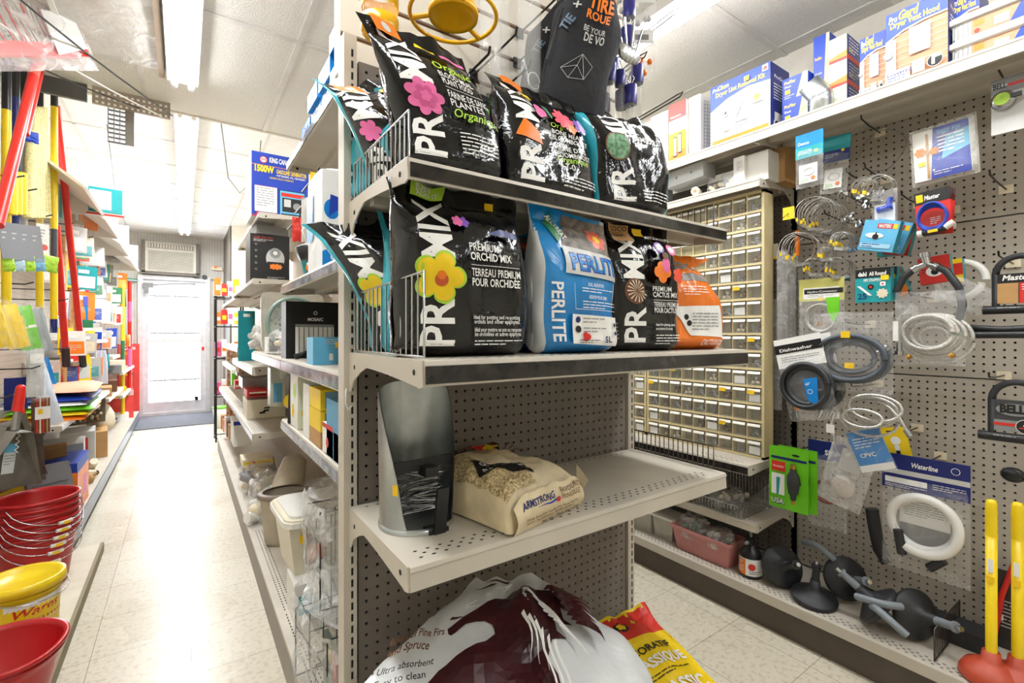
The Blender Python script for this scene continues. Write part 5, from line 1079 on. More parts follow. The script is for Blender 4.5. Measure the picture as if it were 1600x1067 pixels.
ulock('black bicycle U-lock hanging on a grey card with a number four badge, lower right', 1590, 600, 2.06, 1.0, [('r', 0, 0, 1, .36, GRYP), ('c', .42, .70, .38, GRYP, .17), ('t', .12, .60, .024, 'BELL', INK, {'bold': .06, 'fit': .5}), ('r', 0, .18, .5, .09, RED), ('c', .62, .2, .2, SILV), ('c', .62, .2, .18, INK), ('t', .57, .16, .018, '4', W_, {'bold': .03}), ('r', .5, .13, .24, .04, RED)], 1)
ulock('black U-lock with a red and black card above the other U-lock', 1594, 402, 2.07, .95, [('r', 0, .70, 1, .3, INK), ('t', .1, .78, .016, 'Master', W_, {'bold': .03, 'fit': .6, 'shear': .2}), ('r', .45, 0, .55, .68, RED), ('r', 0, 0, .43, .68, TAN), ('l', .5, .6, .4, 3, .007, W_)], 1)
b = MB(); b.tube([(-.09, 0, 0), (-.02, -.01, -.006), (.09, -.01, .0)], .011, BLK, 8); b.tube([(-.085, -.015, -.022), (.09, -.02, -.02)], .011, BLK, 8); tag(b.build('cable_holder', None, tuple(PX(1580, 512, 2.05)), rz=RW), 'pair of black lock bars lying across below the upper U-lock', 'lock')
# drain and dishwasher hose packs
def hyd(b, w, h):
    coil(b, w*.32, .0035, 3, BR, (0, -.006, h*.36), 1, .003, .004)
    for k in range(3): b.cyl((-.012+.012*k, -.008, h*.24), (-.004+.012*k, -.01, h*.30), .006, BRASS)
pouch('hydraulic_hose_pack', 'clear hanging pack with a black and white header, green flap and grey hose ring', 1248, 1318, 435, 532, 2.02, [('r', 0, 0, 1, 1, mat('olive_header', '#c8c46a', .5)), ('r', .1, .1, .8, .5, W_), ('r', .12, .32, .86, .22, INK), ('t', .2, .37, .008, 'Hydro-Connector', W_, {'fit': .66}), ('l', .2, .25, .6, 2, .006, GRYP), ('r', .45, .0, .1, .14, YEL)], .36, CREAM, hyd, seed=8)
b = MB(); b.add([(-.02, 0, .05), (.025, 0, .05), (.022, 0, -.01), (.004, 0, -.045), (-.016, 0, .0)], [(0, 1, 2, 3, 4)], GRN); b.box(-.002, .001, 0, .001, 0, .001, GRN); tag(b.build('green_label', None, tuple(PX(1300, 485, 1.985)), rz=RW), 'bright green flap label on the grey hose ring pack', 'label')
def drn(b, w, h):
    coil(b, w*.42, .0105, 3.1, HG, (0, -.004, h*.42), .74, .006, .014); coil(b, w*.29, .008, 2.2, HG, (0, -.004, h*.43), .74, .005, .010)
    b.cyl((w*.34, -.01, h*.5), (w*.46, -.01, h*.58), .012, CHROME, n=8); b.box(-.02, .008, -.035, -.033, h*.68, h*.76, STKR); b.box(-.01, .018, -.03, -.028, h*.30, h*.37, STKR)
pouch('drain_hose_pack', 'large clear bag with coiled dark grey drain hose and yellow stickers', 1268, 1392, 488, 612, 1.96, None, 0, None, drn, d=.06, seed=9)
def blk(b, w, h):
    coil(b, w*.44, .010, 3.2, HB, (0, -.006, h*.40), 1.0, .008, .009); b.grid(lambda u, v: (w*.36*v*cos(2*pi*u), .006, h*.4+w*.36*v*sin(2*pi*u)), 20, 2, mat('dark_coil_fill', '#4a4c50', .5), True, None, True); b.cyl((w*.12, -.01, h*.04), (w*.22, -.01, h*.12), .009, CHROME, n=8)
for k, (u0, X) in enumerate(((1206, 1.93), (1222, 2.0))):
    pouch('drain_hose_pack', ('front clear pack of black hose with white, black and blue label by the drawers', 'rear pack of black hose just behind the front one by the drawers')[k], u0, u0+74, 526, 655, X, [('r', 0, .5, 1, .3, INK), ('t', .1, .56, .012, 'Dishwasher', W_, {'fit': .7, 'bold': .02}), ('l', .1, .35, .8, 3, .008, GRYP)], .36, W_, blk, tilt=-12, seed=10+k, d=.035)
    b = MB(); b.add([(-.02, 0, .05), (.03, 0, .05), (.012, 0, -.055), (-.02, 0, -.03)], [(0, 1, 2, 3)], SKYB); b.pr(face((-.02, -.0006, -.02), (1, 0, 0), (0, 0, 1)), .045, .06, [('t', .1, .75, .009, '60"', W_, {'bold': .02}), ('c', .35, .35, .2, W_), ('c', .35, .35, .16, SKYB)])
    tag(b.build('blue_label', None, tuple(PX(1268+14*k, 612, X-.02)), rot=(0, radians(-12), RW)), 'blue flap label on the '+('front', 'rear')[k]+' black hose pack by the drawers', 'label')
t = thing('braided_hoses', 'loose coils of shiny braided steel connector hose with a white tag', 'hose', tuple(PX(1352, 648, 1.96)), rz=RW)
for k, (R_, cx, cz) in enumerate(((.085, .0, -.012), (.075, .01, .01), (.07, .02, .02), (.08, .03, .03), (.062, .0, -.01))):
    b = MB(); coil(b, R_, .0048, 1.0+.05*k, BRS, (cx, -.012*k+.02, cz), .72-.05*k, .004, .006, seed=k, ph=-.6*k); b.build('coiled_hose', t)
b = MB(); b.tube([(-.085, -.03, .0), (-.095, -.03, -.04), (-.088, -.03, -.085)], .0048, BRS); b.cyl((-.088, -.03, -.085), (-.087, -.03, -.105), .008, CHROME, n=8); b.tube([(.08, -.02, .03), (.105, -.02, .0), (.118, -.02, -.03)], .0048, BRS); b.cyl((.118, -.02, -.03), (.13, -.02, -.05), .010, CHROME, n=8); b.build('hose_ends', t)
b = MB(); b.box(-.108, -.082, -.037, -.035, -.075, -.045, W_); b.build('paper_tag', t)
# green carded cleaning bladder
grn = [('r', .06, .80, .9, .04, NAVY), ('r', .07, .60, .36, .16, RED), ('t', .1, .66, .008, 'TOUGHEST', W_, {'fit': .3}), ('r', .07, .22, .34, .34, W_), ('p', [(.2, .22), (.26, .22), (.3, .5), (.2, .5)], TEAL), ('t', .06, .07, .022, 'USA', NAVY, {'bold': .05, 'fit': .36}), ('t', .07, .08, .020, 'USA', W_, {'bold': .01, 'fit': .33}), ('c', .7, .9, .1, DARK, .03)]
for k in range(2):
    L, w, h = plc(1201+14*k, 1262+14*k, 700, 797, 1.985+.04*k)
    t = thing('drain_cleaner_pack', ('front lime green card with a black rubber drain bladder and USA in print', 'second lime green card behind the front bladder card')[k], 'package', tuple(L), rz=RW)
    b = MB(); b.box(-w/2, w/2, 0, .002, 0, h, GRN); b.pr(face((-w/2, -.0004, 0), (1, 0, 0), (0, 0, 1)), w, h, grn); b.build('card', t)
    b = MB(); b.lathe([(.006, -.075), (.010, -.07), (.011, -.055), (.018, -.045), (.023, -.01), (.022, .02), (.012, .038), (.011, .05)], BLKR, 20, T(w*.18, -.018, h*.5)); b.cyl((w*.18, -.018, h*.5+.05), (w*.18, -.018, h*.5+.066), .011, BRASS, n=8); b.cyl((w*.18, -.018, h*.5-.075), (w*.18, -.018, h*.5-.09), .007, BRASS, n=8); b.build('rubber_bladder', t)
# waterline hose bag
def wat(b, w, h):
    coil(b, w*.38, .0145, 1.75, HW, (0, -.006, h*.44), 1.0, .005, .028, ph=4.2, N=60, nn=12)
    b.cyl((-w*.27, -.03, h*.36), (-w*.22, -.03, h*.16), .014, BLKR, n=12); b.cyl((w*.08, -.02, h*.10), (w*.24, -.02, h*.20), .014, BLKR, n=12)
    b.box(-w*.3, w*.28, .012, .013, h*.25, h*.6, PAPER); b.pr(face((-w*.3, .0115, h*.25), (1, 0, 0), (0, 0, 1)), w*.58, h*.35, [('r', 0, 0, 1, .45, GRYP), ('l', .1, .95, .8, 6, .008, GRYP)])
pouch('dishwasher_hose_bag', 'clear hanging bag with blue header holding a thick white hose coil with black ends', 1375, 1512, 716, 900, 2.08, [('r', 0, .55, 1, .45, NAVY), ('r', 0, .42, 1, .14, SILV), ('r', 0, 0, 1, .42, NAVY), ('r', .04, .16, .5, .16, W_), ('t', .36, .68, .017, 'Waterline', W_, {'bold': .02, 'fit': .3, 'shear': .2}), ('c', .85, .78, .05, W_), ('c', .85, .78, .042, NAVY), ('l', .04, .1, .5, 2, .006, W_), ('l', .6, .3, .36, 3, .007, W_)], .30, BLUE, wat, d=.045, seed=12)
# dark hose pack between, dark red hose, crumpled bags
def rdh(b, w, h): coil(b, w*.36, .006, 3, mat('dark_red_hose', '#7d2f20', .4), (0, 0, h*.42), .8, .004, .006)
pouch('connector_hose_pack', 'clear pack with a dark blue header and dark red hose behind the green cards', 1262, 1322, 690, 825, 2.16, [('t', .45, .3, .02, 'SE', W_, {'bold': .03})], .22, NAVY, rdh, seed=14, d=.03)
def crm(b, w, h):
    b.sphere((0, 0, h*.3), .04, mat('pale_bundle', '#d9cfc4', .6, bump=.6), 14, None, (1, .5, 1.1)); b.box(-.03, .04, -.014, -.012, h*.55, h*.86, SILV)
pouch('parts_bag', 'crumpled clear bag with silver lined card hanging below the braided hoses', 1302, 1375, 690, 800, 2.04, None, 0, None, crm, d=.06, seed=15, filmm=FILMH, tilt=14)
L, w, h = plc(1345, 1402, 672, 735, 2.0); b = MB(); b.box(-w/2, w/2, 0, .002, 0, h, SKYB); b.pr(face((-w/2, -.0004, 0), (1, 0, 0), (0, 0, 1)), w, h, [('l', .1, .8, .8, 4, .01, W_), ('t', .15, .35, .014, 'CPVC', W_, {'bold': .02}), ('r', 0, 0, 1, .16, W_)]); b.grid(lambda u, v: ((u-.5)*w*1.1, -.01*sin(pi*u)-.004, (v-.05)*h*1.1), 8, 8, FILM)
tag(b.build('connector_pack', None, L, rot=(0, radians(-22), RW)), 'bright blue and white card tilted below the braided steel hoses', 'package')
L, w, h = plc(1386, 1426, 668, 714, 2.09); b = MB(); b.box(-w/2, w/2, 0, .002, 0, h, YEL); b.pr(face((-w/2, -.0004, 0), (1, 0, 0), (0, 0, 1)), w, h, [('c', .5, .55, .2, W_), ('r', .4, .2, .2, .2, W_), ('r', .42, .1, .16, .12, INK), ('r', .2, .85, .4, .04, INK)])
tag(b.build('bulb_adapter_card', None, L, rot=(0, radians(-12), RW)), 'yellow card with a white fitting right of the tilted blue card', 'package')
b = MB(); b.tube([(0, 0, .1), (.01, 0, .03), (.025, 0, -.05), (.05, 0, -.09)], .022, BLKR, 10); tag(b.build('rubber_boot', None, tuple(PX(1362, 835, 2.2)), rz=RW), 'dark folded rubber sleeve hanging in shade left of the white hose bag', 'hose')
# yellow tag, long clear tubes and things beside the cabinet
b = MB(); b.box(-.022, .022, 0, .002, -.02, .03, YEL); b.tube([(0, -.004, -.01), (.01, -.02, .0), (-.02, -.02, -.02)], .0015, INK, 5); tag(b.build('yellow_tag', None, tuple(PX(1232, 335, 2.02)), rz=RW), 'yellow tag with a black tie at the left of the hose clamps', 'tag')
for k, (u, m_) in enumerate(((1222, FILMH), (1236, FILMH), (1214, FILMH))):
    b = MB(); hgt = (.42, .36, .5)[k]; b.grid(lambda u_, v_: (.012*cos(2*pi*u_)*(1+.3*sin(v_*9)), .022*sin(2*pi*u_), v_*hgt), 12, 14, m_, True, None, True); p = PX(u, (545, 530, 640)[k], 2.1+.05*k); tag(b.build('clear_sleeve', None, tuple(p)), ('long clear plastic sleeve hanging beside the drawer cabinet', 'second clear sleeve just right of the long one by the drawers', 'hazy sleeve hanging lowest in the gap beside the drawers')[k], 'tubing')
for k, (u, v, lab) in enumerate(((1245, 640, 'orange-handled tool hanging in the gap right of the drawers'), (1246, 400, 'upper orange-handled tool behind the clear sleeves'))):
    b = MB(); b.cyl((0, 0, 0), (0, 0, .11), .010, ORG, n=10); b.cyl((0, 0, -.03), (0, 0, 0), .004, CHROME); tag(b.build('hand_tool', None, tuple(PX(u, v, 2.2))), lab, 'tool')
b = MB(); b.box(-.02, .02, 0, .002, -.03, .04, CREAM); b.box(-.02, .02, -.001, 0, -.03, -.02, STKR); tag(b.build('paper_card', None, tuple(PX(1208, 395, 2.2)), rz=RW), 'cream card hanging in the dark gap right of the drawers', 'card')
# ---------------------------------------------------------------- augers, divider and plungers on the right deck
DG = mat('auger_drum', '#232427', .5, 0, .1); GRH = mat('grey_handle', '#7c8389', .45)
def auger(label, loc, rot, gun=False, seed=0):
    t = thing('drain_auger', label, 'auger', loc, rot=tuple(radians(a) for a in rot))
    b = MB(); b.lathe([(.001, -.020), (.070, -.020), (.078, -.014), (.080, .0), (.076, .004), (.058, .014), (.034, .026), (.020, .038), (.016, .07), (.001, .07)], DG, 36); b.build('drum', t)
    b = MB(); b.cyl((0, 0, .066), (0, 0, .125), .014, DG if not gun else GRH, r1=.012); b.cyl((0, 0, .125), (0, 0, .133), .017, BLK if not gun else GRH); b.cyl((0, 0, .133), (0, 0, .15), .008, CHROME, n=8); b.build('spout', t)
    b = MB(); b.cyl((.045, 0, -.02), (.045, 0, -.045), .006, GRYP); b.cyl((.045, 0, -.045), (.045, 0, -.115), .012 if not gun else .011, DG if not gun else GRH, r1=.014); b.build('crank_knob', t)
    if gun: b = MB(); b.tube([(-.075, .02, .02), (-.13, .02, .02), (-.15, .02, -.0), (-.16, .02, -.07)], .012, GRH, 8); b.build('grip', t)
def aug(label, u, v, X, z, rot, gun=False): p = PX(u, v, X); auger(label, (X, p.y, z), rot, gun)
aug('black drain auger standing on its rim, leftmost beside the sprayer', 1222, 860, 2.04, .236, (62, 0, -40))
aug('black drain auger lying flat with its spout up, second from the sprayer', 1272, 885, 2.02, .177, (4, -8, 20))
aug('drain auger with grey knob leaning against the pegboard, third on the deck', 1322, 870, 2.13, .243, (60, 40, -60), True)
aug('black drain auger with a grey pistol grip resting in the middle of the group', 1370, 915, 2.03, .235, (-50, 20, 30), True)
aug('rightmost black drain auger with grey spout, against the wire divider', 1432, 945, 2.06, .240, (75, 10, -30), True)
divider('dark wire divider standing on the right deck between augers and plungers', (WX-.05, PX(1480, 990, 2.1).y, Z0+.001), .29, .105, 16, WIREB, rz=-pi/2)
PLR = mat('plunger_rubber', '#b5462c', .45)
for k, (u, v, lab, s_) in enumerate(((1550, 1040, 'yellow-handled plunger with red rubber cup, the nearer left one', 1), (1600, 1010, 'second yellow-handled plunger behind and right of the nearer one', 1))):
    X = (1.89, 1.99)[k]; y = (.262, .205)[k]
    z = (0.0, .154)[k]; X = (1.80, 2.03)[k]
    if k: u = 1590
    p = PX(u, v, X); y = p.y
    if k == 0: X = 2.0; y = PX(1549, 1040, 2.0).y; z = .154
    t = thing('plunger', lab, 'plunger', (X, y, z))
    b = MB(); b.lathe([(.070, 0), (.075, .004), (.073, .02), (.062, .04), (.036, .056), (.024, .062), (.021, .088), (.001, .09)], PLR, 32); b.build('rubber_cup', t)
    b = MB(); b.lathe([(.0135, .06), (.0135, .43)]+[(.0135+.0014*(i % 2), .43+.011*i) for i in range(9)]+[(.0135, .535), (.010, .545), (.001, .548)], YELP, 20); b.box(-.0150, -.0130, -.006, .006, .33, .37, W_); b.box(-.0155, -.0130, -.009, .009, .30, .32, STKR); b.build('handle', t)
# dark goods at the lower right corner
b = MB(); b.rbox(-.1, .1, -.05, .05, 0, .055, .03, BLKR); tag(b.build('rubber_pad', None, (2.18, PX(1490, 980, 2.18).y, Z0), rz=RW), 'dark rubber shape lying on the deck behind the plungers', 'rubber part')
t = thing('bolt_cutter', 'red tool on a black card leaning on the wall behind the plungers', 'tool', (2.26, PX(1580, 930, 2.24).y, Z0), rot=(0, 0, RW))
b = MB(); b.box(-.06, .06, -.02, -.018, 0, .26, mat('dark_card', '#2d2a29', .5)); b.pr(face((-.06, -.0206, 0), (1, 0, 0), (0, 0, 1)), .12, .26, [('l', .3, .6, .5, 8, .012, SILV), ('r', .1, .35, .25, .08, W_)]); b.build('card', t)
b = MB(); b.tube([(-.04, -.03, .02), (-.02, -.03, .18), (.01, -.03, .30)], .008, REDM, 8); b.build('red_bar', t)
b = MB(); b.sphere((0, 0, 0), .03, BLK, 14, None, (1, .6, .8)); b.tube([(0, 0, 0), (.06, 0, .0), (.09, 0, -.01)], .012, BLK); tag(b.build('bicycle_pedal', None, tuple(PX(1583, 742, 2.15)), rz=RW), 'black moulded handle poking in at the right edge above the plungers', 'tool')
# ---------------------------------------------------------------- goods on the left aisle shelving (front faces to -y)
def gbox(name, label, u, vt, z, w, d, m, items=(), X=.315, h=None, left=(), rz=0, group=None, cat='box', dy=0, top=()):
    p = PX(u, vt, X); h = h or max(.02, p.z-z)
    return carton(name, label, (X+w/2, p.y+dy, z), w, h, d, m, items, left=left, rz=rz, group=group, cat=cat, top=top)
ZD = .1355
king = [('r', 0, 0, 1, 1, BLUE), ('r', 0, .80, 1, .008, ORG), ('c', .20, .89, .065, RED), ('c', .20, .89, .05, W_), ('t', .165, .875, .014, 'KING', RED, {'bold': .03, 'fit': .08}), ('t', .30, .865, .028, 'KING CANADA', W_, {'bold': .03, 'fit': .42}), ('t', .05, .70, .036, '1500W', YEL, {'bold': .05, 'fit': .33}), ('t', .42, .71, .022, 'GASOLINE GENERATOR', YEL, {'bold': .03, 'fit': .54}), ('t', .42, .66, .012, '4 HP ENGINE, OIL, CAN READY', W_, {'fit': .52}), ('t', .3, .61, .010, 'GENERATRICE À ESSENCE', YEL, {'fit': .42}),
  ('r', .05, .08, .38, .40, W_), ('r', .05, .475, .38, .005, RED), ('l', .08, .44, .3, 8, .014, GRYP), ('r', .08, .02, .34, .05, RED), ('r', .47, .04, .46, .42, INK), ('r', .48, .05, .44, .40, LBLUE), ('r', .50, .36, .4, .06, RED), ('r', .52, .12, .34, .22, INK), ('r', .55, .2, .12, .12, SILV), ('c', .78, .22, .07, GRYP), ('r', .5, .07, .4, .02, INK), ('r', 0, 0, 1, .02, RED)]
gbox('generator_box', 'big blue gasoline generator box high on the left aisle shelving', 393, 222, 1.8635, .30, .30, WHT, king, h=.365, left=[('r', 0, 0, 1, 1, W_), ('l', .2, .8, .5, 6, .02, GRYP)])
fry = [('r', 0, 0, 1, 1, INK), ('t', .08, .91, .010, 'AIR FRYER', RED, {'fit': .5}), ('l', .08, .88, .5, 2, .008, W_), ('c', .63, .5, .24, SILV, .30), ('c', .63, .62, .15, mat('fryer_steel', '#9da0a3', .35), .15), ('c', .63, .62, .10, GRYP), ('c', .63, .62, .06, W_), ('r', .42, .26, .42, .17, BLK), ('c', .63, .31, .22, INK, .12), ('f', .56, .33, .08, 5, ORG), ('f', .66, .33, .09, 5, ORG), ('f', .74, .33, .07, 5, mat('fries', '#e08b3c', .5)), ('l', .42, .1, .45, 2, .007, SILV)]+[('c', .14, .78-.13*i, .028, SILV) for i in range(5)]+[('c', .14, .78-.13*i, .02, INK) for i in range(5)]
gbox('air_fryer_box', 'dark air fryer box with orange fries on the shelf under the generator box', 391, 357, 1.5015, .205, .24, mat('charcoal_card', '#3a3936', .5), fry, h=.275, X=.315)
carton('appliance_box', 'dark folded carton lying on top of the air fryer box', (.43, 3.06, 1.778), .17, .05, .2, GRYP, rz=.1)
# blue boxes on the highest shelf
gl = [('r', 0, 0, 1, 1, SKYB), ('r', .25, .2, .45, .6, W_), ('t', .28, .35, .022, 'Glad', BLUE, {'bold': .05, 'fit': .44, 'shear': .2})]
for k, (y, z, s) in enumerate(((1.22, 0, 1), (1.21, .053, 1), (1.23, .106, .8), (1.36, 0, 1), (1.355, .053, 1), (1.50, 0, 1), (1.505, .053, .9), (1.65, 0, 1))):
    o = carton('liner_box', 'blue and white liner box on the highest aisle shelf, '+('nearest stack, bottom', 'nearest stack, middle', 'nearest stack, top', 'second stack, bottom', 'second stack, top', 'third stack, bottom', 'third stack, top', 'farthest single one')[k], (.33+.01*(k % 2), y+.055, 1.8585+z), .13, .052, .22, SKYB, gl, rz=RW, group='liner boxes on the highest aisle shelf', left=[('r', 0, 0, 1, .5, W_)], top=[('r', 0, 0, 1, 1, BLUE)])
# paper towel packs
roy = [('r', 0, 0, 1, 1, W_), ('c', .12, .6, .10, SKYB, .13), ('p', [(.0, 0), (.98, 0), (.98, .60), (.55, .58), (.36, .5), (.30, .28), (0, .16)], SKYB), ('p', [(.08, .52), (.2, .6), (.26, .72), (.1, .75)], BLUE), ('r', .52, .62, .26, .13, TEAL), ('t', .55, .655, .018, 'Royale', W_, {'bold': .04, 'fit': .2}), ('t', .5, .88, .018, '8=16', NAVY, {'bold': .03, 'fit': .22}), ('f', .25, .85, .05, 6, LBLUE), ('t', .1, .08, .018, 'Original', W_, {'shear': .3, 'bold': .02, 'fit': .3}), ('c', .9, .85, .02, RED)]
def towel(label, x, y, z, w=.24, h=.30, rz=0):
    b = MB(); b.grid(lambda u, v: (w/2*cos(2*pi*u)*(abs(cos(2*pi*u))**5+abs(sin(2*pi*u))**5)**(-.2)*(1-.35*max(0, v-.9)*10*.3), .09*sin(2*pi*u)*(abs(cos(2*pi*u))**5+abs(sin(2*pi*u))**5)**(-.2), h*min(v, .97)+.004*noise.noise(Vector((u*20, v*9, x*9)))), 36, 20, mat('tissue_wrap', '#f2f4f7', .25, bump=.4, bs=30), True, None, True)
    b.add([(w/2*.93*cos(a), .083*sin(a), h*.972) for a in [2*pi*k/24 for k in range(24)]], [tuple(range(24))], MATS['tissue_wrap'])
    b.pr(face((-w*.46, -.0925, .004), (1, 0, 0), (0, 0, 1)), w*.92, h*.93, roy)
    b.pr(face((-w*.5-.002, .08, .004), (0, -1, 0), (0, 0, 1)), .16, h*.93, [('r', .2, .3, .5, .5, SKYB), ('t', .25, .5, .02, 'Royale', W_, {'fit': .4})])
    tag(b.build('paper_towel_pack', None, (x, y, z), rz=rz), label, 'paper towels')
towel('white and blue paper towel pack on the shelf left of the end cap', .435, 1.50, 1.387)
towel('paper towel pack behind the end cap post, close to the wire divider', .575, 1.24, 1.387, h=.31)
towel('paper towel pack lying higher beside the top wire divider', .585, 1.245, 1.70, .22, .13)
# small goods beyond the towel pack on the same shelf (bay 1, z 1.11 lower; z 1.385 bay 0)
t = thing('salad_spinner', 'white and teal kitchen spinner on the shelf beside the paper towel pack', 'kitchenware', (.38, 1.74, 1.387))
b = MB(); b.lathe([(.001, 0), (.04, 0), (.05, .05), (.052, .06)], TEAL, 24, T(0, 0, .02)@R('X', 0)); b.lathe([(.055, .075), (.057, .08), (.045, .095), (.001, .10)], PWHT, 24); b.build('bowl', t)
b = MB(); b.tube([(-.02, -.02, .10), (-.05, -.04, .16), (-.03, -.05, .19)], .006, PWHT, 8); b.build('handle', t)
t = thing('hair_dryer', 'black hair dryer standing behind the paper towel pack', 'hair dryer', (.345, 1.66, 1.387))
b = MB(); b.cyl((0, 0, 0), (.01, 0, .075), .016, BLK); b.lathe([(.001, -.05), (.024, -.05), (.03, 0), (.022, .05), (.001, .055)], BLK, 18, T(.01, 0, .09)@R('Y', 70)); b.build('body', t)
lumps('snack_bag', 'small orange and white bag by the hair dryer', (.35, 1.60, 1.387), .05, .06, .05, 8, [ORG, W_], .01, .016, seed=21)
for k, (u, v0, v1, m_, lab) in enumerate(((497, 270, 330, YEL, 'yellow gloves hanging left of the paper towels'), (483, 310, 380, SILV, 'clear hanging pack left of the yellow gloves'), (468, 340, 378, RED, 'red hanging piece by the air fryer box'))):
    p, p2 = PX(u, v0, .36), PX(u, v1, .36); b = MB(); pillow(b, .05, p.z-p2.z, .02, m_, 0, 0, k); tag(b.build('hanging_goods', None, (.36, p.y, p2.z)), lab, 'package')
    hk = MB(); hk.tube([(.0, .25, p.z), (0, 0, p.z), (0, -.01, p.z+.015)], .003, WIREB, 5); tag(hk.build('peg_hook', None, (.36, p.y, 0)), 'wire hook holding the '+lab.split(' hanging')[0].split(' left')[0], 'hook')
# eye-level shelf
mos = [('r', 0, 0, 1, 1, INK), ('t', .38, .66, .012, 'MOSAIC', W_, {'fit': .28, 'bold': .02}), ('c', .52, .80, .035, W_), ('c', .52, .80, .025, INK), ('r', .16, .08, .70, .50, W_), ('r', .16, .55, .7, .05, GRYP)]+[('r', .22+.085*i, .08, .012, .47, INK) for i in range(8)]
gbox('dish_rack_box', 'black box with a white dish rack picture on the eye-level aisle shelf', 441, 475, 1.1515-.044, .20, .10, BLK, mos, X=.315, h=.215, dy=-.08)
gbox('appliance_box', 'small black and white box left of the dish rack box', 418, 540, 1.111, .06, .1, W_, [('r', .1, .1, .8, .8, INK)], h=.075, X=.315)
gbox('storage_box', 'light blue box with a price sticker in front of the dish rack box', 489, 527, 1.1075, .115, .085, LBLUE, [('r', .55, .62, .16, .2, STKR), ('r', .4, .15, .1, .25, W_), ('c', .8, .15, .05, RED), ('l', .3, .9, .5, 3, .006, W_)], h=.082)
gbox('storage_box', 'tall light blue box at the post end of the eye-level aisle shelf', 535, 470, 1.1075, .09, .11, mat('steel_blue_print', '#5c9cc0', .5), [('r', .1, .55, .8, .02, NAVY), ('l', .2, .4, .6, 4, .01, W_)], h=.22, dy=.30, X=.47)
gbox('shower_box', 'magenta box between the dish rack box and the tall light blue box', 508, 488, 1.1075, .05, .1, mat('wine_print', '#a8355c', .5), [('c', .5, .6, .25, SILV, .4)], h=.16, dy=.22, X=.43)
b = MB(); b.box(0, .03, 0, .002, 0, .07, YEL); tag(b.build('sale_tag', None, (.47, 1.44, 1.30)), 'yellow sale tag above the magenta box', 'tag')
t = thing('round_mirror', 'round basin with a grey green rim leaning behind the dish rack box', 'basin', (.44, 2.42, 1.245), rot=(radians(-8), 0, radians(8)))
b = MB(); b.tube([(.125*cos(a), 0, .125*sin(a)) for a in [2*pi*k/40 for k in range(40)]], .009, mat('sage_rim', '#7d9389', .4), 8, True); b.build('rim', t)
b = MB(); b.grid(lambda u, v: (v*.122*cos(2*pi*u), .03*(1-v*v), v*.122*sin(2*pi*u)), 32, 6, mat('pale_basin', '#c3cbbf', .3), True, None, True)
for i in range(30): a = rn.uniform(1.6, 4.4); r_ = rn.uniform(.06, .11); b.box(r_*cos(a)-.004, r_*cos(a)+.004, .0, .004, r_*sin(a)-.004, r_*sin(a)+.004, GRYP)
b.build('basin', t)
b = MB(); b.rbox(-.15, .15, 0, .30, 0, .02, .03, mat('pale_metal_tray', '#bdb8aa', .35, .6, .15, 12, bump=.3, bs=20), T(0, .03, 0)@R('X', 84)); tag(b.build('baking_tray', None, (.47, 2.62, 1.111)), 'large dull metal tray standing behind the round basin', 'tray')
lumps('clear_bag', 'crumpled clear bag in front of the round basin on the aisle shelf', (.36, 2.32, 1.112), .12, .18, .10, 6, [SILV, CREAM], .01, .02, seed=23)
b = MB(); b.rbox(-.05, .05, 0, .012, 0, .33, .004, mat('teal_board', '#138f9b', .35)); b.box(-.02, .02, -.001, 0, .29, .31, W_); tag(b.build('cutting_board', None, (.345, 3.55, 1.0215), rz=.1), 'tall teal cutting board standing at the front of the eye-level aisle shelf', 'cutting board')
lumps('clear_bag', 'clear wrapped goods left of the metal tray behind the teal board', (.40, 3.0, 1.112), .18, .3, .16, 14, [W_, SILV, CREAM], .02, .04, seed=24)
# middle shelf (z .877 near, .86 tilted)
def blend(c2): return [('r', 0, 0, 1, 1, mat('blender_print', '#9cc4b8', .5)), ('r', 0, .8, 1, .2, LBLUE), ('c', .5, .3, .3, INK), ('c', .5, .3, .24, c2), ('c', .5, .24, .12, GRN), ('t', .18, .6, .014, 'Big Chopper', W_, {'fit': .6, 'bold': .02}), ('l', .2, .9, .6, 2, .01, W_)]
gbox('chopper_box', 'pale green kitchen chopper box with a bowl picture, left of the yellow boxes', 489, 594, .879, .075, .09, W_, blend(TEAL), h=.165, dy=.05)
gbox('glass_box', 'narrow pale box with yellow flowers beside the chopper box', 467, 592, .879, .05, .13, W_, [('r', 0, 0, 1, 1, mat('pale_leaf_print', '#dfe3c4', .5)), ('f', .4, .3, .2, 5, YEL), ('f', .6, .7, .2, 5, LGRN)], h=.18, dy=.02, left=[('f', .4, .3, .2, 5, YEL), ('f', .6, .7, .2, 5, LGRN)])
for k in range(2): gbox('juicer_box', ('upper', 'lower')[k]+' yellow box of the pair on the middle aisle shelf', 512, 604, .879+(1-k)*.06+.045, .12, .14, YEL, [('r', .1, .1, .5, .8, mat('juicer_print', '#7fa6b6', .5)), ('c', .3, .4, .1, ORG)], h=.058, dy=.08)
gbox('carton', 'plain low carton under the two yellow boxes', 512, 640, .879, .12, .14, TAN, h=.044, dy=.08)
gbox('phone_box', 'white, red and navy box near the front of the middle aisle shelf', 514, 662, .879, .10, .11, W_, [('r', .0, 0, .7, 1, W_), ('r', 0, .85, 1, .15, RED), ('r', .62, 0, .38, 1, NAVY), ('c', .45, .3, .12, RED), ('r', .08, .4, .2, .3, BLUE), ('l', .66, .8, .25, 4, .01, W_)], h=.08, dy=-.04, left=[('r', 0, .85, 1, .15, RED), ('c', .5, .4, .12, RED)])
gbox('detergent_box', 'blue and white box right against the post on the middle aisle shelf', 533, 700, .879, .07, .1, SKYB, [('r', .1, .1, .8, .5, W_), ('t', .15, .3, .02, 'Vim', SKYB, {'bold': .04})], h=.07, dy=-.03)
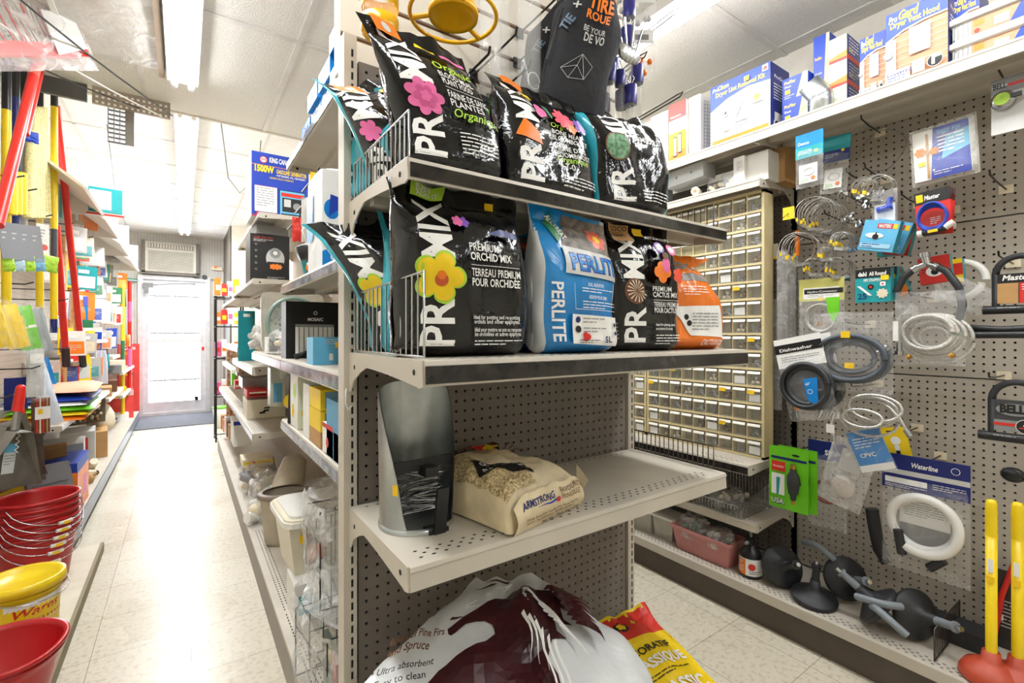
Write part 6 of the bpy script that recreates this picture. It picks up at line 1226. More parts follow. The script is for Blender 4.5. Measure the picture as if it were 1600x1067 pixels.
gbox('storage_box', 'pale blue box above the blue and white box by the post', 540, 630, .879, .05, .12, mat('steel_blue_print', '#5c9cc0', .5), h=.15, dy=.06)
t = thing('electric_grill', 'black appliance handle and body sticking up on the middle aisle shelf', 'appliance', (.36, 1.90, .879))
b = MB(); b.tube([(-.04, -.06, .0), (-.035, -.05, .1), (-.03, -.04, .2)], .014, BLK, 8); b.rbox(-.02, .07, -.03, .05, 0, .17, .015, BLK); b.sphere((.02, 0, .2), .03, BLK); b.build('body', t)
b = MB(); b.tube([(.0, 0, .2), (-.02, -.02, .24), (.03, 0, .25)], .01, BLK, 8); b.build('handle', t)
gbox('clear_canister', 'clear jug with a blue label left of the black appliance', 428, 605, .88, .06, .08, mat('dull_jug', '#b7b8a8', .3), [('r', .2, .1, .6, .5, mat('steel_blue_print', '#5c9cc0', .5))], h=.17, dy=.1)
b = MB(); b.cyl((0, 0, 0), (0, 0, .08), .02, CLEAR); b.cyl((0, 0, .08), (0, 0, .10), .014, RED); tag(b.build('small_bottle', None, (.34, 2.10, 1.02)), 'clear bottle with a red cap above the black appliance', 'bottle')
b = MB(); b.sphere((0, 0, .03), .035, YEL, 14); tag(b.build('sponge_ball', None, (.40, 2.3, .87)), 'round yellow sponge on the tilted price shelf', 'sponge')
gbox('storage_carton', 'buff carton roll with orange panel on the far middle aisle shelf', 371, 578, 1.0215-.10, .20, .25, mat('buff_roll', '#c4a883', .6), [('r', .62, 0, .38, 1, ORG), ('r', .8, .0, .04, 1, RED), ('r', .9, 0, .1, .6, BRWN)], h=.10, X=.325, dy=-.1)
gbox('tin_tray', 'shiny metal drip tray under the buff carton roll', 376, 607, .83, .22, .25, GALV, h=.07, X=.33, dy=-.12)
gbox('tea_box', 'white and green box at the front of the far aisle shelf', 362, 603, .6615+.13, .03, .1, GRN, [('r', 0, .8, 1, .2, W_)], h=.12)
gbox('sauce_box', 'small red brown box behind the white and green one', 367, 627, .6615+.13, .04, .1, RED, [('r', .1, .2, .8, .3, CREAM)], h=.06)
gbox('rice_bag_box', 'red and white packs piled on the cream carton', 386, 645, .80, .12, .2, RED, [('r', .1, .5, .8, .2, W_), ('r', .1, .2, .8, .15, INK)], h=.045, X=.33)
crb = [('p', [(.40, .35), (.55, .35), (.58, .45), (.43, .45)], INK), ('p', [(.30, .25), (.45, .25), (.48, .35), (.33, .35)], INK), ('p', [(.42, .5), (.57, .5), (.6, .58), (.45, .58)], INK)]
gbox('white_carton', 'cream carton with three black marks on the low aisle shelf', 386, 658, .6615, .22, .25, CRMP, crb, h=.12, X=.33)
# deck goods
def onz(u, v, z): return PZ(u, v, z)
t = thing('pet_litter_bin', 'cream litter container with a wide flat lid on the aisle deck', 'bin', (.505, 2.06, ZD), rz=radians(2))
b = MB(); b.loft([[(x*s_, y*s2, z) for x, y in ((-.15, -.10), (.15, -.10), (.15, .14), (-.15, .14))] for z, s_, s2 in ((.10, .86, .86), (.265, 1, 1))], CRMP, False); b.pr(face((-.135, -.0995, .14), (1, 0, 0), (0, -.07, 1)), .27, .12, [('r', .12, .0, .22, .8, BRWN), ('r', .14, .1, .18, .4, ORG), ('r', .05, .6, .06, .2, STKR)]); b.build('tub', t)
b = MB(); b.rbox(-.165, .165, -.12, .16, .262, .278, .04, PWHT); b.rbox(-.16, .16, -.115, .155, .278, .284, .04, CRMP); b.rbox(-.145, .145, -.10, .14, .284, .292, .03, PWHT); b.build('lid', t); t.scale = (1.22, 1.22, 1.27)
gbox('appliance_box', 'white box with a teal picture standing under the litter container', 440, 822, ZD, .12, .16, W_, [('r', .1, .2, .8, .5, TEAL), ('c', .4, .4, .14, W_)], h=.14, X=.335, dy=-.28)
t = thing('waste_bin', 'oval taupe bin with a brown rim on the aisle deck', 'bin', (.425, 2.66, ZD))
b = MB(); b.lathe([(.001, 0), (.07, 0), (.078, .02), (.095, .24), (.096, .25)], mat('taupe_plastic', '#b5ab98', .45), 32, None, 1.15, .9); b.build('bin_body', t)
b = MB(); b.lathe([(.095, .235), (.105, .238), (.107, .256), (.098, .262), (.085, .262)], mat('brown_rim', '#84756a', .45), 32, None, 1.15, .9); b.build('rim', t)
b = MB(); b.box(-.03, -.008, -.088, -.086, .16, .185, STKR); b.build('price_sticker', t)
lumps('clear_bag', 'big clear bag of pale goods slumping at the front of the aisle deck', (.42, 3.15, ZD+.001), .22, .5, .22, 20, [CREAM, W_, CRMP], .03, .06, seed=31)
lumps('clear_bag', 'clear bag with dark rim lying near the first clear bag', (.43, 3.7, ZD+.001), .24, .5, .20, 12, [GRYP, SILV, CREAM], .03, .05, seed=32)
b = MB(); b.lathe([(.085, -.1), (.082, .0), (.065, .13), (.03, .16), (.001, .165)], mat('buff_shade', '#cfc5b1', .5), 28, R('X', -40)@R('Y', 20)); tag(b.build('lamp_shade', None, (.50, 2.95, ZD+.22)), 'pale rounded cone behind the oval bin', 'shade')
gbox('cleaner_bottle', 'green and white bottle in the shade behind the cone', 448, 700, ZD+.13, .06, .06, PWHT, [('r', 0, .2, 1, .5, DGRN)], h=.14, X=.5)
gbox('flour_bag', 'white carton with a blue top at the far end of the deck', 365, 668, .30, .12, .3, W_, [('r', 0, .85, 1, .15, BLUE)], h=.20, X=.33)
gbox('snack_carton', 'yellow striped bag lying in front of the blue-topped carton', 373, 712, .30, .18, .2, CREAM, [('r', 0, .4, 1, .3, YEL), ('r', .3, .4, .1, .3, RED)], h=.05, X=.33, dy=-.3)
for k in range(5): gbox('jar_carton', 'brown and white packs at the far end of the aisle deck, '+('first', 'second', 'third', 'fourth', 'fifth')[k]+' from the carton', 358-3*k, 655+(k % 2)*16, .28-.02*k, .08, .12, (TAN, BRWN, W_, ORG, TAN)[k], [('r', .1, .3, .8, .3, (RED, W_, BRWN, W_, RED)[k])], h=.12+.02*(k % 3), X=.33)
# plastic wrapped wire racks
WRAPF = film('rack_wrap', alpha=.26, bs=13, vein=.5)
def wrapped(label, loc, w, d, h, rz, n, seed, bars=True):
    t = thing('wire_rack', label, 'rack', loc, rz=rz)
    b = MB(); BW = mat('black_wire', '#2a2a2c', .4, .5)
    b.tube([(-w/2, 0, 0), (w/2, 0, 0), (w/2, 0, h), (-w/2, 0, h)], .003, BW, 6, True); b.tube([(-w/2, d, 0), (w/2, d, 0), (w/2, d, h*.8), (-w/2, d, h*.8)], .003, BW, 6, True)
    for i in range(1, n): x = -w/2+w*i/n; b.tube([(x, 0, h*.96), (x, 0, .01), (x, d, .01), (x, d, h*.7)], .0018, BW, 5)
    for x in (-w/2, w/2): b.tube([(x, 0, h*.7), (x, d, h*.6)], .002, BW, 5)
    b.build('wire_frame', t)
    b = MB(); b.grid(lambda u, v: ((w*.56)*cos(2*pi*u)*(abs(cos(2*pi*u))**4+abs(sin(2*pi*u))**4)**(-.25)*(1+.16*noise.noise(Vector((cos(2*pi*u)*2, sin(2*pi*u)*2, v*5+seed)))), d/2+(d*.66)*sin(2*pi*u)*(abs(cos(2*pi*u))**4+abs(sin(2*pi*u))**4)**(-.25)*(1+.2*noise.noise(Vector((cos(2*pi*u)*2, sin(2*pi*u)*2, v*5+seed+7)))), -.01+h*1.08*v), 40, 24, WRAPF, True, None, True)
    b.grid(lambda u, v: (v*(w*.56)*cos(2*pi*u), d/2+v*d*.6*sin(2*pi*u), h*1.07+.03*noise.noise(Vector((u*5, v*5, seed)))), 30, 4, WRAPF, True, None, True); b.build('plastic_wrap', t)
wrapped('upper black wire rack wrapped in clear plastic on the aisle deck', (.44, 1.36, ZD+.30), .26, .26, .27, radians(-4), 9, 3)
wrapped('lower wire rack wrapped in clear plastic below the upper one', (.43, 1.28, ZD+.012), .25, .30, .26, radians(4), 6, 8)
b = MB(); b.box(-.006, .006, -.07, .07, 0, .22, mat('dark_green_card', '#596352', .5)); b.box(-.0085, -.0062, -.07, -.045, 0, .22, RED); b.box(-.0085, -.0062, -.01, .012, .17, .2, STKR); tag(b.build('flat_card', None, (.335, 1.34, ZD+.001)), 'green and red card standing against the lower wrapped rack', 'card')
t = thing('wire_divider', 'black wire divider standing on the deck near the taupe bin', 'shelf divider', (.70, 1.66, ZD)); divider_mb(.36, .08, 8, WIREB).build('wire_frame', t, rz=-pi/2)
t = thing('wire_divider', 'black wire divider standing on the deck beside the wrapped racks', 'shelf divider', (.70, 1.47, ZD)); divider_mb(.38, .09, 8, WIREB).build('wire_frame', t, rz=-pi/2)
b = MB(); b.tube([(0, .02, .03), (-.008, 0, .02), (-.01, -.004, -.005), (-.004, -.006, -.02), (.003, -.004, -.012)], .0016, PWHT, 6); tag(b.build('s_hook', None, (GX0-.004, GY-.02, 1.055)), 'small pale wire hook clipped on the end cap post', 'hook')
# ---------------------------------------------------------------- black wire stand and packs near the door
t = thing('wire_display_stand', 'tall black wire stand of small red and orange packs near the white door', 'stand', (.36, 6.15, 0))
b = MB(); BW = MATS['black_wire']
for x in (-.06, .20):
    for y in (0, .25): b.cyl((x, y, 0), (x, y, 1.62), .009, BW, n=8)
for z in (.04, .5, .92, 1.28, 1.6):
    b.tube([(-.06, 0, z), (.2, 0, z), (.2, .25, z), (-.06, .25, z)], .006, BW, 6, True)
    for k in range(5): b.cyl((-.06+.052*k, 0, z), (-.06+.052*k, .25, z), .003, BW, n=5)
b.build('wire_frame', t)
cs = [ORG, RED, W_, YEL, PNK, W_, RED, ORG]
for k in range(14):
    x = .32+.06*(k % 4); z = (1.30, .94, 1.62, .52)[k//4] ; m_ = cs[k % 8]
    carton('snack_pack', 'small '+('orange', 'red', 'white', 'yellow', 'pink', 'pale', 'scarlet', 'amber')[k % 8]+' pack on the '+('third', 'second', 'top', 'lowest')[k//4]+' tier of the black wire stand, place '+'abcd'[k % 4], (x, 6.17, z+.01), .05, .13+.03*(k % 3), .06, m_, [('r', .1, .3, .8, .3, cs[(k+2) % 8])], rz=.1*(k % 3), cat='package', group='packs on the black wire stand')
for k, (z0, m_) in enumerate(((.55, BRWN), (.75, RED))): pass
carton('tall_snack_box', 'tall cream and brown speckled box at the far end of the aisle shelving', (.38, 5.82, 0), .10, 1.04, .1, mat('speckled_print', '#d9c39d', .6, 0, .3, 40, hex2='#9c4a2c'), [('r', 0, .1, 1, .35, mat('rust_print', '#a4482c', .6, 0, .4, 60))])
b = MB(); b.lathe([(.001, 0), (.11, 0), (.13, .26), (.001, .262)], PWHT, 20, None, 1, .8); b.lathe([(.133, .25), (.135, .27), (.001, .275)], GRN, 20, None, 1, .8); tag(b.build('lidded_bucket', None, (.44, 7.1, 0)), 'white tub with a green lid on the floor beyond the wire stand', 'bucket')
# ---------------------------------------------------------------- left wall: racking, goods and buckets (goods face the aisle, +x)
LW = pi/2
b = MB(); b.box(X0+.001, -.91, 2.4, 8.3, .14, 2.05, PEGR)
vs, fs = [], []
for i in range(150):
    for j in range(40):
        y, z = 3.0+i*.034, .45+j*.034; q = len(vs); vs += [(-.9095, y-.004, z), (-.9095, y, z-.004), (-.9095, y+.004, z), (-.9095, y, z+.004)]; fs.append((q, q+1, q+2, q+3))
b.add(vs, fs, DARK)
lt = thing('left_wall_shelving', 'long beige pegboard wall shelving on the left side of the aisle', 'shelving', (0, 0, 0)); b.build('pegboard_panel', lt)
b = MB(); b.box(-.91, -.505, 3.45, 8.2, 0, .11, mat('dark_kick', '#4c4a4d', .6)); b.box(-.91, -.49, 3.45, 8.2, .11, .145, STEEL); b.box(-.492, -.487, 3.45, 8.2, .05, .145, mat('blue_grey_rail', '#6e7684', .35)); b.build('base_deck', lt)
for k, (y0, y1, z, d) in enumerate(((4.3, 5.5, .70, .36), (5.5, 6.7, .62, .36), (6.7, 8.1, .78, .36), (5.0, 6.0, 1.15, .30), (6.0, 6.6, .98, .34), (4.6, 5.4, 1.0, .28), (6.7, 7.6, .52, .36))):
    o = add_shelf(lt, (-.905, y0, z), pi/2, y1-y0, d, .03, RAILW)
b = MB(); b.box(-.95, -.36, 1.7, 3.43, 0, .045, mat('pale_board', '#d8d0bb', .6)); b.box(-.372, -.358, 1.7, 3.43, 0, .05, mat('board_edge', '#8f8468', .7)); tag(b.build('floor_platform', None), 'low pale board on the floor under the red and yellow buckets', 'platform')
# buckets
def bucket(label, x, y, z, h, r0, r1, m, handle=True, grp=None, oval=1, lid=None, logo=None, rz=0, spout=False, grip=True, hdrop=1):
    t = thing('bucket', label, 'bucket', (x, y, z), rz=rz, group=grp)
    b = MB()
    def P(r, zz, a):
        k = 1
        if spout and zz > h*.7: k = 1+.10*max(0, cos(a))**6
        return (r*cos(a)*k, r*sin(a)*oval*(1 if not spout else 1), zz)
    prof = [(.001, .0), (r0, 0), (r0+.004, .008), (r0+(r1-r0)*.75, h*.75), (r1-.004, h*.88), (r1+.004, h*.885), (r1+.004, h*.90), (r1-.001, h*.905), (r1, h-.012), (r1+.010, h-.010), (r1+.010, h), (r1-.002, h), (r1-.006, h-.015), (r0-.003, .012), (.001, .010)]
    n = 44; b.loft([[P(r, zz, 2*pi*i/n) for i in range(n)] for r, zz in prof], m, True, None, False)
    if logo:
        f = lambda x_, y_, o: ((r0+(r1-r0)*(y_+.06)/h+.0015+o)*cos(-x_/r1), (r0+(r1-r0)*(y_+.06)/h+.0015+o)*sin(-x_/r1)*oval, y_+h*.38)
        b.pr(lambda x_, y_, o: f(.75*r1*2-x_-.75*r1*2+.0-.0-(.0), y_, o) if 0 else f(-x_+.10, y_, o), .2, h*.5, logo, off=.0008, cut=.015)
    b.build('bucket_body', t)
    if lid:
        b = MB(); b.lathe([(.001, h+.004), (r1-.01, h+.004), (r1-.008, h+.012), (r1+.012, h+.012), (r1+.014, h-.018), (r1+.010, h-.018)], lid, 44); b.build('lid', t)
    if handle:
        b = MB(); a0 = radians(70); pts = []
        for k in range(17):
            q = k/16; a = -a0+2*a0*q; rr = r1+.012+.018*sin(pi*q); dz = h*.92-hdrop*h*.42*sin(pi*q)**.7
            pts.append((rr*cos(a), rr*sin(a)*oval, dz))
        b.tube(pts, .0022, CHROME, 6); b.build('bail_handle', t)
        if grip: bh = bpy.data.objects[max((o.name for o in t.children if o.name.startswith('bail_handle')))]; b = MB(); b.tube([tuple(Vector(p)+Vector((.001, 0, 0))) for p in pts[7:10]], .008, PWHT, 10); b.box(pts[8][0]+.006, pts[8][0]+.0095, -.012, .012, pts[8][2]-.006, pts[8][2]+.006, STKR); b.build('grip', bh)
    return t
bx, by = -.555, 3.04
for k in range(6):
    bucket(('bottom', 'second', 'third', 'fourth', 'fifth', 'top')[k]+' red plastic bucket in the nested stack, counted from the floor board', bx, by+.002*k, .046+.030*k+(.0 if k == 0 else .0), .255, .105, .142, REDP, grp='nested red buckets', rz=radians(-62+3*k), hdrop=.8 if k else .9)
wr = [('r', 0, .1, 1, .8, W_), ('t', .12, .55, .028, 'Wares', RED, {'shear': .3, 'bold': .02, 'fit': .7}), ('r', 0, .12, 1, .3, RED), ('l', .1, .32, .7, 2, .01, W_)]
bucket('yellow lidded plastic pail with a white and red label in front of the red stack', -.470, 2.38, .046, .275, .088, .103, YELP, lid=YELP, logo=wr, rz=radians(-50), grip=False, hdrop=.2)
bucket('big red bucket with a pouring lip at the lower left corner', -.455, 2.03, .046, .215, .10, .150, REDP, logo=[('r', 0, .0, .8, .5, RED), ('t', .1, .2, .02, 'libman', W_, {'fit': .5})], rz=radians(-55), spout=True, handle=False)
b = MB(); b.box(-.03, .03, 0, .006, 0, .05, W_); tag(b.build('white_card', None, (-.52, 1.96, .262+.046), rot=(radians(-70), 0, .8)), 'white corner of a card at the left edge above the big red bucket', 'card')
# dustpans and long-handled goods, hung on hooks from the left wall
PAN = mat('dull_zinc', '#a7a59f', .35, .75, .12, 14)
def lpt(u, v, X): return PX(u, v, X)
def dustpan(label, u, v, X, s, roll, yaw, handle):
    p = lpt(u, v, X); t = thing('dustpan', label, 'dustpan', tuple(p), rot=(0, radians(roll), radians(yaw)))
    b = MB(); w_ = .15*s; h_ = .26*s
    b.add([(-w_*.25, 0, 0), (w_*.25, 0, 0), (w_, 0, -h_), (-w_, 0, -h_), (-w_*.25, -.05*s, -.01), (w_*.25, -.05*s, -.01), (w_, -.012*s, -h_*1.0), (-w_, -.012*s, -h_*1.0)], [(0, 1, 2, 3), (3, 2, 1, 0), (0, 3, 7, 4), (4, 7, 3, 0), (1, 5, 6, 2), (2, 6, 5, 1), (0, 4, 5, 1), (1, 5, 4, 0)], PAN)
    b.pr(face((-w_*.3, -.002, -h_*.8), (1, 0, 0), (0, 0, 1)), w_*.6, h_*.6, [('r', .1, .1, .6, .6, mat('pan_label', '#c7cdd0', .5)), ('r', .1, .7, .6, .25, LBLUE), ('l', .15, .6, .5, 4, .012, GRYP)])
    b.build('pan', t)
    if handle:
        b = MB(); b.cyl((0, 0, 0), (0, 0, .09*s), .015*s, PAN, r1=.013*s, n=14); b.cyl((0, 0, .085*s), (0, 0, .19*s), .021*s, REDM, r1=.018*s, n=16); b.sphere((0, 0, .19*s), .0182*s, REDM, 14); b.build('handle', t)
        b = MB(); b.tube([(.0+.008*(-1)**k, -.02, .0-.012*k) for k in range(9)], .0022, W_, 5); b.build('spring_cord', t)
dustpan('front zinc dustpan with a bright red handle hanging above the red bucket stack', 23, 672, -.60, .95, 8, 55, True)
dustpan('wide zinc dustpan with flared ribs behind the red-handled one', 40, 665, -.66, 1.05, 14, 50, False)
dustpan('zinc dustpan at the left edge behind the two others', 3, 660, -.66, 1.2, -6, 60, False)
b = MB()
for k in range(9): b.add([(-.09+.02*k, 0, .10-.006*abs(k-4)), (-.075+.02*k, -.02, .10), (-.03+.007*k, -.02, 0), (-.035+.007*k, 0, 0)], [(0, 1, 2, 3), (3, 2, 1, 0)], PAN)
tag(b.build('ribbed_scoop', None, tuple(lpt(45, 690, -.70)), rot=(0, radians(20), radians(50))), 'fan-ribbed zinc shovel blade beside the dustpans', 'scoop')
b = MB(); b.rbox(-.10, .10, 0, .30, 0, .03, .01, mat('grey_tray', '#77777a', .45), R('X', 72))
for k in range(5): b.box(-.08, .08, .03+.04*k, .035+.04*k, .03, .036, mat('grey_tray_rib', '#66666a', .45), R('X', 72))
tag(b.build('boot_tray', None, tuple(lpt(85, 810, -.585)-Vector((0, 0, .0))), rot=(0, 0, radians(35))), 'grey ribbed plastic tray standing behind the red buckets', 'tray')
b = MB()
b.box(-.085, .085, -.008, .008, 0, .17, TAN)
for k in range(10): b.box(-.084, .084, -.012, -.008, .008+.016*k, .016+.016*k, mat('ribbed_card', '#a5814f', .8))
tag(b.build('ribbed_cardboard', None, tuple(lpt(76, 740, -.66)), rz=radians(38)), 'brown ribbed cardboard sheet standing above the grey tray', 'cardboard')
# long poles
def pole(name, label, pts, segs, r, X=None, cat='broom', group=None):
    """pts: two world points top, bottom; segs: list of (fraction end, material)"""
    a, c = Vector(pts[0]), Vector(pts[1]); b = MB(); q0 = 0
    for q, m_ in segs: b.cyl(a.lerp(c, q0), a.lerp(c, q), r if m_ is not BLKR else r*1.15, m_, n=12); q0 = q
    o = b.build(name, None, tuple(c)); o.data.transform(Matrix.Translation(-c)); return tag(o, label, cat, group)
XP = -.60
def pp(u, v, X=XP): return lpt(u, v, X)
pole('broom_pole', 'yellow and black pole hanging nearest the red-handled brooms', (pp(85, 95), pp(84, 520)), [(.17, BLK), (.62, YELP), (.78, mat('dark_grip', '#4a4a4c', .5)), (.95, YELP), (1, NAVY)], .0165)
for k, (u, y0, y1, m2) in enumerate(((10, 90, 500, YELP), (36, 95, 420, mat('pale_pole', '#b9bcc2', .35)), (62, 90, 480, YELP), (-8, 90, 480, YELP), (24, 100, 360, NAVY))):
    pole('broom_pole', ('yellow pole with a black top at the far left', 'grey pole with a black top between two yellow ones', 'yellow pole with a black top right of the diagonal red pole', 'yellow pole cut by the left edge of the view', 'navy blue pole behind the diagonal red pole')[k], (pp(u, y0, -.66), pp(u, y1, -.66)), [(.20, BLK), (1, m2)], .0165)
pole('broom_pole', 'bright red pole slanting from the wrapped broom head down to the left edge', (pp(58, 95, -.50), pp(-4, 352, -.50)), [(.12, mat('pale_red', '#e2685c', .3)), (1, REDM)], .017)
pole('broom_pole', 'thin second red tube alongside the slanting red pole', (pp(66, 100, -.52), pp(40, 210, -.52)), [(1, REDM)], .012)
pole('broom_pole', 'long red pole with a black grip, the right one of the pair', (pp(88, 165, -.60), pp(130, 572, -.60)), [(.925, REDM), (1, BLKR)], .0185)
pole('broom_pole', 'long red pole with a black grip, the left one of the pair', (pp(88, 352, -.62), pp(104, 572, -.62)), [(.86, REDM), (1, BLKR)], .0185)
for k, (u0, v0, u1, v1) in enumerate(((112, 400, 108, 622), (128, 395, 116, 560), (100, 370, 99, 600), (106, 520, 104, 630))):
    pole('wooden_handle', ('pale wooden handle between the two red poles', 'pale wooden handle with a hanging hole right of the red poles', 'orange wooden handle left of the red poles', 'short wooden handle low behind the red grips')[k], (pp(u0, v0, -.70), pp(u1, v1, -.70)), [(1, WOOD)], .019, cat='handle')
b = MB()
for k in range(7):
    p = [pp(52+3*k, 168, -.62)+Vector((0, 0, 0)), pp(46+4.2*k, 250, -.62), pp(44+4.8*k, 340, -.62)]; b.tube(p, [.012, .018, .02], mat('mop_yellow', '#f7e9a8', .8, 0, .15, 60, bump=.6, bs=90), 8)
tag(b.build('string_mop'), 'pale yellow string mop head hanging between the yellow poles', 'mop')
b = MB()
for k in range(3): p = [pp(18+8*k, 270, -.62), pp(18+8*k, 335, -.62)]; b.tube(p, .02, YELP, 8)
tag(b.build('mop_refill'), 'short bright yellow mop refill beside the slanting red pole', 'mop')
# wrapped broom head at the top left
t = thing('push_broom', 'red and white broom head in clear wrap at the top left corner', 'broom', tuple(pp(48, 78, -.50)), rot=(0, radians(-28), radians(35))); t.scale = (1.25, 1.25, 1.25)
b = MB(); b.box(-.16, .16, -.02, .02, -.02, .02, REDM); b.build('broom_block', t)
b = MB()
for i in range(40): x = -.15+.0077*i; b.cyl((x, rn.uniform(-.015, .015), .02), (x*1.15, rn.uniform(-.02, .02), .13), .003, PWHT if i % 3 else REDM, n=4)
b.build('bristles', t)
b = MB(); pillow(b, .38, .24, .09, FILMH, -.06, .1, 5); b.add([(.05, -.04, -.02), (.15, -.04, .0), (.16, -.03, .10), (.07, -.03, .11)], [(0, 1, 2, 3)], W_); b.build('plastic_wrap', t)
# hanging pads, cards and gloves
def hang(name, label, u0, u1, v0, v1, X, m, items=(), th=.02, soft=False, cat='package', yaw=55, tilt=0, wrap=False, group=None):
    a, c = lpt((u0+u1)/2, v0, X), lpt((u0+u1)/2, v1, X); h = a.z-c.z
    fwd = a.x*sin(TH)+a.y*cos(TH); w = (u1-u0)/FPX*fwd/max(.35, abs(cos(radians(yaw)+(0)-0)*.9+.1)) if 0 else (u1-u0)/FPX*fwd*.82
    b = MB()
    if soft: pillow(b, w, h, th, m, 0, 0, u0)
    else: b.box(-w/2, w/2, -th/2, th/2, 0, h, m)
    if items: b.pr(face((-w/2, -th/2-.0008, 0), (1, 0, 0), (0, 0, 1)), w, h, items)
    if wrap: b.grid(lambda u, v: ((u-.5)*w*1.2, -th/2-.006-.006*sin(pi*u), (v-.08)*h*1.2), 8, 10, FILM)
    return tag(b.build(name, None, tuple(c), rot=(0, radians(tilt), radians(yaw)-radians(20))), label, cat, group)
hang('mop_pad', 'orange cleaning pad in clear wrap hanging right of the long red pole', 131, 153, 282, 360, -.62, ORG, th=.03, soft=True, wrap=True)
hang('mop_pad', 'brown and grey cleaning pad hanging left of the orange one', 112, 130, 254, 350, -.64, mat('tan_pad', '#a79577', .8), [('r', .2, .05, .3, .9, SILV), ('r', .6, .05, .2, .9, ORG)], th=.03, soft=False, wrap=True)
hang('mop_pad', 'pale teal striped pad behind the long red pole', 88, 106, 262, 345, -.66, mat('pale_teal', '#9fc4bf', .6), [('r', .2, .05, .2, .9, TEAL)], th=.02, wrap=True)
hang('sponge_card', 'white carded brush right below the orange pad', 146, 160, 338, 368, -.62, W_, [('l', .1, .8, .8, 4, .02, GRYP)])
hang('red_card', 'red card with white squares hanging right of the orange pad', 163, 183, 348, 382, -.62, RED, [('c', .4, .5, .2, W_), ('r', .6, .2, .3, .5, ORG)], th=.004)
for k in range(4):
    hang('cleaning_cloth', ('microfiber cloth on a grey card, leftmost of four', 'microfiber cloth on a grey card, second of four', 'microfiber cloth on a grey card, third of four', 'microfiber cloth on a grey card, rightmost full card')[k], 4+16*k, 21+16*k, 348+2*k, 404+2*k, -.56, mat('grey_card', '#8b8d92', .5), [('l', .2, .7, .4, 2, .02, SILV)], th=.006, tilt=-6, group='grey carded cloths')
    hang('cloth_end', ('green', 'pale blue', 'lime', 'sky blue')[k]+' cloth end hanging out below the grey cards, '+('far left', 'second', 'third', 'rightmost')[k], 6+15*k, 24+16*k, 400, 424, -.56, (LGRN, mat('pale_cloth', '#bcd6e6', .8), LGRN, mat('sky_cloth', '#7fb6d8', .8))[k], th=.03, soft=True, tilt=-6, cat='cloth')
hang('cleaning_cloth', 'lime green cloth with a clear bag label right of the grey cards', 56, 88, 398, 424, -.55, LGRN, th=.03, soft=True, cat='cloth', tilt=8)
hang('card_pack', 'white and red card in a clear bag above the lime green cloth', 57, 76, 350, 402, -.57, W_, [('c', .6, .3, .3, RED), ('l', .2, .8, .5, 3, .015, GRYP)], th=.004, wrap=True)
for k, (u0, u1, m_, lab) in enumerate(((2, 20, YEL, 'yellow sponge cloth at the left edge'), (16, 44, YEL, 'bright yellow sponge cloth in a clear bag'), (34, 66, GRN, 'green and yellow sponge cloth in a clear bag'), (66, 84, mat('grey_film_pack', '#9aa1a5', .5), 'grey pack in clear film right of the green sponge cloth'))):
    hang('sponge_cloth', lab, u0, u1, 472+3*k, 542+2*k, -.56, m_, [('r', .1, .5, .8, .06, W_), ('r', .3, .1, .1, .7, YEL)] if k == 2 else [], th=.03, soft=True, wrap=True, tilt=-12, cat='sponge')
hang('blue_sheet', 'bright blue plastic sheet behind the hanging white cloth', 82, 104, 556, 650, -.66, SKYB, th=.01, soft=True, cat='cloth', tilt=-14)
hang('white_cloth', 'crumpled white and pale blue cloth hanging over the foam sheets', 72, 100, 558, 662, -.58, mat('white_cloth', '#dfe7f2', .8, bump=.8, bs=18), th=.04, soft=True, cat='cloth', tilt=-14)
hang('clear_pack', 'clear pack with white pieces above the striped brushes', 42, 68, 545, 620, -.6, mat('milky_pack', '#c9cac8', .4), [('r', .1, .7, .8, .2, W_)], th=.03, soft=True, wrap=True)
hang('navy_pack', 'dark blue card behind the dustpan handle', 8, 42, 590, 640, -.72, NAVY, th=.004)
hang('navy_pack', 'blue card behind the striped brushes', 44, 80, 612, 650, -.70, BLUE, th=.004)
hang('brush_bundle', 'bundle of red and tan striped brushes with a white label', 52, 75, 622, 676, -.60, BRWN, [('r', .1, 0, .1, 1, RED), ('r', .3, 0, .1, 1, CREAM), ('r', .5, 0, .1, 1, RED), ('r', .75, 0, .1, 1, TAN), ('r', 0, .4, 1, .36, W_), ('r', .2, .55, .3, .15, STKR)], th=.03)
hang('hand_tool', 'silver and red hand tool hanging left of the striped brushes', 38, 48, 625, 672, -.58, CHROME, [('r', 0, .6, 1, .4, RED)], th=.02, cat='tool', tilt=-15)
hang('blue_tube', 'blue plastic tube end sticking out by the slanting red pole', 34, 60, 205, 222, -.55, BLUE, th=.02, soft=True, cat='tube')
for k, (u, v) in enumerate(((65, 300), (88, 340), (30, 62), (112, 470), (130, 455), (120, 352), (140, 365), (60, 445), (70, 575), (30, 620), (112, 545), (150, 372), (158, 420), (46, 280), (14, 312))):
    p = lpt(u, v, -.56); b = MB(); b.tube([(0, 0, 0), (.30, 0, 0), (.33, 0, .012)], .0035, WIREB, 6); tag(b.build('peg_hook', None, (-.905, p.y, p.z)), 'wire peg hook on the left pegboard wall among the cleaning goods', 'hook', 'peg hooks on the left wall')
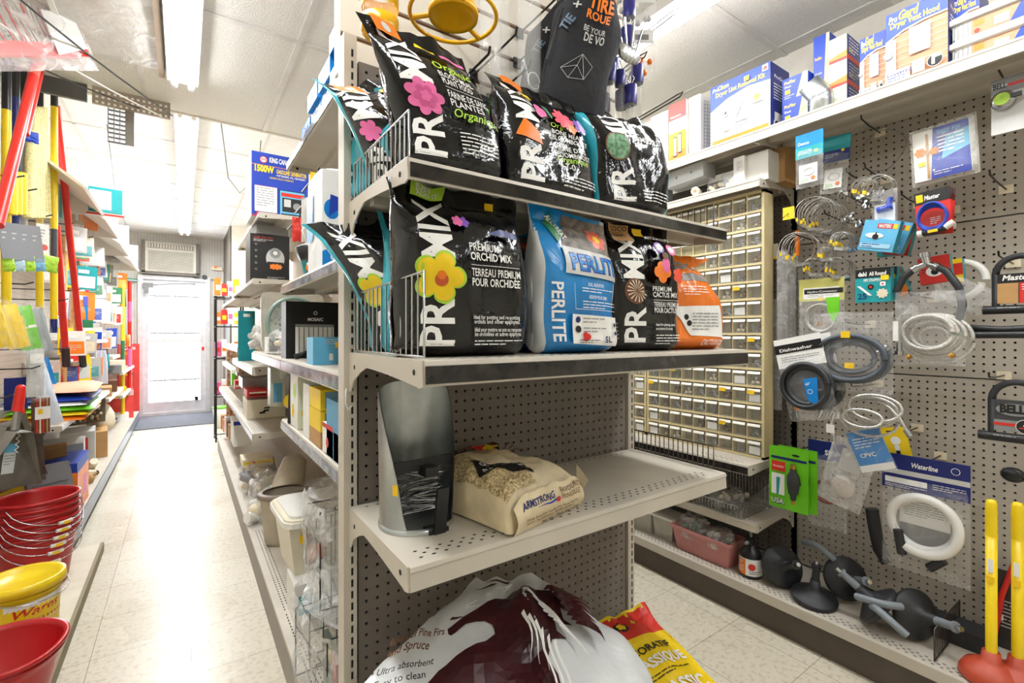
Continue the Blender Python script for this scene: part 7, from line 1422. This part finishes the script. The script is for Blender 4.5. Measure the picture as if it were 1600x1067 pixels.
# foam sheets and boxes on the low shelf
for k, (m_, lab) in enumerate(((ORG, 'lowest orange'), (YEL, 'yellow'), (GRN, 'green'), (W_, 'white'), (BLUE, 'blue'), (mat('salmon_foam', '#f0a483', .7), 'top salmon orange'))):
    b = MB(); z = .702+.026*k+(.02 if k == 5 else 0)
    b.grid(lambda u, v: (-.19+.38*u+.0, -.34+.68*v, .024*(1-abs(2*u-1)**8)*(1-abs(2*v-1)**8)+.008*noise.noise(Vector((u*3, v*4, k)))), 14, 18, m_); b.grid(lambda u, v: (.19-.38*u, -.34+.68*v, .0), 2, 2, m_)
    tag(b.build('foam_sheet', None, (-.66+.01*(k % 3), 4.02+.02*k, z), rz=.03*(k % 3)), lab+' foam sheet in the pile on the left low shelf', 'foam sheet', 'foam sheets piled on the left shelf')
add_shelf(lt, (-.905, 3.5, .70), pi/2, .8, .36, .03, RAILW)
dog = [('r', 0, 0, 1, 1, ORG), ('r', 0, .82, 1, .18, BLUE), ('r', .04, .1, .4, .62, YEL), ('f', .24, .4, .14, 5, RED), ('r', .47, .05, .06, .72, BLUE), ('r', .6, .3, .3, .2, W_)]
carton('product_box', 'big blue and orange box on the deck under the foam sheets', (-.675, 3.70, .146), .34, .30, .40, mat('blue_box', '#2459b8', .5), dog, rz=0, right=[('r', 0, 0, 1, .8, ORG), ('r', 0, 0, .04, 1, BLUE), ('r', .5, .2, .3, .4, PNK)], top=[('r', 0, 0, 1, 1, BLUE)])
carton('product_box', 'silver and pink carton behind the blue and orange box', (-.68, 4.18, .146), .28, .33, .3, SILV, [('r', .1, .3, .8, .4, PNK)], rz=0.1)
carton('radiator_box', 'red fronted silver box farther along the left deck', (-.66, 4.85, .146), .2, .3, .3, SILV, [('r', .2, .15, .6, .7, RED)], rz=.1)
lumps('kraft_bag', 'crumpled brown paper bags on the left deck past the blue box', (-.60, 4.55, .146), .2, .3, .12, 10, [TAN, BRWN, CREAM], .03, .05, film_=False, seed=41)
carton('box_with_lid', 'brown box on the left deck beyond the red fronted box', (-.66, 5.3, .146), .26, .22, .35, TAN, [('r', .1, .2, .3, .5, W_)], rz=.1)
# many small packs on the left pegboard and shelves, far
pal = [('white', W_), ('green', DGRN), ('blue', BLUE), ('silver', SILV), ('yellow', YEL), ('grey', GRYP), ('red', RED), ('cream', CREAM), ('teal', TEAL), ('brown', BRWN), ('pale', PWHT), ('orange', ORG)]
rows_ = [(1.76, 'top'), (1.54, 'second'), (1.31, 'third'), (1.05, 'fourth'), (.84, 'lowest')]
R_ = random.Random(12)
ordn = ['first', 'second', 'third', 'fourth', 'fifth', 'sixth', 'seventh', 'eighth', 'ninth', 'tenth', 'eleventh', 'twelfth', 'thirteenth', 'fourteenth']
for r_, (z, rn_) in enumerate(rows_):
    for k in range(14):
        y = 4.36+.25*k+R_.uniform(-.04, .04)
        if r_ >= 3 and 6.5 < y: continue
        cn, m_ = R_.choice(pal+[('white', W_), ('silver', SILV), ('pale', PWHT)]*3); cn2, m2 = R_.choice(pal); h = R_.uniform(.15, .22); w = R_.uniform(.10, .16); xo = R_.uniform(-.74, -.60)
        b = MB(); b.box(-w/2, w/2, -.002, .002, 0, h, m_); b.pr(face((-w/2, -.0028, 0), (1, 0, 0), (0, 0, 1)), w, h, [('r', .1, .08, .8, .5, m2), ('r', .1, .7, .5, .15, W_), ('l', .15, .4, .6, 3, .014, SILV)])
        if k % 2: pillow(b, w*.85, h*.6, .05, FILM, 0, 0, k)
        tag(b.build('hanging_pack', None, (xo, y, z), rot=(R_.uniform(-.1, .1), R_.uniform(-.08, .08), radians(R_.uniform(15, 60)))), cn+' pack with '+cn2+' panel, left wall '+rn_+' row, '+ordn[k]+' from the brooms', 'package', 'small packs on the left wall')
for k, u in enumerate((163, 171)):
    hang('brush_pack', ('left', 'right')[k]+' blue and green carded brush of the pair on the left wall', u-34, u-26, 463, 512, -.62, SKYB, [('r', 0, 0, 1, .25, DGRN), ('r', 0, .7, 1, .3, mat('violet_print', '#5a5fc4', .5))], th=.01)
b = MB(); b.lathe([(.001, 0), (.19, 0), (.20, .012), (.185, .02), (.001, .022)], mat('pale_aqua', '#b9d8d8', .4), 36); b.lathe([(.18, .022), (.17, .035), (.001, .037)], DGRN, 36); tag(b.build('round_pan_cover', None, tuple(lpt(198, 440, -.66))), 'wide round pale lid with a green top sticking out from the left wall', 'lid')
b = MB(); pillow(b, .3, .10, .2, FILMH, 0, 0, 3); b.sphere((0, 0, .05), .07, GRYP, 12, None, (1.6, 1, .5)); tag(b.build('clear_bag', None, tuple(lpt(180, 412, -.68)), rz=.8), 'long clear bag lying above the round pale lid', 'bag')
t = thing('twine_cone', 'big cream cone of twine on the left shelf', 'twine', tuple(lpt(158, 668, -.62))); b = MB(); b.lathe([(.001, 0), (.09, 0), (.105, .05), (.095, .13), (.06, .20), (.02, .23), (.001, .23)], mat('twine', '#eee4cc', .9, bump=.8, bs=140), 28); b.build('wound_twine', t)
for k, (u, m_, lab) in enumerate(((176, YEL, 'left yellow'), (190, YEL, 'right yellow'))): hang('small_box', lab+' box of the pair on the left shelf edge', u-6, u+7, 604, 622, -.6, m_, [('r', .2, .4, .5, .2, RED)], th=.05, cat='box', yaw=25)
t = thing('display_case', 'dark display case of small brass fittings on the left shelf', 'case', tuple(lpt(137, 662, -.66)), rz=radians(35)); b = MB(); b.box(-.13, .13, 0, .12, 0, .20, mat('case_dark', '#5a5040', .5)); b.box(-.14, .14, -.005, .12, .20, .215, SILV)
for i in range(26): b.sphere((rn.uniform(-.11, .11), -.006, rn.uniform(.02, .18)), .012, BRASS if i % 2 else SILV, 8)
b.build('case_body', t)
for k, (u, lab) in enumerate(((131, 'left'), (142, 'right'))):
    p = lpt(u, 598, -.66); b = MB(); b.sphere((0, 0, 0), .026, WOOD, 12, None, (1, 1, 1.2)); b.cyl((0, 0, -.07), (0, 0, -.02), .008, WOOD, r1=.018); b.cyl((0, 0, -.11), (0, 0, -.07), .005, CHROME); tag(b.build('corkscrew_tool', None, tuple(p)), lab+' wooden-headed tool of the pair hanging on the left wall', 'tool')
b = MB()
for k in range(12): b.tube([(.01*k-.06, 0, .3), (.012*k-.07, -.01*(k % 3), .15), (.012*k-.07, 0, 0)], .006, mat('white_cord', '#e6e3ee', .7), 6)
tag(b.build('cord_bundle', None, tuple(lpt(153, 600, -.62))), 'bundle of white cords hanging on the left wall', 'cord')
b = MB(); b.lathe([(.001, 0), (.07, 0), (.07, .035), (.001, .035)], ORG, 24, R('Y', 90)); b.lathe([(.001, .036), (.025, .037), (.001, .038)], W_, 14, R('Y', 90)); tag(b.build('line_reel', None, tuple(lpt(197, 532, -.55))), 'round orange reel hanging near the red and white pole', 'reel')
p1, p2 = lpt(209, 440, -.52), lpt(209, 640, -.52); p2.z = .15; p1.x = p2.x = -.56; pole('caution_pole', 'red and white pole standing near the door end of the left wall', (p1, p2), [(.15, REDM), (.3, PNK), (.5, REDM), (.65, PNK), (.85, REDM), (1, W_)], .022, cat='pole'); 
p1, p2 = lpt(205, 450, -.52), lpt(205, 640, -.52); p2.z = .15; p1.x = p2.x = -.60; pole('caution_pole', 'yellow and green pole left of the red and white one', (p1, p2), [(.4, YEL), (.6, DGRN), (1, YEL)], .02, cat='pole')
carton('red_display', 'tall red cardboard display on the left by the white door', (-.60, 8.25, .0), .22, 1.06, .2, mat('red_card', '#d9403a', .5), [('t', .2, .93, .05, 'Coca', W_, {'shear': .3, 'bold': .02, 'fit': .6}), ('r', .2, .86, .3, .04, ORG), ('p', [(.1, .7), (.7, .62), (.7, .6), (.1, .66)], INK), ('r', .3, .6, .2, .02, YEL)], cat='display', rz=radians(10))
carton('red_cabinet', 'lower red and pink boxes in front of the tall red display', (-.66, 7.6, .146), .3, .35, .3, mat('red_card', '#d9403a', .5), [('r', 0, .8, 1, .2, mat('pale_pinkbox', '#d6b5b0', .6))], rz=.1)
for k in range(5): carton('shelf_carton', ('buff', 'dark', 'grey', 'pale', 'white')[k]+' flat carton on the far left shelves', (-.68, 5.7+.42*k, (.622, .622, .782, .782, .146)[k]+.0), .28, .08+.03*(k % 2), .3, (TAN, BRWN, GRYP, CREAM, W_)[k], [('r', .1, .2, .5, .4, (W_, TAN, W_, RED, BLUE)[k])], rz=.1)
# white sloped sign panels hanging under the left ceiling edge
for k, (y0, y1, z0, z1) in enumerate(((3.55, 4.35, 2.02, 2.40), (4.45, 5.3, 2.02, 2.36), (5.4, 6.3, 2.0, 2.32), (6.4, 7.5, 1.98, 2.3))):
    b = MB(); b.add([(-.93, y0, z1), (-.93, y1, z1), (-.46, y1, z0), (-.46, y0, z0), (-.93, y0, z1+.02), (-.93, y1, z1+.02), (-.445, y1, z0+.005), (-.445, y0, z0+.005)], [(3, 2, 1, 0), (4, 5, 6, 7), (0, 1, 5, 4), (1, 2, 6, 5), (2, 3, 7, 6), (3, 0, 4, 7)], mat('white_canopy', '#eeeae2', .5, var=.02)); b.box(-.935, -.46, y1-.01, y1, z0, z1, MATS['white_canopy'])
    tag(b.build('canopy_panel'), ('nearest', 'second', 'third', 'farthest')[k]+' white sloping canopy panel over the left wall shelving', 'canopy', 'white canopy panels')
# perforated board and egg-crate vent at the ceiling step
b = MB(); b.box(-.40, -.06, 3.36, 3.38, 2.44, 2.53, mat('brown_perf_board', '#a39583', .6)); b.box(-.60, -.42, 3.36, 3.38, 2.44, 2.53, mat('dark_panel', '#55534f', .6)); vs, fs = [], []
for i in range(13):
    for j in range(3):
        x, z = -.38+.025*i, 2.45+.028*j; q = len(vs); vs += [(x-.006, 3.3592, z-.006), (x+.006, 3.3592, z-.006), (x+.006, 3.3592, z+.006), (x-.006, 3.3592, z+.006)]; fs.append((q, q+1, q+2, q+3))
b.add(vs, fs, W_); tag(b.build('perforated_board'), 'brown perforated board hanging under the left ceiling step', 'board')
t = thing('ceiling_vent', 'dark egg-crate vent frame under the brown perforated board', 'vent', (-.34, 3.40, 2.26)); b = MB()
for k in range(4): b.box(.025*k, .025*k+.004, 0, .02, 0, .20, GRYP)
for k in range(9): b.box(0, .079, 0, .02, .025*k, .025*k+.004, INK)
b.box(.079, .115, 0, .02, 0, .20, mat('vent_side', '#8a857c', .5)); b.build('grille', t)
for k, (a_, c_) in enumerate((((-.85, 1.6, 2.45), (-.05, 3.36, 2.46)), ((-.9, 2.0, 2.40), (-.10, 3.35, 2.44)), ((-.9, 2.3, 2.36), (-.2, 3.35, 2.46)))):
    a_, c_ = Vector(a_), Vector(c_); b = MB(); b.tube([a_.lerp(c_, q/8)-Vector((0, 0, .05*sin(pi*q/8))) for q in range(9)], .004, (INK, PWHT, INK)[k], 6); tag(b.build('ceiling_cable'), ('upper black', 'white', 'lower black')[k]+' cable sagging under the near left ceiling', 'cable')
b = MB(); b.tube([(.20, 3.6, 2.60), (.25, 3.7, 2.25), (.33, 3.85, 2.20), (.45, 3.9, 2.35), (.47, 3.9, 2.62)], .004, GRYP, 6); tag(b.build('ceiling_cable'), 'thin grey cable drooping between the ceiling and the generator box', 'cable')
b = MB(); b.box(-.10, .10, 0, .02, 0, .20, PWHT); b.box(-.09, .09, -.004, 0, .02, .19, TEAL); b.box(-.085, .03, -.007, -.004, .04, .17, W_); b.box(-.10, .10, -.003, 0, 0, .012, RED); b.tube([(.05, .01, .2), (.0, .01, .7)], .003, GRYP, 5); tag(b.build('hanging_sign', None, (-.44, 4.3, 2.02), rz=.1), 'small teal and white sign hanging over the left side of the aisle', 'sign')
# ---------------------------------------------------------------- back wall fittings
t = thing('air_conditioner', 'white window air conditioner above the white door', 'air conditioner', (-.13, YF-.12, 2.10))
b = MB(); b.box(-.31, .29, .0, .12, 0, .42, mat('ac_frame', '#d2cdc1', .5)); b.box(-.28, .26, -.012, 0, .02, .30, mat('ac_grille', '#bdb9ac', .6)); 
for k in range(22): b.box(-.27, .25, -.014, -.012, .03+.012*k, .034+.012*k, mat('ac_slot', '#8f8b80', .6))
b.build('body', t); b = MB(); b.box(-.28, .26, -.01, 0, .33, .40, mat('ac_slot', '#8f8b80', .6))
for k in range(16): b.box(-.27+.033*k, -.255+.033*k, -.014, -.01, .335, .395, mat('ac_frame', '#d2cdc1', .5))
b.build('vent_louvers', t); b = MB(); b.box(-.35, -.31, 0, .13, -.02, .44, mat('ac_surround', '#6f6a60', .6)); b.box(.29, .33, 0, .13, -.02, .44, MATS['ac_surround']); b.box(-.35, .33, 0, .13, -.04, -.0, MATS['ac_surround']); b.build('surround', t)
b = MB(); b.tube([(.05, YF-.03, 2.10), (.15, YF-.03, 2.04), (.4, YF-.02, 2.03), (.5, YF-.02, 1.95), (.52, YF-.02, 1.8)], .008, GRYP, 6); tag(b.build('power_cord'), 'dark power cord running right from the air conditioner', 'cord')
b = MB(); b.box(0, .14, 0, .03, 0, .05, CREAM); b.cyl((.05, -.01, .05), (.05, .0, .05), .02, ORG, n=12); tag(b.build('alarm_sounder', None, (.36, YF-.035, 2.18)), 'small cream alarm box right of the air conditioner', 'alarm')
b = MB(); b.cyl((0, 0, 0), (0, -.05, 0), .035, BLK, n=16); tag(b.build('door_bell', None, (.27, YF, 2.06)), 'round black device right of the door frame top', 'device')
b = MB(); b.box(0, .12, 0, .06, 0, .22, PWHT); tag(b.build('junction_box', None, (.38, YF-.065, 1.78)), 'white box on the wall right of the door', 'box')
